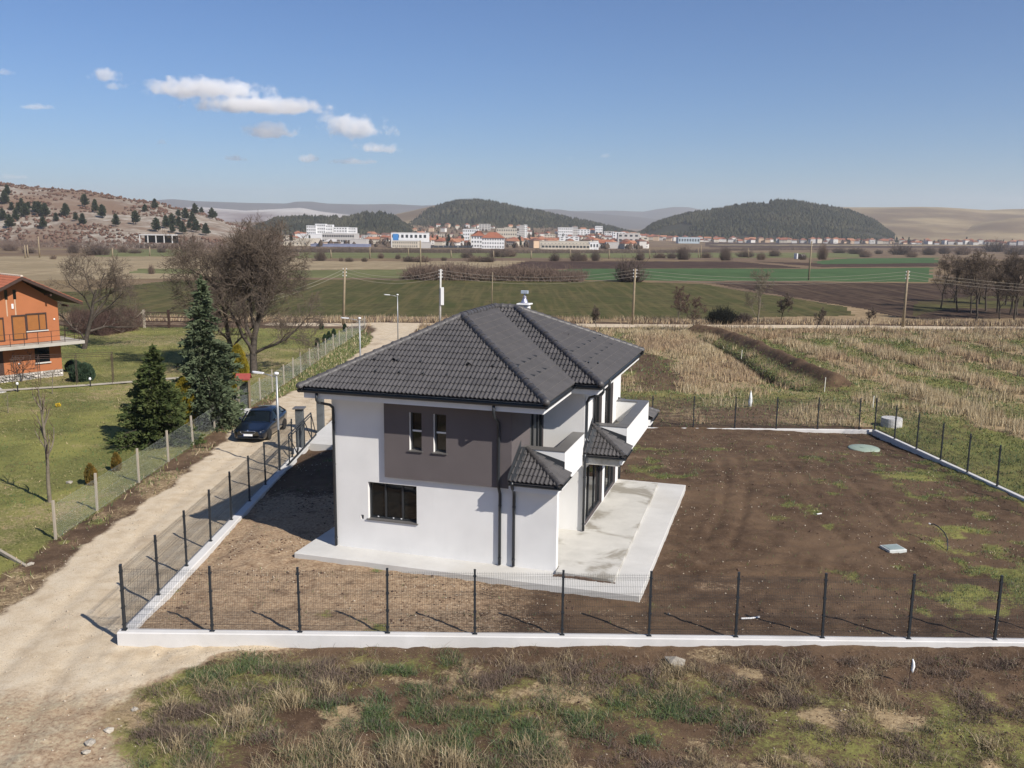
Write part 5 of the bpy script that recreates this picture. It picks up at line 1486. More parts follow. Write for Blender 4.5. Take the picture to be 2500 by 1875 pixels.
def conifer(seed, H, Rb, rows, per, size, mat, power=.85, droop=.35, start=.06, dens=1.0, lump=.25):
    rg = np.random.default_rng(seed); C, D, S0, S1, r0 = [], [], [], [], []
    for i in range(rows):
        t = start + (1 - start) * (i + .5) / rows; z = H * t; L0 = Rb * (1 - t) ** power + .10
        for k in range(max(4, int(per * (1 - t * .55)))):
            az = rg.uniform(0, 2 * math.pi); L = L0 * rg.uniform(.70, 1.12) * (1 + lump * math.sin(3 * az + 9 * t + seed) * .6)
            o = np.array([math.cos(az), math.sin(az), 0]); n = max(3, int(L / size * 1.6 * dens)); s = (np.arange(n) + rg.random(n)) / n
            zz = z - droop * L * s ** 1.2 + .30 * L * np.maximum(s - .6, 0) + rg.normal(0, .03, n)
            P = o * (s * L)[:, None]; P[:, 2] = zz; side = np.array([-o[1], o[0], 0]); w = L * .30 * (1 - .55 * s) + size * .4
            S0.append([0, 0, z]); S1.append([P[-1][0] * .9, P[-1][1] * .9, zz[-1] + .02]); r0.append(.012 + .02 * (1 - t))
            m = 4
            for j in range(m):
                q = rg.uniform(-1, 1, n); X = P + side * (q * w)[:, None]; X[:, 2] += rg.normal(0, size * .35, n) - np.abs(q) * w * .25
                X[s < .25] *= np.array([1, 1, 1.0]); C.append(X); D.append(o * .75 + side * q[:, None] * .8 + np.array([0, 0, .18]) + rg.normal(0, .30, (n, 3)))
    top = np.zeros((14, 3)); top[:, 2] = np.linspace(H * .93, H * 1.02, 14); C.append(top); D.append(rg.normal(0, .4, (14, 3)) + np.array([0, 0, 1]))
    C, D = np.concatenate(C), np.concatenate(D)
    V, F = sprays(C, D, size, .6, rg)
    crown = np_mesh('crown', V, F, mat)
    S0.append([0, 0, -.2]); S1.append([0, 0, H * .97]); r0.append(.022 * H)
    trunk = segs_mesh('trunk', S0, S1, r0, np.array(r0) * .35, 5, m_bark)
    return trunk, crown
SPR = conifer(3, 8.7, 2.55, 30, 15, .21, m_spruce, .85, .42, .05, 1.1, .55)
put_tree('spruce_tree', SPR, gp(508, 1040, -.55), .3, 'tall blue-green spruce with browned tip beside the wire fence')
FIR = conifer(5, 5.3, 2.2, 24, 17, .16, m_fir, .80, .22, .02, 1.15, .5)
put_tree('fir_tree', FIR, gp(386, 1080, -.55), 1.3, 'shorter dark green fir on the lawn left of the tall spruce')
def column(seed, H, R, n, size, mat, pw=.7):
    rg = np.random.default_rng(seed); t = rg.random(n) ** 1.1; r = R * (np.sin(math.pi * np.clip(t * .82 + .18, 0, 1)) ** pw) * (.55 + .45 * rg.random(n) ** .4); az = rg.uniform(0, 6.283, n)
    C = np.stack([r * np.cos(az), r * np.sin(az), t * H], 1); D = np.stack([np.cos(az) * .45, np.sin(az) * .45, np.ones(n)], 1) + rg.normal(0, .2, (n, 3))
    V, F = sprays(C, D, size, 1.0, rg)
    return (segs_mesh('trunk', [[0, 0, -.1]], [[0, 0, H * .6]], [.05], [.02], 6, m_bark), np_mesh('crown', V, F, mat))
GT = column(1, 3.4, .75, 3200, .16, m_gold)
put_tree('thuja_tree', GT, gp(452, 1052, -.55), 0, 'golden yellow conical thuja between the fir and the spruce', sc=.92)
put_tree('thuja_tree', GT, gp(583, 962, -.6), 1, 'golden yellow thuja behind the spruce near the red-roofed gate', sc=1.05)
ST_ = column(2, .95, .26, 420, .12, m_thg)
for px, py, s_, lb in ((223, 1186, 1.0, 'small orange-green thuja on the lawn, nearest the camera'), (285, 1150, .9, 'small yellow-green thuja on the lawn near the dark fir'),):
    put_tree('thuja_shrub', ST_, gp(px, py, -.55), px, lb, 'shrub', sc=s_)
DT = column(4, 1.0, .28, 300, .13, m_dgreen)
for i, (px, py) in enumerate(((775, 847), (793, 836), (803, 828), (815, 821), (842, 806), (785, 800))):
    put_tree('thuja_shrub', DT, gp(px, py, -.8), i, 'tiny dark thuja in the row inside the far part of the wire fence', 'shrub', 'young thujas planted along the wire fence', .9)
EV = column(6, 1.3, .9, 900, .2, m_dgreen, .5)
put_tree('evergreen_shrub', EV, gp(202, 928, -.7), 0, 'round dark evergreen shrub beside the garden path', 'shrub')
put_tree('evergreen_shrub', EV, gp(180, 905, -.7), 2, 'low dark evergreen shrub at the corner of the orange house', 'shrub', sc=.7)
# dandelion-yellow tuft on the lawn
yt = column(7, .22, .16, 60, .08, M('yellow_flowers', (.55, .38, .02, 1), .7, .2, 9))
put_tree('flower_tuft', yt, gp(142, 990, -.6), 0, 'bright yellow flower tuft on the lawn', 'flower')

# ---- leafless bushes
def bush_mesh(seed, w, d, h, n, mat, r=.02, name='bush'):
    rg = np.random.default_rng(seed); a = rg.uniform(0, 6.283, n); rr = np.sqrt(rg.random(n))
    B = np.stack([rr * np.cos(a) * w * .33, rr * np.sin(a) * d * .33, np.zeros(n)], 1)
    E = np.stack([rr * np.cos(a) * w * .5, rr * np.sin(a) * d * .5, h * np.sqrt(np.clip(1 - (rr * .95) ** 2, .05, 1)) * rg.uniform(.45, 1.05, n)], 1) + rg.normal(0, .10 * w, (n, 3)) * np.array([1, 1, .55])
    Mp = (B + E) / 2 + rg.normal(0, .05 * h, (n, 3)); P0, P1 = [B, Mp], [Mp, E]; R0, R1 = [np.full(n, r), np.full(n, r * .7)], [np.full(n, r * .7), np.full(n, r * .35)]
    for q in range(3):
        t = rg.uniform(.3, 1, (n, 1)); S_ = Mp + (E - Mp) * t; X = S_ + rg.normal(0, .12 * h, (n, 3)) + np.array([0, 0, .10 * h]); X[:, 2] = np.maximum(X[:, 2], .05)
        P0.append(S_); P1.append(X); R0.append(np.full(n, r * .5)); R1.append(np.full(n, r * .3))
    return segs_mesh(name, np.concatenate(P0), np.concatenate(P1), np.concatenate(R0), np.concatenate(R1), 3, mat, False)
m_bush = bark('bramble_stems', (.13, .10, .086, 1)); m_bush2 = bark('brown_scrub', (.18, .132, .106, 1)); m_bdark = bark('dark_bramble', (.020, .022, .020, 1))
BUSH = [bush_mesh(60 + i, 4, 3.2, 2.6, 240, (m_bush, m_bush2, m_bush)[i], .035) for i in range(3)]
m_b = bush_mesh(70, 3.6, 3, 2.0, 700, m_bdark, .03)
tag(link('bush', m_b, None, None, gp(1762, 786)), 'low dark evergreen bramble bush behind the gravel track', 'bush')
tag(link('bush', BUSH[0], None, None, gp(1815, 784), (0, 0, 1), (.8, .8, .5)), 'flat dark brush heap left of the tall pale tree', 'bush')
tag(link('bush', BUSH[1], None, None, gp(1350, 795), (0, 0, 1), (.6, .6, .5)), 'brown brush clump behind the chimney side of the roof', 'bush')
b_ = gp(1537, 688); tag(link('bush', BUSH[0], None, None, b_, (0, 0, 2), (2.0, 2.0, 2.1)), 'large rounded dark bush at the left end of the green field', 'bush')
FB = [(783, 636, 24, 25), (833, 637, 12, 8), (852, 638, 20, 10), (890, 638, 14, 10), (930, 630, 16, 12), (972, 632, 12, 12), (1000, 638, 40, 13), (1030, 639, 40, 15), (1084, 636, 14, 9), (1140, 629, 30, 15), (1160, 639, 45, 14), (1190, 640, 40, 14), (1215, 628, 40, 17), (1245, 627, 36, 15),
      (1355, 637, 24, 18), (1408, 637, 32, 22), (1427, 637, 14, 16), (1453, 637, 20, 24), (1563, 636, 26, 22), (1610, 630, 30, 12), (1640, 631, 24, 14), (1668, 634, 30, 32), (1725, 630, 26, 14), (1771, 636, 30, 30), (1820, 628, 36, 16), (1858, 634, 24, 16), (1890, 626, 26, 16), (1960, 634, 18, 14), (2008, 634, 24, 36),
      (2050, 618, 30, 13), (2090, 620, 50, 14), (2112, 628, 26, 16), (2145, 620, 20, 10), (2200, 622, 50, 22), (2225, 628, 26, 14), (2268, 622, 34, 18), (2305, 620, 24, 18), (2350, 622, 40, 20), (2430, 615, 50, 26), (2480, 622, 60, 20), (25, 612, 40, 16), (70, 618, 30, 14), (240, 622, 60, 24), (300, 616, 24, 18), (330, 618, 30, 10), (395, 616, 26, 12),
      (370, 668, 14, 22), (20, 700, 20, 16), (55, 690, 16, 12), (130, 632, 14, 10), (180, 618, 30, 24)]
for i, (px, py, w, h) in enumerate(FB):
    c = gp(px, py, -1.0); k = c.y / FPX
    o = link('bush', BUSH[i % 3], None, None, c, (0, 0, i * 1.3), (w * k / 3.4, w * k / 3.4, h * k / 2.4))
    tag(o, 'leafless brown bush scattered over the distant fields', 'bush', 'leafless bushes on the distant fields')
def thicket(label, pts, w, h, n, mat, seed, r=.05, name='thicket'):
    """long bramble hedge following points"""
    rg = np.random.default_rng(seed); P = np.array([p[:] for p in pts]); L = np.concatenate([[0], np.cumsum(np.linalg.norm(np.diff(P, axis=0), axis=1))])
    s = rg.random(n) * L[-1]; C = np.stack([np.interp(s, L, P[:, k]) for k in range(3)], 1)
    off = rg.uniform(-.5, .5, n); nd = np.array([-(P[-1] - P[0])[1], (P[-1] - P[0])[0], 0]); nd /= np.linalg.norm(nd)
    hh = h * (.35 + .9 * fbm(s, s * 0, 9, seed, 3)) * (1 - (np.abs(off) * 1.7) ** 2 * .6); B = C + nd * (off * w)[:, None]
    E = B + rg.normal(0, .22 * h, (n, 3)) * np.array([1, 1, 0]); E[:, 2] = B[:, 2] + hh * rg.uniform(.5, 1.1, n)
    B[:, 2] -= .1; Mp = (B + E) / 2 + rg.normal(0, .08 * h, (n, 3)); X = E + rg.normal(0, .14 * h, (n, 3)); X2 = Mp + rg.normal(0, .25 * h, (n, 3)) + np.array([0, 0, .15 * h])
    R = np.full(n, r)
    me = segs_mesh(name, np.concatenate([B, Mp, E, Mp]), np.concatenate([Mp, E, X, X2]), np.concatenate([R, R * .8, R * .5, R * .6]), np.concatenate([R * .8, R * .5, R * .25, R * .3]), 3, mat, False)
    return tag(link(name, me), label, 'thicket')
thicket('long brown bramble thicket across the middle of the fields behind the ridge', [gp(995, 678, -1), gp(1060, 682, -1), (gp(1200, 683, -1)), gp(1330, 685, -1), gp(1425, 686, -1)], 9, 3.6, 3200, m_bush2, 1, .065)
thicket('dark hedge line in front of the town, left of the white school', [gp(690, 615, -1), gp(900, 616, -1), gp(1120, 617, -1), gp(1240, 617, -1)], 22, 3.4, 2400, m_bush, 2, .11, 'hedge')
thicket('dark hedge line in front of the town, right of the white school', [gp(1240, 618, -1), gp(1500, 618, -1), gp(1760, 616, -1)], 22, 3.2, 2000, m_bush, 3, .11, 'hedge')
thicket('brown scrub belt at the foot of the rocky hill', [gp(-150, 604, -1), gp(100, 602, -1), gp(300, 604, -1), gp(450, 606, -1), gp(620, 606, -1)], 70, 6.0, 2400, m_bush2, 4, .15, 'scrub_belt')
thicket('dark scrub belt between the ploughed fields on the right', [gp(1760, 612, -1), gp(1900, 610, -1), gp(2060, 612, -1)], 20, 3.4, 1300, m_bush, 5, .12, 'scrub_belt')
thicket('brown scrub belt beyond the right-hand grove', [gp(2200, 616, -1), gp(2360, 612, -1), gp(2560, 612, -1)], 30, 4.2, 1800, m_bush2, 6, .12, 'scrub_belt')
thicket('tangle of bare shrubs below the wide bare tree', [gp(180, 800, -.8), gp(250, 810, -.8), gp(330, 795, -.8)], 7, 2.8, 2600, m_redtw, 7, .02, 'thicket')
# ================================================================= POLES AND WIRES
m_pole = M('weathered_pole', (.24, .19, .125, 1), .85, .2, 3); m_polew = M('concrete_pole', (.50, .49, .46, 1), .8, .1, 3)
TOPS = {}
def pole(key, pb, ptop, label, mat, r=.14, parts=True, group=None, z=-1.0):
    b = gp(*pb, z); tp = AT(ptop[0], ptop[1], b.y)
    o = empty('utility_pole', b, 0, label, 'utility pole', group); h = tp - b
    m = MB(); m.tube([(0, 0, -.3), h * .5, h], [r, r * .85, r * .68], 8); m.build('shaft', mat, o, True)
    if parts:
        for i, zz in enumerate((.25, .65, 1.05)):
            q = h * (1 - zz / h.length); m = MB(); m.tube([q + Vector((-.22, 0, .0)), q + Vector((.22, 0, 0))], .03, 6); m.build('crossbar', m_galv, o)
            for s in (-.2, .2): m = MB(); m.lathe([(.03, 0), (.05, .03), (.045, .10), (.02, .14)], 8, q + Vector((s, 0, .02))); m.build('insulator', M_LAMP, o, True)
    TOPS[key] = tp
    return o
pole('a', (838, 793), (842, 653), 'concrete utility pole at the left of the road junction', m_pole, .17)
o = pole('b', (1074, 788), (1076, 657), 'pale utility pole with a meter box right of the road junction', m_polew, .15)
MB().cbox(.12, -.25, 2.2, .5, .1, 4.4, .02).build('meter_box', m_fascia, o)
pole('c', (1544, 793), (1551, 656), 'brown wooden utility pole behind the right roof slope', m_pole, .17)
pole('d', (2204, 799), (2217, 660), 'leaning wooden utility pole beside the gravel track on the right', m_pole, .20)
pole('e', (1974, 684), (1982, 589), 'leaning utility pole at the near edge of the bright green field', m_pole, .22)
pole('f', (1200, 752), (1203, 664), 'very thin pole rising just behind the roof ridge', m_pole, .08, False)
pole('g', (1027, 659), (1026, 587), 'utility pole at the left end of the bramble thicket', m_pole, .22)
for i, (a, b_) in enumerate((((97, 628), (93, 577)), ((62, 630), (60, 598)), ((69, 628), (66, 598)), ((275, 628), (274, 605)), ((366, 625), (365, 602)), ((438, 628), (438, 602)), ((809, 630), (807, 609)), ((903, 631), (903, 602)), ((997, 628), (997, 606)), ((1102, 630), (1101, 611)),
                             ((1205, 633), (1205, 612)), ((1297, 633), (1297, 612)), ((1393, 632), (1392, 608)), ((1487, 632), (1487, 610)), ((1586, 632), (1586, 608)), ((1705, 629), (1705, 605)), ((1711, 630), (1712, 598)), ((1828, 630), (1827, 605)), ((2180, 614), (2181, 587)), ((2253, 618), (2253, 593)), ((2336, 618), (2336, 595)))):
    pole('x%d' % i, a, b_, 'far pale utility pole in the row crossing the distant fields', m_pole, .28, False, 'far utility poles across the fields')
def wire(p, q, sag, label, n=14, r=.016):
    p, q = Vector(p), Vector(q); P = [p.lerp(q, i / n) - Vector((0, 0, sag * 4 * (i / n) * (1 - i / n))) for i in range(n + 1)]
    tag(MB().tube(P, r, 3, False).build('overhead_wire', m_wirec), label, 'wire', 'overhead wires between the utility poles')
m_wirec = M('bare_wire', (.30, .27, .22, 1), .6, .1, 2)
D3 = (Vector((0, 0, -.15)), Vector((0, 0, -.55)), Vector((0, 0, -.95)))
OFFR = AT(2900, 700, 118); OFFL = AT(560, 745, 100)
for a, c_, nm in (('a', 'b', 'first and second'), ('b', 'c', 'second and third'), ('c', 'd', 'third and leaning')):
    for i, d in enumerate(D3): wire(TOPS[a] + d, TOPS[c_] + d, .9, '%s overhead wire between the %s pole along the gravel track' % (('upper', 'middle', 'lower')[i], nm))
for i, d in enumerate(D3):
    wire(TOPS['d'] + d, OFFR + d, .8, '%s overhead wire running right from the leaning pole' % ('upper', 'middle', 'lower')[i])
for i, d in enumerate(D3[:2]):
    wire(TOPS['a'] + d, OFFL + d, .5, '%s overhead wire running down left from the junction pole' % ('upper', 'lower')[i])

# ================================================================= HILLS
def hill_material(name, cols, scale, mix=None, mscale=.004, bump=.4):
    t = NT(name); p = t.pos(); n = t.noise(p, scale, 7, .68); n2 = t.noise(p, mscale, 5, .6)
    c = t.ramp(n, [(.3, cols[0]), (.5, cols[1]), (.72, cols[2])])
    if mix: c = t.mix(t.mapr(n2, .42, .62), c, mix)
    t.base(c); t.b.inputs['Roughness'].default_value = .95; t.b.inputs['Specular IOR Level'].default_value = .05
    t.bump(n, bump, 2.0)
    return t.m
def interp_crest(pts, n):
    xs = np.linspace(pts[0][0], pts[-1][0], n); return xs, np.interp(xs, [p[0] for p in pts], [p[1] for p in pts])
def hill(name, crest, D, front, mat, base=-2.0, n=90, m=26, rough=.03, back=600, shape=1.3, seed=1, expo=.6):
    """ridge whose crest line is at depth D; slopes down to the plain `front` metres nearer"""
    xs, ys = interp_crest(crest, n); ys = ys + (fbm(xs, xs * 0, 60, seed) - .5) * rough * 60
    C_ = np.array([AT(x, y, D)[:] for x, y in zip(xs, ys)]); H = C_[:, 2] - base
    V = []
    for j in range(m + 6):
        if j <= m:
            t = j / m; yy = D - front * (1 - t); hh = (1 - (1 - t) ** shape) * (1 - .0) if expo > .5 else t ** shape
            prof = (3 * t * t - 2 * t ** 3) * .45 + .55 * t ** .8
        else:
            t = (j - m) / 5; yy = D + back * t; prof = (1 - t) ** 1.2
        nz = (fbm(C_[:, 0], np.full(n, yy), 90 * D / 1000, seed + 3, 4) - .5) * H * .28 * (4 * prof * (1 - prof)) * (1 if j <= m else 0)
        V.append(np.stack([C_[:, 0] * (yy / D), np.full(n, yy), base + np.maximum(H, 0) * prof + nz], 1))
    V = np.array(V); r_, c_ = V.shape[:2]; idx = np.arange(r_ * c_).reshape(r_, c_)
    F = np.stack([idx[:-1, :-1], idx[:-1, 1:], idx[1:, 1:], idx[1:, :-1]], -1).reshape(-1, 4)
    o = tag(link(name, np_mesh(name, V.reshape(-1, 3), F, mat, True)), kind='structure')
    return V[:m + 1]
def on_hill(Vh, u, v):
    """interpolated points, u along the crest 0..1, v 0 foot .. 1 crest"""
    r_, c_ = Vh.shape[:2]; fu = u * (c_ - 1.001); fv = v * (r_ - 1.001); iu, iv = fu.astype(int), fv.astype(int); a = (fu - iu)[:, None]; b = (fv - iv)[:, None]
    return (Vh[iv, iu] * (1 - a) + Vh[iv, iu + 1] * a) * (1 - b) + (Vh[iv + 1, iu] * (1 - a) + Vh[iv + 1, iu + 1] * a) * b
m_rockhill = hill_material('limestone_slope', (PC(118, 98, 84), PC(172, 158, 142), PC(214, 206, 194)), .09, PC(146, 120, 100), .014, .8)
m_tanhill = hill_material('dry_grass_hill', (PC(146, 124, 96), PC(172, 150, 114), PC(192, 172, 134)), .006, PC(132, 112, 90), .0025)
m_palehill = hill_material('pale_limestone_hill', (PC(176, 166, 160), PC(206, 200, 194), PC(222, 218, 212)), .003, PC(140, 124, 124), .0016)
m_mount = hill_material('forested_mountain', (PC(84, 80, 78), PC(100, 96, 92), PC(122, 114, 106)), .002, PC(94, 90, 88), .0008)
m_woodfloor = hill_material('pine_forest_floor', (PC(48, 50, 40), PC(62, 62, 50), PC(78, 74, 60)), .02)
hill('mountain_range', [(900, 520), (1100, 512), (1250, 508), (1400, 515), (1511, 514), (1568, 517), (1602, 511), (1645, 505), (1681, 506), (1726, 514), (1800, 522), (2000, 530)], 9800, 1500, m_mount, -26, 70, 10, .0, 700, seed=4)
hill('mountain_range', [(200, 520), (375, 489), (420, 486), (480, 491), (600, 495), (700, 497), (722, 492), (760, 492), (800, 497), (880, 499), (960, 498), (1030, 502), (1197, 496), (1237, 499), (1271, 505), (1316, 511), (1362, 511), (1407, 517), (1452, 521), (1560, 530), (1700, 545)], 7600, 1600, m_mount, -26, 140, 12, .0, 600, seed=5)
hill('mountain_range', [(-2500, 500), (-1800, 480), (-1200, 490), (-700, 478), (-300, 495), (100, 515), (300, 540)], 7000, 1500, m_mount, -26, 60, 10, .0, 600, seed=15)
hill('mountain_range', [(2300, 540), (2700, 500), (3200, 485), (3900, 495), (4600, 480)], 7000, 1500, m_mount, -26, 60, 10, .0, 600, seed=16)
hill('pale_hill', [(250, 540), (380, 512), (470, 504), (600, 514), (700, 509), (735, 507), (780, 516), (850, 524), (920, 529), (960, 528), (1060, 533), (1200, 545)], 4600, 900, m_palehill, -26, 90, 14, .0, 500, seed=6)
hill('grass_hill', [(1880, 545), (1960, 508), (2000, 505), (2080, 506), (2160, 506), (2250, 505), (2300, 506), (2380, 511), (2410, 513), (2450, 511), (2500, 510), (2600, 508), (2800, 500), (3100, 505), (3400, 520)], 3500, 1250, m_tanhill, -25, 110, 26, .0, 500, seed=7)
hill('grass_hill', [(2330, 560), (2420, 540), (2470, 532), (2520, 530), (2700, 525), (3000, 540)], 2700, 500, m_tanhill, -25, 60, 14, .0, 300, seed=8)
hill('grass_hill', [(860, 560), (952, 526), (1007, 514), (1063, 501), (1097, 497), (1120, 496), (1160, 500), (1260, 530)], 2900, 700, m_tanhill, -25, 60, 16, .0, 400, seed=9)
WC = hill('wooded_hill', [(930, 572), (960, 560), (1000, 545), (1040, 522), (1085, 506), (1113, 499), (1163, 497), (1192, 500), (1226, 507), (1271, 517), (1316, 525), (1362, 535), (1395, 543), (1450, 552), (1500, 560), (1570, 572)], 2750, 620, m_woodfloor, -24, 80, 22, .0, 400, seed=10)
WF = hill('wooded_hill', [(585, 572), (620, 556), (652, 547), (675, 541), (736, 537), (792, 539), (849, 539), (894, 529), (928, 528), (962, 534), (984, 547), (1010, 560), (1040, 574)], 2050, 300, m_woodfloor, -24, 70, 16, .0, 250, seed=11)
WR = hill('wooded_hill', [(1545, 574), (1572, 562), (1592, 547), (1626, 538), (1681, 527), (1726, 520), (1782, 508), (1839, 499), (1895, 495), (1941, 497), (1997, 507), (2072, 518), (2108, 529), (2137, 539), (2160, 556), (2185, 572)], 2450, 480, m_woodfloor, -24, 100, 24, .0, 350, seed=12)
LH = hill('rocky_hill', [(-700, 430), (-300, 438), (0, 446), (79, 456), (158, 462), (234, 470), (316, 486), (380, 494), (443, 511), (506, 525), (560, 545), (620, 565), (690, 578)], 1050, 350, m_rockhill, -14, 170, 60, .02, 300, seed=13)

# woods: one mass of low tree crowns on each wooded hill
def crowns(name, label, P, H, R, mat, seed, cat='wood'):
    rg = np.random.default_rng(seed); n = len(P); k = 5
    rings = np.array([(.10, .7), (.50, .95), (1.0, .0)]); V = np.zeros((n, len(rings) * k, 3))
    for i, (t, s) in enumerate(rings):
        for q in range(k):
            a = 2 * math.pi * q / k + i * .5 + rg.uniform(0, .5, n); rr = R * s * rg.uniform(.7, 1.25, n)
            V[:, i * k + q] = P + np.stack([np.cos(a) * rr, np.sin(a) * rr, H * t * rg.uniform(.92, 1.08, n)], 1)
    f = []
    for i in range(len(rings) - 1):
        for q in range(k): f.append((i * k + q, i * k + (q + 1) % k, (i + 1) * k + (q + 1) % k, (i + 1) * k + q))
    F = (np.array(f)[None] + (np.arange(n) * len(rings) * k)[:, None, None]).reshape(-1, 4)
    o = link(name, np_mesh(name, V.reshape(-1, 3), F, mat)); tag(o, label, cat, kind='stuff'); return o
def wood_mat(name, a, b, c):
    t = NT(name); p = t.pos(); n = t.noise(p, .09, 3, .6); n2 = t.noise(p, .010, 4, .6)
    col = t.ramp(n, [(.3, a), (.55, b), (.75, c)]); t.base(t.mix(t.mapr(n2, .45, .65), col, scl(c, 1.25))); t.b.inputs['Roughness'].default_value = .9; t.b.inputs['Specular IOR Level'].default_value = .05
    return t.m
m_w1 = wood_mat('pine_wood_crowns', (.014, .018, .010, 1), (.026, .029, .016, 1), (.046, .044, .026, 1))
def wood_on(Vh, n, h, label, seed, keep=None):
    rg = np.random.default_rng(seed); u, v = rg.random(n), rg.random(n) ** .85; P = on_hill(Vh, u, v)
    PU = u
    if keep is not None: q = keep(u, v, P); P = P[q]; PU = u[q]
    H = h * rg.uniform(.5, 1.25, len(P)) * (.35 + .65 * sstep(0, .24, np.minimum(PU, 1 - PU))); crowns('pine_wood', label, P, H, H * .36, m_w1, seed)
wood_on(WC, 6000, 15, 'dark pine wood covering the round hill behind the town', 1)
wood_on(WF, 3800, 12, 'dark pine wood on the low ridge left behind the town', 2)
wood_on(WR, 8000, 11, 'dark pine wood covering the broad hill right behind the village', 3, lambda u, v, P: fbm(P[:, 0], P[:, 1], 130, 9) < .63)
# scattered pines and scrub on the rocky hill
PN = [conifer(80 + i, 10.5, 3.6, 11, 11, 1.0, m_pine, .42, .05, .26, .8, .6) for i in range(3)]
pines = [(15, 478), (8, 500), (30, 515), (45, 522), (60, 530), (72, 512), (85, 520), (95, 527), (55, 505), (40, 540), (112, 528), (140, 540), (108, 557), (160, 530), (190, 540), (200, 550), (212, 505), (232, 505), (230, 520), (250, 532), (284, 542), (287, 553), (335, 548), (355, 518), (377, 510), (380, 565), (400, 545), (405, 560), (418, 555), (432, 530), (440, 557), (455, 538), (462, 560), (470, 545), (480, 525), (496, 520), (505, 575), (515, 535), (535, 530), (5, 540), (25, 560), (425, 567), (448, 572), (478, 568)]
for i, (px, py) in enumerate(pines):
    # walk down the hill surface to the point seen at this pixel
    best = None
    d = _right * ((px - 1250) / FPX) + _fwd - _up * ((py - 937.5) / FPX)
    xs_ = LH[:, :, 0]; ys_ = LH[:, :, 1]; zs_ = LH[:, :, 2]
    tt = ys_ / d.y; er = np.abs(xs_ - d.x * tt) / 3 + np.abs(zs_ - (CAMH + d.z * tt)); j = np.unravel_index(np.argmin(er), er.shape)
    c = LH[j]; s_ = .95 + .25 * math.sin(i * 2.1)
    put_tree('pine_tree', PN[i % 3], (c[0], c[1], c[2] - .4), i * 1.1, 'dark scattered pine on the pale rocky hillside', 'tree', 'pines on the rocky hillside', s_)
rg = np.random.default_rng(77); u, v = rg.random(5200), rg.random(5200); Pq = on_hill(LH, u, v)
q = fbm(Pq[:, 0], Pq[:, 1], 60, 19) + .42 * (v > .86) + .30 * (v < .25) > .60; Pq = Pq[q]
H_ = rg.uniform(1.0, 2.8, len(Pq)); crowns('hill_scrub', 'reddish leafless scrub spread over the rocky hill', Pq, H_, H_ * .8, hill_material('reddish_scrub', (PC(92, 68, 58), PC(122, 92, 78), PC(146, 114, 98)), .2), 78, 'scrub')
rg = np.random.default_rng(79); n_ = 900; yy = rg.uniform(1500, 3300, n_); pxs = rg.uniform(2160, 2520, n_)
q = fbm(pxs, yy * .06, 40, 29) > .56
for nm, lab, lo, hi, cnt, sd in (('town_trees', 'grey leafless trees between the houses of the distant town', 690, 1560, 1100, 90), ('town_trees', 'grey leafless trees along the distant village', 1560, 2500, 380, 91)):
    rg = np.random.default_rng(sd); yy = rg.uniform(930, 2250, cnt) if sd == 90 else rg.uniform(1780, 2150, cnt); px = rg.uniform(lo, hi, cnt); x = (px - 1250) / FPX * yy
    P_ = np.stack([x, yy, T(x, yy) - .3], 1); H_ = rg.uniform(3.5, 8, cnt); crowns(nm, lab, P_, H_, H_ * .42, hill_material('leafless_town_trees', (PC(74, 62, 54), PC(104, 88, 76), PC(132, 114, 98)), .1), sd, 'trees')

# ================================================================= TOWN
m_ws = [M('town_wall_%d' % i, c, .9, .06, .3) for i, c in enumerate(((.60, .58, .54, 1), (.50, .45, .37, 1), (.52, .38, .26, 1), (.44, .42, .40, 1)))]
m_rs = [M('town_roof_%d' % i, c, .85, .2, .4) for i, c in enumerate((PC(176, 104, 74), PC(158, 92, 70), PC(190, 126, 92), PC(134, 92, 78)))]
m_win = M('far_window', (.03, .034, .04, 1), .3, .1, 1)
HV = {}
def house_var(k):
    if k in HV: return HV[k]
    w, d, h, r, hip = ((10, 9, 5.6, 2.6, 0), (12, 9, 6.2, 2.6, 1), (9, 8, 3.4, 2.4, 0), (14, 9, 6.0, 2.8, 0), (10, 10, 8.2, 2.4, 1))[k]
    a = MB(); a.box(-w / 2, -d / 2, -1.5, w / 2, d / 2, h)
    if not hip: a.add([(-w / 2, -d / 2, h), (-w / 2, d / 2, h), (-w / 2, 0, h + r)], [(0, 1, 2)]); a.add([(w / 2, -d / 2, h), (w / 2, d / 2, h), (w / 2, 0, h + r)], [(0, 2, 1)])
    e = .6; b = MB(); x0, y0 = w / 2 + e, d / 2 + e; rx = w / 2 + e if not hip else w / 2 - d / 2 + .8
    b.add([(-x0, -y0, h - .2), (x0, -y0, h - .2), (x0, y0, h - .2), (-x0, y0, h - .2), (-rx, 0, h + r), (rx, 0, h + r)], [(0, 1, 5, 4), (2, 3, 4, 5), (1, 2, 5), (3, 0, 4), (3, 2, 1, 0)])
    win = MB()
    for z in ([1.2, 4.0] if h > 5 else [1.2]):
        for x in np.arange(-w / 2 + 1.6, w / 2 - 1.0, 2.6): win.box(x, -d / 2 - .04, z, x + 1.2, -d / 2 + .02, z + 1.3)
    HV[k] = (a, b, win, h, r); return HV[k]
MESHC = {}
def town_house(px, depth, k, wi, ri, rz, label, group):
    x = (px - 1250) / FPX * depth; z = Tz(x, depth)
    a, b, win, h, r = house_var(k)
    o = empty('town_house', (x, depth, z), rz, label, 'house', group)
    for nm, mb, mt in (('wall', a, m_ws[wi]), ('roof', b, m_rs[ri]), ('windows', win, m_win)):
        key = (k, nm, mt.name)
        if key not in MESHC: MESHC[key] = mb.mesh(nm); MESHC[key].materials.append(mt)
        c = link(nm, MESHC[key], None, o)
        if nm == 'windows': c['kind'] = 'stuff'
    return o
WN = ('white', 'cream', 'ochre', 'grey'); RN = ('orange', 'red', 'light orange', 'brown')
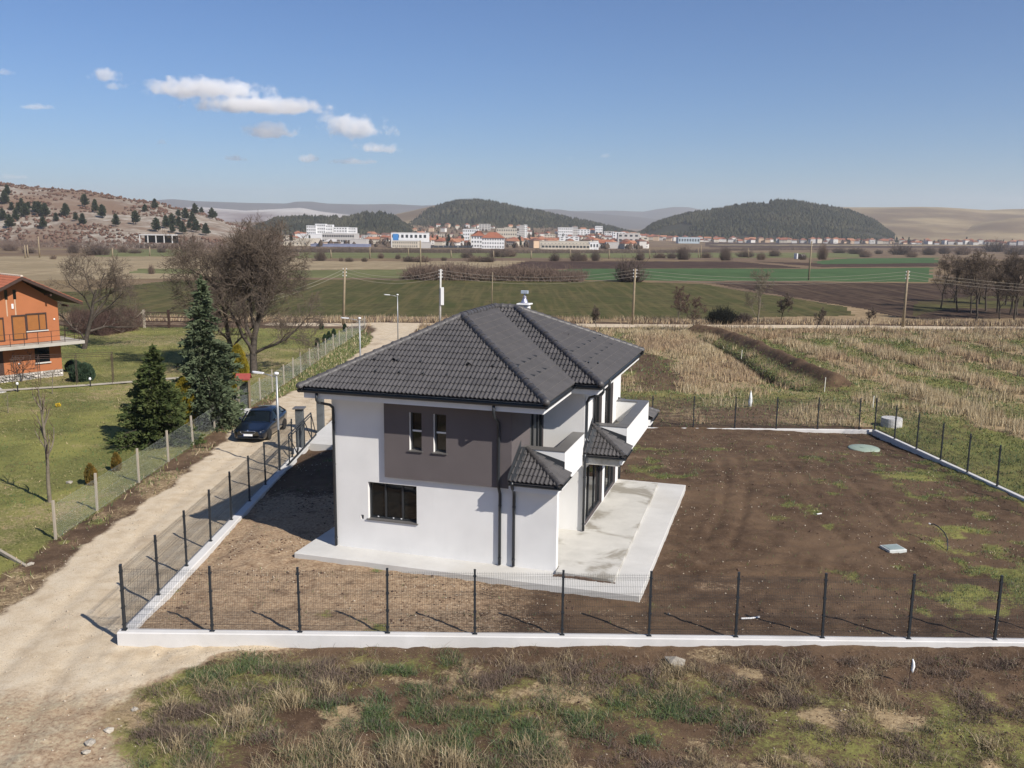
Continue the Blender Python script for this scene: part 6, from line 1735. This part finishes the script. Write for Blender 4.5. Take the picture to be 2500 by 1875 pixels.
r_ = random.Random(5)
def town_label(wi, ri, where): return '%s house with %s roof in the %s' % (WN[wi], RN[ri], where)
FARH = ([], [], [])
NTH = 0
def far_house(px, depth, k, wi, ri, rz):
    x = (px - 1250) / FPX * depth; z = Tz(x, depth); a, b, win, h, r = house_var(k); c, s = math.cos(rz), math.sin(rz)
    for mb, mi in ((a, wi), (b, 4 + ri)):
        n0 = len(FARH[0]); FARH[0].extend([(x + p[0] * c - p[1] * s, depth + p[0] * s + p[1] * c, z + p[2]) for p in mb.v]); FARH[1].extend([tuple(i + n0 for i in f) for f in mb.f]); FARH[2].extend([mi] * len(mb.f))
for i in range(290):
    px = r_.uniform(700, 1570); dep = r_.choice((r_.uniform(960, 1250), r_.uniform(1150, 1700), r_.uniform(1500, 2250)))
    if 940 < px < 1060 and dep < 1150 or 1140 < px < 1240 and dep < 1100 or 690 < px < 910 and dep < 1200 or 1310 < px < 1470 and dep < 1120: dep += 420
    wi, ri = r_.choice((0, 0, 0, 1, 1, 2, 3)), r_.choice((0, 0, 1, 2, 2, 3)); kk_ = r_.randrange(5); rz_ = r_.uniform(-.6, .6) + r_.choice((0, 1.57))
    if dep > 1480 or NTH > 165: far_house(px, dep, kk_, wi, ri, rz_)
    else: town_house(px, dep, kk_, wi, ri, rz_, town_label(wi, ri, 'distant town'), 'houses of the distant town'); NTH += 1
px = 1560
while px < 2480:
    for row in range(2 if r_.random() < .8 else 1):
        wi, ri = r_.choice((0, 0, 0, 1, 2, 3)), r_.choice((0, 0, 1, 1, 2, 3)); town_house(px + r_.uniform(-6, 6), 1780 + row * 90 + r_.uniform(-30, 30), r_.randrange(5), wi, ri, r_.uniform(-.3, .3) + r_.choice((0, 1.57)), town_label(wi, ri, 'village row below the right wooded hill'), 'houses of the village row')
    px += r_.uniform(14, 21)
me_ = bpy.data.meshes.new('far_houses'); me_.from_pydata(FARH[0], [], FARH[1])
for m_i in m_ws + m_rs: me_.materials.append(m_i)
me_.polygons.foreach_set('material_index', FARH[2]); me_.update(); tag(link('far_houses', me_), 'closely packed tiny houses in the farthest part of the town', 'houses', kind='stuff')
for i in range(20):
    px = r_.uniform(1540, 1620); wi, ri = r_.choice((0, 1, 2)), r_.choice((0, 1, 2)); town_house(px, r_.uniform(1850, 2300), r_.randrange(3), wi, ri, r_.uniform(-.5, .5), town_label(wi, ri, 'far cluster beside the right wooded hill'), 'houses left of the wooded hill')

def block(label, px0, px1, ytop, depth, dp, mat, floors=0, cols=0, roof=None, cat='building', name='building', pit=0.0, wmat=None, z0=None, ww=.5):
    """building whose front face spans px0..px1 and reaches up to pixel row ytop at the given depth; real windows row by row"""
    xa, xb = AT(px0, 590, depth).x, AT(px1, 590, depth).x; zt = AT((px0 + px1) / 2, ytop, depth).z; zb = Tz((xa + xb) / 2, depth) if z0 is None else z0
    w, h = xb - xa, zt - zb; o = empty(name, ((xa + xb) / 2, depth, zb), 0, label, cat)
    MB().box(-w / 2, 0, -2, w / 2, dp, h).build('wall', mat, o)
    if roof is not None and pit:
        b = MB(); e = .8; b.add([(-w / 2 - e, -e, h), (w / 2 + e, -e, h), (w / 2 + e, dp + e, h), (-w / 2 - e, dp + e, h), (-w / 2 + dp * .4, dp / 2, h + pit), (w / 2 - dp * .4, dp / 2, h + pit)], [(0, 1, 5, 4), (2, 3, 4, 5), (1, 2, 5), (3, 0, 4), (3, 2, 1, 0)]); b.build('roof', roof, o)
    else:
        MB().box(-w / 2 - .2, -.2, h, w / 2 + .2, dp + .2, h + .35).build('roof', roof or mat, o)
    for f in range(floors):
        for c in range(cols):
            cx = -w / 2 + w * (c + .5) / cols; ww_ = w / cols * ww; z = h * (f + .35) / floors
            MB().box(cx - ww_ / 2, -.08, z, cx + ww_ / 2, .04, z + h / floors * .42).build('window', wmat or m_win, o)
    return o
WHT = M('bright_white_wall', (.66, .66, .66, 1), .8, .04, .2); CRM = m_ws[1]; GRY = m_ws[3]; ORT = m_rs[0]
block('white three-storey school with orange hip roof, nearest big building of the town', 1176, 1231, 581, 905, 18, WHT, 3, 9, ORT, pit=5.5, ww=.45)
block('white school wing with orange hip roof standing behind the nearer school block', 1150, 1184, 576, 940, 22, WHT, 3, 5, ORT, pit=5)
o = block('white and blue modern block with flat roof', 955, 1043, 569, 930, 24, WHT, 2, 8, GRY, ww=.55)
wv = (o.children[0].dimensions.x if False else 36.4)
MB().box(-16.2, -.15, 7.2, -10.6, .02, 13.4).build('blue_panel', M('blue_cladding', (.045, .20, .48, 1), .6, .08, .5), o)
block('cream lower wing of the white and blue block', 957, 1020, 589, 900, 24, CRM, 2, 12, GRY, ww=.4); block('small plain grey box beside the white and blue block', 1027, 1050, 592, 885, 10, GRY)
for i, (a, c_, yt) in enumerate(((749, 772, 551), (770, 795, 547), (792, 812, 549), (815, 848, 555), (846, 869, 556))):
    block('white apartment block with balconies, number %s from the left of the stepped row' % ('one', 'two', 'three', 'four', 'five')[i], a, c_, yt, 1500 + i * 6, 16, WHT, 5, 5, ww=.5)
block('long white industrial hall left of the apartment row', 725, 790, 572, 1280, 40, WHT); block('grey glazed factory hall in front of the apartment row', 787, 865, 571, 1200, 40, GRY, 2, 14, ww=.7)
block('low white shed at the left end of the town', 693, 749, 590, 980, 26, CRM, 1, 6, ww=.3); block('grey-tan flat shed behind the low white shed', 716, 770, 583, 1080, 30, m_ws[1], 0, 0); block('brick gabled barn between the sheds', 790, 826, 590, 1000, 14, m_ws[2], 0, 0, m_ws[3], pit=3)
block('pale grey shed right of the brick barn', 854, 894, 585, 985, 18, GRY, 0, 0); block('long low blue-grey greenhouse in front of the sheds', 758, 900, 597, 935, 16, M('blue_grey_sheet', (.20, .22, .32, 1), .5, .1, .3), 0, 0)
block('unfinished pale concrete house left of the sheds', 661, 699, 575, 1060, 14, CRM, 2, 4, ww=.6)
for i in range(9): 
    x_ = 1052 + i * 12; c = gp(x_, 606, -1); s_ = MB(); s_.add([(-2.2, 0, .6), (2.2, 0, .6), (2.2, 2.6, 2.6), (-2.2, 2.6, 2.6), (-2.2, 0.15, .5), (2.2, 0.15, .5), (2.2, 2.7, 2.5), (-2.2, 2.7, 2.5)], [(0, 1, 2, 3), (7, 6, 5, 4)])
    so = empty('solar_panel', c, 0, 'dark tilted solar panel in the row left of the white school', 'solar panel', 'solar panels beside the school'); s_.build('panel', m_win, so); MB().bar((0, 1.3, -.2), (0, 1.3, 1.6), .2).build('stand', m_galv, so)
block('grey and white residential tower above the town roofs', 1267, 1280, 550, 1650, 14, GRY, 8, 4, ww=.5); block('white slab of the residential tower', 1279, 1287, 549, 1655, 14, WHT, 8, 2)
block('white hall on the slope right of the wooded hill', 1328, 1352, 540, 2500, 30, WHT, 0, 0, z0=2); block('white and green apartment block left of the school', 1130, 1168, 560, 1350, 16, WHT, 4, 7)
block('white apartment row right of the tower', 1362, 1398, 556, 1700, 16, WHT, 4, 8); block('grey apartment block right of the white row', 1396, 1410, 554, 1720, 14, GRY, 5, 3); block('cream long block left of the tower', 1212, 1262, 558, 1600, 16, CRM, 3, 9)
block('long low pale depot with dark openings in front of the town', 1322, 1440, 597, 900, 14, CRM, 1, 14, ww=.72); block('raised rear hall of the long low depot', 1318, 1455, 590, 925, 16, CRM, 1, 16, ww=.35)
block('white office at the right end of the depot', 1440, 1462, 592, 905, 14, WHT, 1, 3); block('blue-roofed hall in the village row', 1656, 1708, 580, 1560, 22, M('pale_blue_sheet', (.36, .42, .46, 1), .6, .08, .3), 1, 8)
block('white flat warehouse right of the depot', 1498, 1536, 585, 1250, 20, WHT, 1, 7); block('grey warehouse with shallow roof right of the white warehouse', 1540, 1582, 584, 1280, 22, GRY, 0, 0); block('small white shed near the right end of the depot', 1480, 1512, 592, 1000, 10, GRY)
sh = empty('roadside_shelter', AT(380, 583, 690), -.1, 'long open concrete shelter on pillars at the foot of the rocky hill', 'shelter')
MB().box(-13, 0, 2.5, 13, 9, 3.2).build('roof', m_cwall, sh); MB().box(-13, 8.6, -3, 13, 9, 2.5).build('back_wall', m_black, sh)
for x in (-12.6, -6.3, 0, 6.3, 12.6): MB().box(x - .3, .1, -3, x + .3, .7, 2.5).build('pillar', m_cwall, sh)
c = gp(1952, 632, -1); ru = empty('ruined_hut', c, .2, 'small white ruined hut with dark openings among the fields', 'hut')
MB().box(-1.6, 0, -.3, -1.0, 3, 2.8).build('wall', WHT, ru); MB().box(1.2, .3, -.3, 3.2, 3, 2.2).build('wall', GRY, ru); MB().box(-1.0, 1.2, -.3, 1.2, 3, 2.4).build('wall', m_black, ru)
TP = [conifer(95, 11, 2.6, 9, 8, 1.1, m_pine, .7, .2, .05, .7)]
for i in range(40):
    px = r_.choice((r_.uniform(700, 1560), r_.uniform(1560, 2480))); dep = r_.uniform(1000, 1900) if px < 1560 else r_.uniform(1800, 2000); x = (px - 1250) / FPX * dep
    put_tree('town_conifer', TP[0], (x, dep, Tz(x, dep)), i, 'single dark conifer between the roofs of the far town', 'tree', 'dark conifers among the town houses', r_.uniform(.7, 1.2))

for i in range(26):
    px = r_.uniform(720, 1560); dep = r_.uniform(1150, 2150); w_ = r_.uniform(16, 34); x = (px - 1250) / FPX * dep; zt = Tz(x, dep) + r_.choice((8, 9, 11, 14)); ty = 541 - (zt - CAMH) / dep * FPX
    block('%s flat-roofed town block of %s floors between the small houses' % (('white', 'cream', 'grey')[i % 3], ('three', 'four')[i % 2]), px - w_ / 2 / dep * FPX, px + w_ / 2 / dep * FPX, ty, dep, 12, (WHT, CRM, GRY)[i % 3], 3 + i % 2, 4, ww=.5)['group'] = 'mid-rise blocks of the distant town'
# ================================================================= GRASS, WEEDS, LOOSE STONES
def plant_material():
    t = NT('grass_blades'); a = t.new('ShaderNodeAttribute', attribute_name='tint')
    t.base(a.outputs['Color']); t.b.inputs['Roughness'].default_value = .8; t.b.inputs['Specular IOR Level'].default_value = .1
    return t.m
m_blade = plant_material()
PAL = {'dull': [(.25, .195, .115), (.31, .245, .15), (.20, .155, .09), (.36, .29, .185)], 'green': [(.080, .125, .040), (.105, .150, .055), (.135, .162, .062), (.070, .115, .048)], 'blue': [(.100, .135, .080), (.130, .160, .100), (.085, .120, .070)], 'straw': [(.40, .32, .19), (.47, .385, .245), (.33, .255, .15), (.53, .45, .31)],
       'brown': [(.125, .092, .070), (.155, .115, .088), (.10, .075, .060), (.20, .155, .12)], 'olive': [(.165, .165, .066), (.205, .195, .085), (.13, .14, .055)], 'tan': [(.37, .265, .16), (.43, .32, .20), (.31, .22, .135), (.49, .38, .245)], 'mauve': [(.15, .112, .095), (.19, .145, .12), (.12, .088, .076)]}
def blades(name, label, X, Y, H, W, kinds, lean=.35, seed=0, cat='grass', seg=2):
    rg = np.random.default_rng(seed); n = len(X)
    Z = Tdet(X, Y) - .02; B = np.stack([X, Y, Z], 1); a = rg.uniform(0, 6.283, n); sd = np.stack([np.cos(a), np.sin(a), np.zeros(n)], 1) * (W / 2)[:, None]
    la = rg.uniform(0, 6.283, n); ln = np.abs(rg.normal(0, lean, n)) * H; L = np.stack([np.cos(la) * ln, np.sin(la) * ln, np.zeros(n)], 1)
    up = np.zeros((n, 3)); up[:, 2] = H
    if seg == 2:
        Mm = B + L * .35 + up * .6; Tp = B + L + up
        V = np.stack([B - sd, B + sd, Mm + sd * .75, Mm - sd * .75, Tp], 1).reshape(-1, 3); k = 5
        base = (np.arange(n) * 5)[:, None]; F = np.concatenate([base + np.array([[0, 1, 2]]), base + np.array([[0, 2, 3]]), base + np.array([[3, 2, 4]])], 1).reshape(-1, 3)
    else:
        V = np.stack([B - sd, B + sd, B + L + up], 1).reshape(-1, 3); k = 3; F = np.arange(3 * n).reshape(-1, 3)
    C = np.zeros((n, 4)); C[:, 3] = 1
    for kd in np.unique(kinds):
        q = np.where(kinds == kd)[0]; pal = np.array(PAL[kd]); C[q, :3] = pal[rg.integers(0, len(pal), len(q))] * rg.uniform(.8, 1.2, (len(q), 1))
    me = np_mesh(name, V, F, m_blade, False, {'tint': np.repeat(C, k, 0)})
    return tag(link(name, me), label, cat, kind='stuff')
def sample(n, y0, y1, fan=.62, xr=None, seed=0):
    rg = np.random.default_rng(seed); y = np.sqrt(rg.uniform(y0 ** 2, y1 ** 2, n)); x = rg.uniform(-fan, fan, n) * y if xr is None else rg.uniform(xr[0], xr[1], n)
    return x, y, rg
# --- foreground bank
x, y, rg = sample(1100000, 15.5, 24.5, .66, seed=1)
fy = FL.y + (x - FL.x) * .0118 - .2
edge = np.interp(y, [6, 18.5, 20.5, 22.1, 23.9, 24.6], [-6.2, -8.3, -9.3, -9.5, -8.2, -6.0]) + 1.6 * (fbm(x, y, 1.1, 32) - .5)
clump = fbm(x, y, .55, 71, 2); patch = fbm(x, y, 2.2, 72, 3); big = fbm(x, y, 5.0, 73, 2); right = sstep(-3, 5, x + 5 * (big - .5))
bare = np.exp(-((fy - y) / (.9 + 1.3 * (patch - .3))) ** 2) * 1.05
dens = np.clip((clump - .36) * 2.3, 0, 1) * np.clip(.60 + 2.2 * (patch - .38), .2, 1) * np.clip(1.05 - bare, .03, 1) * sstep(-.1, .9, x - edge) * (1 - .35 * right)
ok = (rg.random(len(x)) < dens * .85) & (y < fy); x, y, clump, patch, big, right = [q[ok] for q in (x, y, clump, patch, big, right)]; n = len(x)
u = rg.random(n); tk = fbm(x, y, 1.5, 74, 3); gk = fbm(x, y, 2.6, 75, 3)
pg = np.clip(.42 + 3.0 * (gk - .5) - .20 * right, .03, .92); ps = np.clip(.40 + 2.8 * (tk - .52) - .28 * right, .02, .9) * (1 - pg)
kind = np.where(u < pg, np.where(rg.random(n) < .35, 'blue', 'green'), np.where(u < pg + ps, 'dull', np.where(rg.random(n) < .65, 'brown', 'mauve')))
H = np.where(kind == 'dull', rg.uniform(.07, .26, n), np.where((kind == 'green') | (kind == 'blue'), rg.uniform(.06, .18, n), rg.uniform(.06, .22, n))) * (.55 + 1.0 * clump) * (1 - .25 * right)
blades('bank_grass', 'rough mixed green and straw grass on the bank in front of the wall', x, y, H, rg.uniform(.006, .014, n), kind, 1.15, 2)
# matted dead litter lying on the soil
x, y, rg = sample(260000, 15.5, 24.5, .66, seed=8); fy = FL.y + (x - FL.x) * .0118 - .2; edge = np.interp(y, [6, 18.5, 20.5, 22.1, 23.9, 24.6], [-6.2, -8.3, -9.3, -9.5, -8.2, -6.0])
ok = (y < fy) & (x > edge - .3) & (rg.random(len(x)) < np.clip(.55 * (fbm(x, y, .8, 81, 3) - .25) * 2.2, .04, 1)); x, y = x[ok], y[ok]; n = len(x)
blades('dead_litter', 'matted dead stalks lying on the soil of the foreground bank', x, y, rg.uniform(.015, .05, n), rg.uniform(.006, .013, n), rg.choice(['tan', 'brown', 'mauve', 'straw'], n, p=[.25, .35, .25, .15]), 4.0, 9, seg=1)
# taller straw tussocks
TX, TY, TH_ = [], [], []
rg = np.random.default_rng(5)
for cx, cy, r, k, h in [(-5.5, 21.4, .5, 420, .75), (-4.6, 22.0, .4, 300, .6), (-6.6, 20.6, .6, 420, .6), (-2.4, 19.0, .7, 520, .75), (-1.2, 18.7, .5, 380, .8), (-3.4, 18.6, .6, 420, .65), (-7.6, 19.4, .5, 300, .5), (9.4, 21.6, .45, 360, .5), (.4, 19.4, .4, 240, .55), (11.2, 19.6, .4, 260, .5), (6.0, 18.9, .4, 200, .4), (-8.4, 21.2, .4, 240, .5)]:
    a = rg.uniform(0, 6.283, k); q = np.abs(rg.normal(0, r * .6, k)); TX.append(cx + q * np.cos(a)); TY.append(cy + q * np.sin(a)); TH_.append(h * .66 * rg.uniform(.5, 1.1, k))
TX, TY, TH_ = map(np.concatenate, (TX, TY, TH_)); blades('straw_tussocks', 'tall straw-coloured tussocks standing in the foreground bank', TX, TY, TH_, rg.uniform(.007, .014, len(TX)), np.where(rg.random(len(TX)) < .7, 'dull', 'straw'), .75, 6)
# --- grass patches in the yard
x, y, rg = sample(800000, 25.2, 54.2, .62, seed=11); ins = inside_compound(x, y) > .5; x, y = x[ins], y[ins]
lu, lv = (x - HO.x) * math.cos(TH) + (y - HO.y) * math.sin(TH), -(x - HO.x) * math.sin(TH) + (y - HO.y) * math.cos(TH)
free = ~((lu > -.35) & (lu < 12.1) & (lv > -.5) & (lv < 12.8)); x, y = x[free], y[free]; zn = zones(x, y)
cl = fbm(x, y, .8, 76, 3); pr = np.clip(zn[:, 1], 0, 1) * np.clip((cl - .28) * 2.6, 0, 1) * .95 + .010
rg = np.random.default_rng(12); ok = rg.random(len(x)) < pr; x, y = x[ok], y[ok]; n = len(x); kind = rg.choice(['green', 'blue', 'olive', 'straw'], n, p=[.56, .22, .16, .06])
blades('yard_grass', 'thin young grass growing in patches on the yard soil', x, y, rg.uniform(.05, .14, n), rg.uniform(.012, .024, n) * (.6 + y / 50), kind, .9, 13, seg=1)
# --- neighbour's lawn
x, y, rg = sample(420000, 25, 108, .62, seed=21); ok = (x < -17.0) & (rg.random(len(x)) < .75 * np.clip(40 / y, .25, 1)); x, y = x[ok], y[ok]; n = len(x); u = fbm(x, y, 3.0, 77, 3) + .25 * (rg.random(n) - .5)
kind = np.where(u < .46, 'green', 'olive'); kind = np.where((rg.random(n) < .10) & (u > .55), 'tan', kind)
blades('lawn_grass', 'short patchy green and yellowish lawn grass beside the orange house', x, y, rg.uniform(.04, .13, n), rg.uniform(.02, .05, n) * (.5 + y / 60), kind, .7, 22, seg=1)
# --- straw rows, reeds and green meadow behind and right of the yard
x, y, rg = sample(2400000, 28, 113, .62, seed=31); m_ = (inside_compound(x, y) < .5) & (x > -10.6) & (y > 28); x, y = x[m_], y[m_]; zn = zones(x, y); rg = np.random.default_rng(32)
cl = fbm(x, y, 1.3, 78, 3); dp = np.clip(zn[:, 2], 0, 1) * np.clip((cl - .22) * 2.2, 0, 1); g = np.clip(zn[:, 1], 0, 1)
far = np.clip(60 / y, .55, 1.3)
isd = rg.random(len(x)) < sstep(.28, .75, dp) * .46; isg = (~isd) & (rg.random(len(x)) < g * .16) & (zn[:, 0] < .3)
xd, yd, cd = x[isd], y[isd], cl[isd]; n = len(xd); rows = np.min([seg_d(xd, yd, r) for r in DROW], 0); tall = np.exp(-(rows / 2.0) ** 2)
pk = fbm(xd, yd, 7, 79, 3); kind = np.where(pk + .3 * (rg.random(n) - .5) > .46, 'straw', np.where(rg.random(n) < .8, 'tan', 'mauve'))
blades('dry_grass', 'dry straw-coloured grass in rows and patches over the meadow', xd, yd, rg.uniform(.22, .60, n) * (.6 + .8 * cd) * (1 + .35 * tall), rg.uniform(.020, .040, n) * (.4 + yd / 85), kind, .32, 33, seg=1)
xg, yg = x[isg], y[isg]; n = len(xg); blades('meadow_grass', 'low green grass between the straw rows of the meadow', xg, yg, rg.uniform(.08, .22, n), rg.uniform(.03, .06, n) * (.5 + yg / 70), rg.choice(['green', 'olive', 'blue'], n, p=[.5, .38, .12]), .8, 34, seg=1)
# --- weeds along the gravel track and the verge behind it
x, y, rg = sample(200000, 100, 124, .62, seed=41); by = 113.2 + .03 * x; d = np.abs(y - by); ok = (d > 2.0) & (d < 7.5) & (rg.random(len(x)) < np.clip((fbm(x, y, 4, 80, 3) - .30) * 2.0, 0, .8)) & ~((x > -17) & (x < -11) & (y < by)) & ~((x < -17.5) & (y < by)); x, y = x[ok], y[ok]; n = len(x)
blades('verge_weeds', 'brown and straw weeds along both sides of the gravel track', x, y, rg.uniform(.2, .8, n), rg.uniform(.05, .09, n), rg.choice(['tan', 'mauve', 'straw', 'brown'], n, p=[.4, .3, .2, .1]), .3, 42, seg=1)
# --- tufts beside the lane
x, y, rg = sample(60000, 24, 106, .62, xr=(-17.3, -10.9), seed=51); zn = zones(x, y); ok = (zn[:, 0] < .35) & (inside_compound(x, y) < .5) & (rg.random(len(x)) < np.clip(zn[:, 1] + .5 * zn[:, 2], 0, 1) * .8 + .02); x, y = x[ok], y[ok]; n = len(x)
blades('lane_tufts', 'grass tufts on the earth strip between wire fence and lane', x, y, rg.uniform(.06, .28, n), rg.uniform(.02, .05, n) * (.5 + y / 60), rg.choice(['green', 'olive', 'straw'], n, p=[.5, .25, .25]), .5, 52, seg=1)
# --- loose stones
def stones(name, label, x, y, s, seed, mat):
    rg = np.random.default_rng(seed); n = len(x); z = Tdet(x, y); P = np.stack([x, y, z + s * .15], 1)
    tp = np.array([(1, 0, 0), (0, 1, 0), (-1, 0, 0), (0, -1, 0), (0, 0, .8), (0, 0, -.6)], float)
    V = (P[:, None] + tp[None] * rg.uniform(.55, 1.25, (n, 6, 1)) * s[:, None, None]).reshape(-1, 3); f = np.array([(0, 1, 4), (1, 2, 4), (2, 3, 4), (3, 0, 4), (1, 0, 5), (2, 1, 5), (3, 2, 5), (0, 3, 5)])
    F = (f[None] + (np.arange(n) * 6)[:, None, None]).reshape(-1, 3)
    return tag(link(name, np_mesh(name, V, F, mat)), label, 'stones', kind='stuff')
m_peb = M('pale_pebbles', PC(206, 190, 166), .9, .25, 1.5, world=True); m_clod = M('soil_clods', PC(108, 82, 66), .95, .3, 2.0, world=True)
x, y, rg = sample(60000, 25.2, 54, .62, seed=61); ok = (inside_compound(x, y) > .5) & (rg.random(len(x)) < .22 + .45 * (x < 2)); x, y = x[ok], y[ok]; x, y = x[fbm(x, y, 1.6, 83, 3) > .45], y[fbm(x, y, 1.6, 83, 3) > .45]; k = rg.random(len(x)) < .42
stones('yard_pebbles', 'small pale stones strewn over the yard soil', x[k], y[k], np.abs(rg.normal(.012, .012, k.sum())) + .008, 62, m_peb); stones('yard_clods', 'crumbled soil clods on the yard', x[~k], y[~k], np.abs(rg.normal(.014, .018, (~k).sum())) + .010, 63, m_clod)
x, y, rg = sample(70000, 17, 75, .64, seed=64); zn = zones(x, y); ok = (inside_compound(x, y) < .5) & ((x < -11) | (y < 24.4)) & (x > -17.2) & (rg.random(len(x)) < np.clip(.10 + .55 * zn[:, 0], 0, 1) * np.clip(30 / y, .1, 1)); x, y = x[ok], y[ok]
stones('lane_gravel', 'loose pale gravel on the lane and along the front wall', x, y, np.abs(rg.normal(.010, .014, len(x))) + .008, 65, m_peb)
x, y, rg = sample(5000, 17, 24.4, .64, seed=66); ok = (x > -8); x, y = x[ok], y[ok]; stones('bank_clods', 'soil clods on the foreground bank', x, y, np.abs(rg.normal(.012, .012, len(x))) + .008, 67, m_clod)
# ================================================================= CLOUDS AND HAZE
def cloud_material(name, dens=.012, sc=1.0, off=0.0):
    m = bpy.data.materials.new(name); m.use_nodes = True; n, l = m.node_tree.nodes, m.node_tree.links; n.clear()
    out = n.new('ShaderNodeOutputMaterial'); vol = n.new('ShaderNodeVolumePrincipled'); tc = n.new('ShaderNodeTexCoord')
    vol.inputs['Color'].default_value = (1, 1, 1, 1); vol.inputs['Anisotropy'].default_value = -.1
    geo = n.new('ShaderNodeNewGeometry'); nz = n.new('ShaderNodeTexNoise'); nz.inputs['Scale'].default_value = .0060 * sc; nz.inputs['Detail'].default_value = 5; nz.inputs['Roughness'].default_value = .6
    l.new(geo.outputs['Position'], nz.inputs['Vector'])
    # body: soft ellipsoid, flatter below
    sp_ = n.new('ShaderNodeSeparateXYZ'); l.new(tc.outputs['Object'], sp_.inputs[0])
    def mt(op, a, b=None):
        q = n.new('ShaderNodeMath'); q.operation = op
        for s, v in zip(q.inputs, (a, b)):
            if v is None: continue
            if isinstance(v, (int, float)): s.default_value = v
            else: l.new(v, s)
        return q.outputs[0]
    zneg = mt('MULTIPLY', mt('MINIMUM', sp_.outputs[2], 0.0), 1.9); zpos = mt('MAXIMUM', sp_.outputs[2], 0.0); z = mt('ADD', zneg, zpos)
    r2 = mt('ADD', mt('ADD', mt('MULTIPLY', sp_.outputs[0], sp_.outputs[0]), mt('MULTIPLY', sp_.outputs[1], sp_.outputs[1])), mt('MULTIPLY', z, z))
    body = mt('SUBTRACT', 1.0, mt('SQRT', r2))
    f = mt('ADD', mt('MULTIPLY', body, 1.15), mt('MULTIPLY', mt('SUBTRACT', nz.outputs['Fac'], .5 + off), 3.1))
    mr = n.new('ShaderNodeMapRange'); mr.interpolation_type = 'SMOOTHSTEP'; l.new(f, mr.inputs[0]); mr.inputs[1].default_value = .28; mr.inputs[2].default_value = .78; mr.inputs[4].default_value = dens
    l.new(mr.outputs[0], vol.inputs['Density']); l.new(vol.outputs[0], out.inputs['Volume'])
    return m
CLM = cloud_material('cumulus', .0075); CLM2 = cloud_material('thin_cumulus', .004, 1.2)
bm = bmesh.new(); bmesh.ops.create_icosphere(bm, subdivisions=3, radius=1.0); cme = bpy.data.meshes.new('cloud'); bm.to_mesh(cme); bm.free(); cme2 = cme.copy(); cme.materials.append(CLM); cme2.materials.append(CLM2)
CL = [(505, 222, 165, 24, 9500, 0, 'largest white cloud, long and flat, upper left'), (635, 262, 185, 20, 9600, 0, 'long white cloud touching the lower right of the largest cloud'), (665, 325, 78, 20, 9800, 0, 'oval white cloud below the long cloud'), (870, 318, 95, 30, 9900, 0, 'puffy white cloud right of the oval cloud'),
      (925, 365, 70, 14, 10000, 0, 'flat white cloud just below the puffy cloud'), (258, 190, 45, 18, 9300, 0, 'small rounded cloud left of the largest cloud'), (280, 213, 38, 11, 9350, 1, 'faint small cloud under the small rounded cloud'), (575, 388, 26, 9, 10100, 0, 'tiny white cloud low in the middle left'), (755, 389, 32, 11, 10100, 0, 'tiny white cloud below the puffy cloud'),
      (12, 178, 30, 10, 9200, 1, 'faint cloud at the left picture edge'), (85, 262, 45, 7, 9400, 1, 'faint streak of cloud at the far left'), (395, 348, 18, 7, 10000, 1, 'very small faint cloud left of centre'), (860, 395, 60, 8, 10150, 1, 'thin veil of cloud above the wooded hill'), (1480, 382, 14, 7, 10200, 1, 'tiny wisp right of centre'), (1393, 388, 12, 6, 10200, 1, 'tiny wisp above the town'), (800, 292, 34, 13, 9700, 1, 'small cloud bridging the long cloud and the puffy cloud'), (40, 432, 40, 9, 10500, 1, 'faint low cloud above the rocky hill')]
for i, (px, py, w, h, D, thin, lb) in enumerate(CL):
    c = AT(px, py, D); k = D / FPX
    tag(link('cloud', cme2 if thin else cme, None, None, c, (0, 0, 0), (w * k * 1.12, w * k * .7, h * k * 1.45)), lb, 'cloud')
hz = MB(); hz.box(-11500, -11500, -29, 11500, 11500, 350)
hm = bpy.data.materials.new('haze'); hm.use_nodes = True; hn, hl = hm.node_tree.nodes, hm.node_tree.links; hn.clear()
ho = hn.new('ShaderNodeOutputMaterial'); hv = hn.new('ShaderNodeVolumePrincipled'); hv.inputs['Color'].default_value = (.92, .96, 1.0, 1); hv.inputs['Density'].default_value = 9.5e-5; hv.inputs['Anisotropy'].default_value = .2
hl.new(hv.outputs[0], ho.inputs['Volume'])
tag(hz.build('haze', hm), kind='stuff')
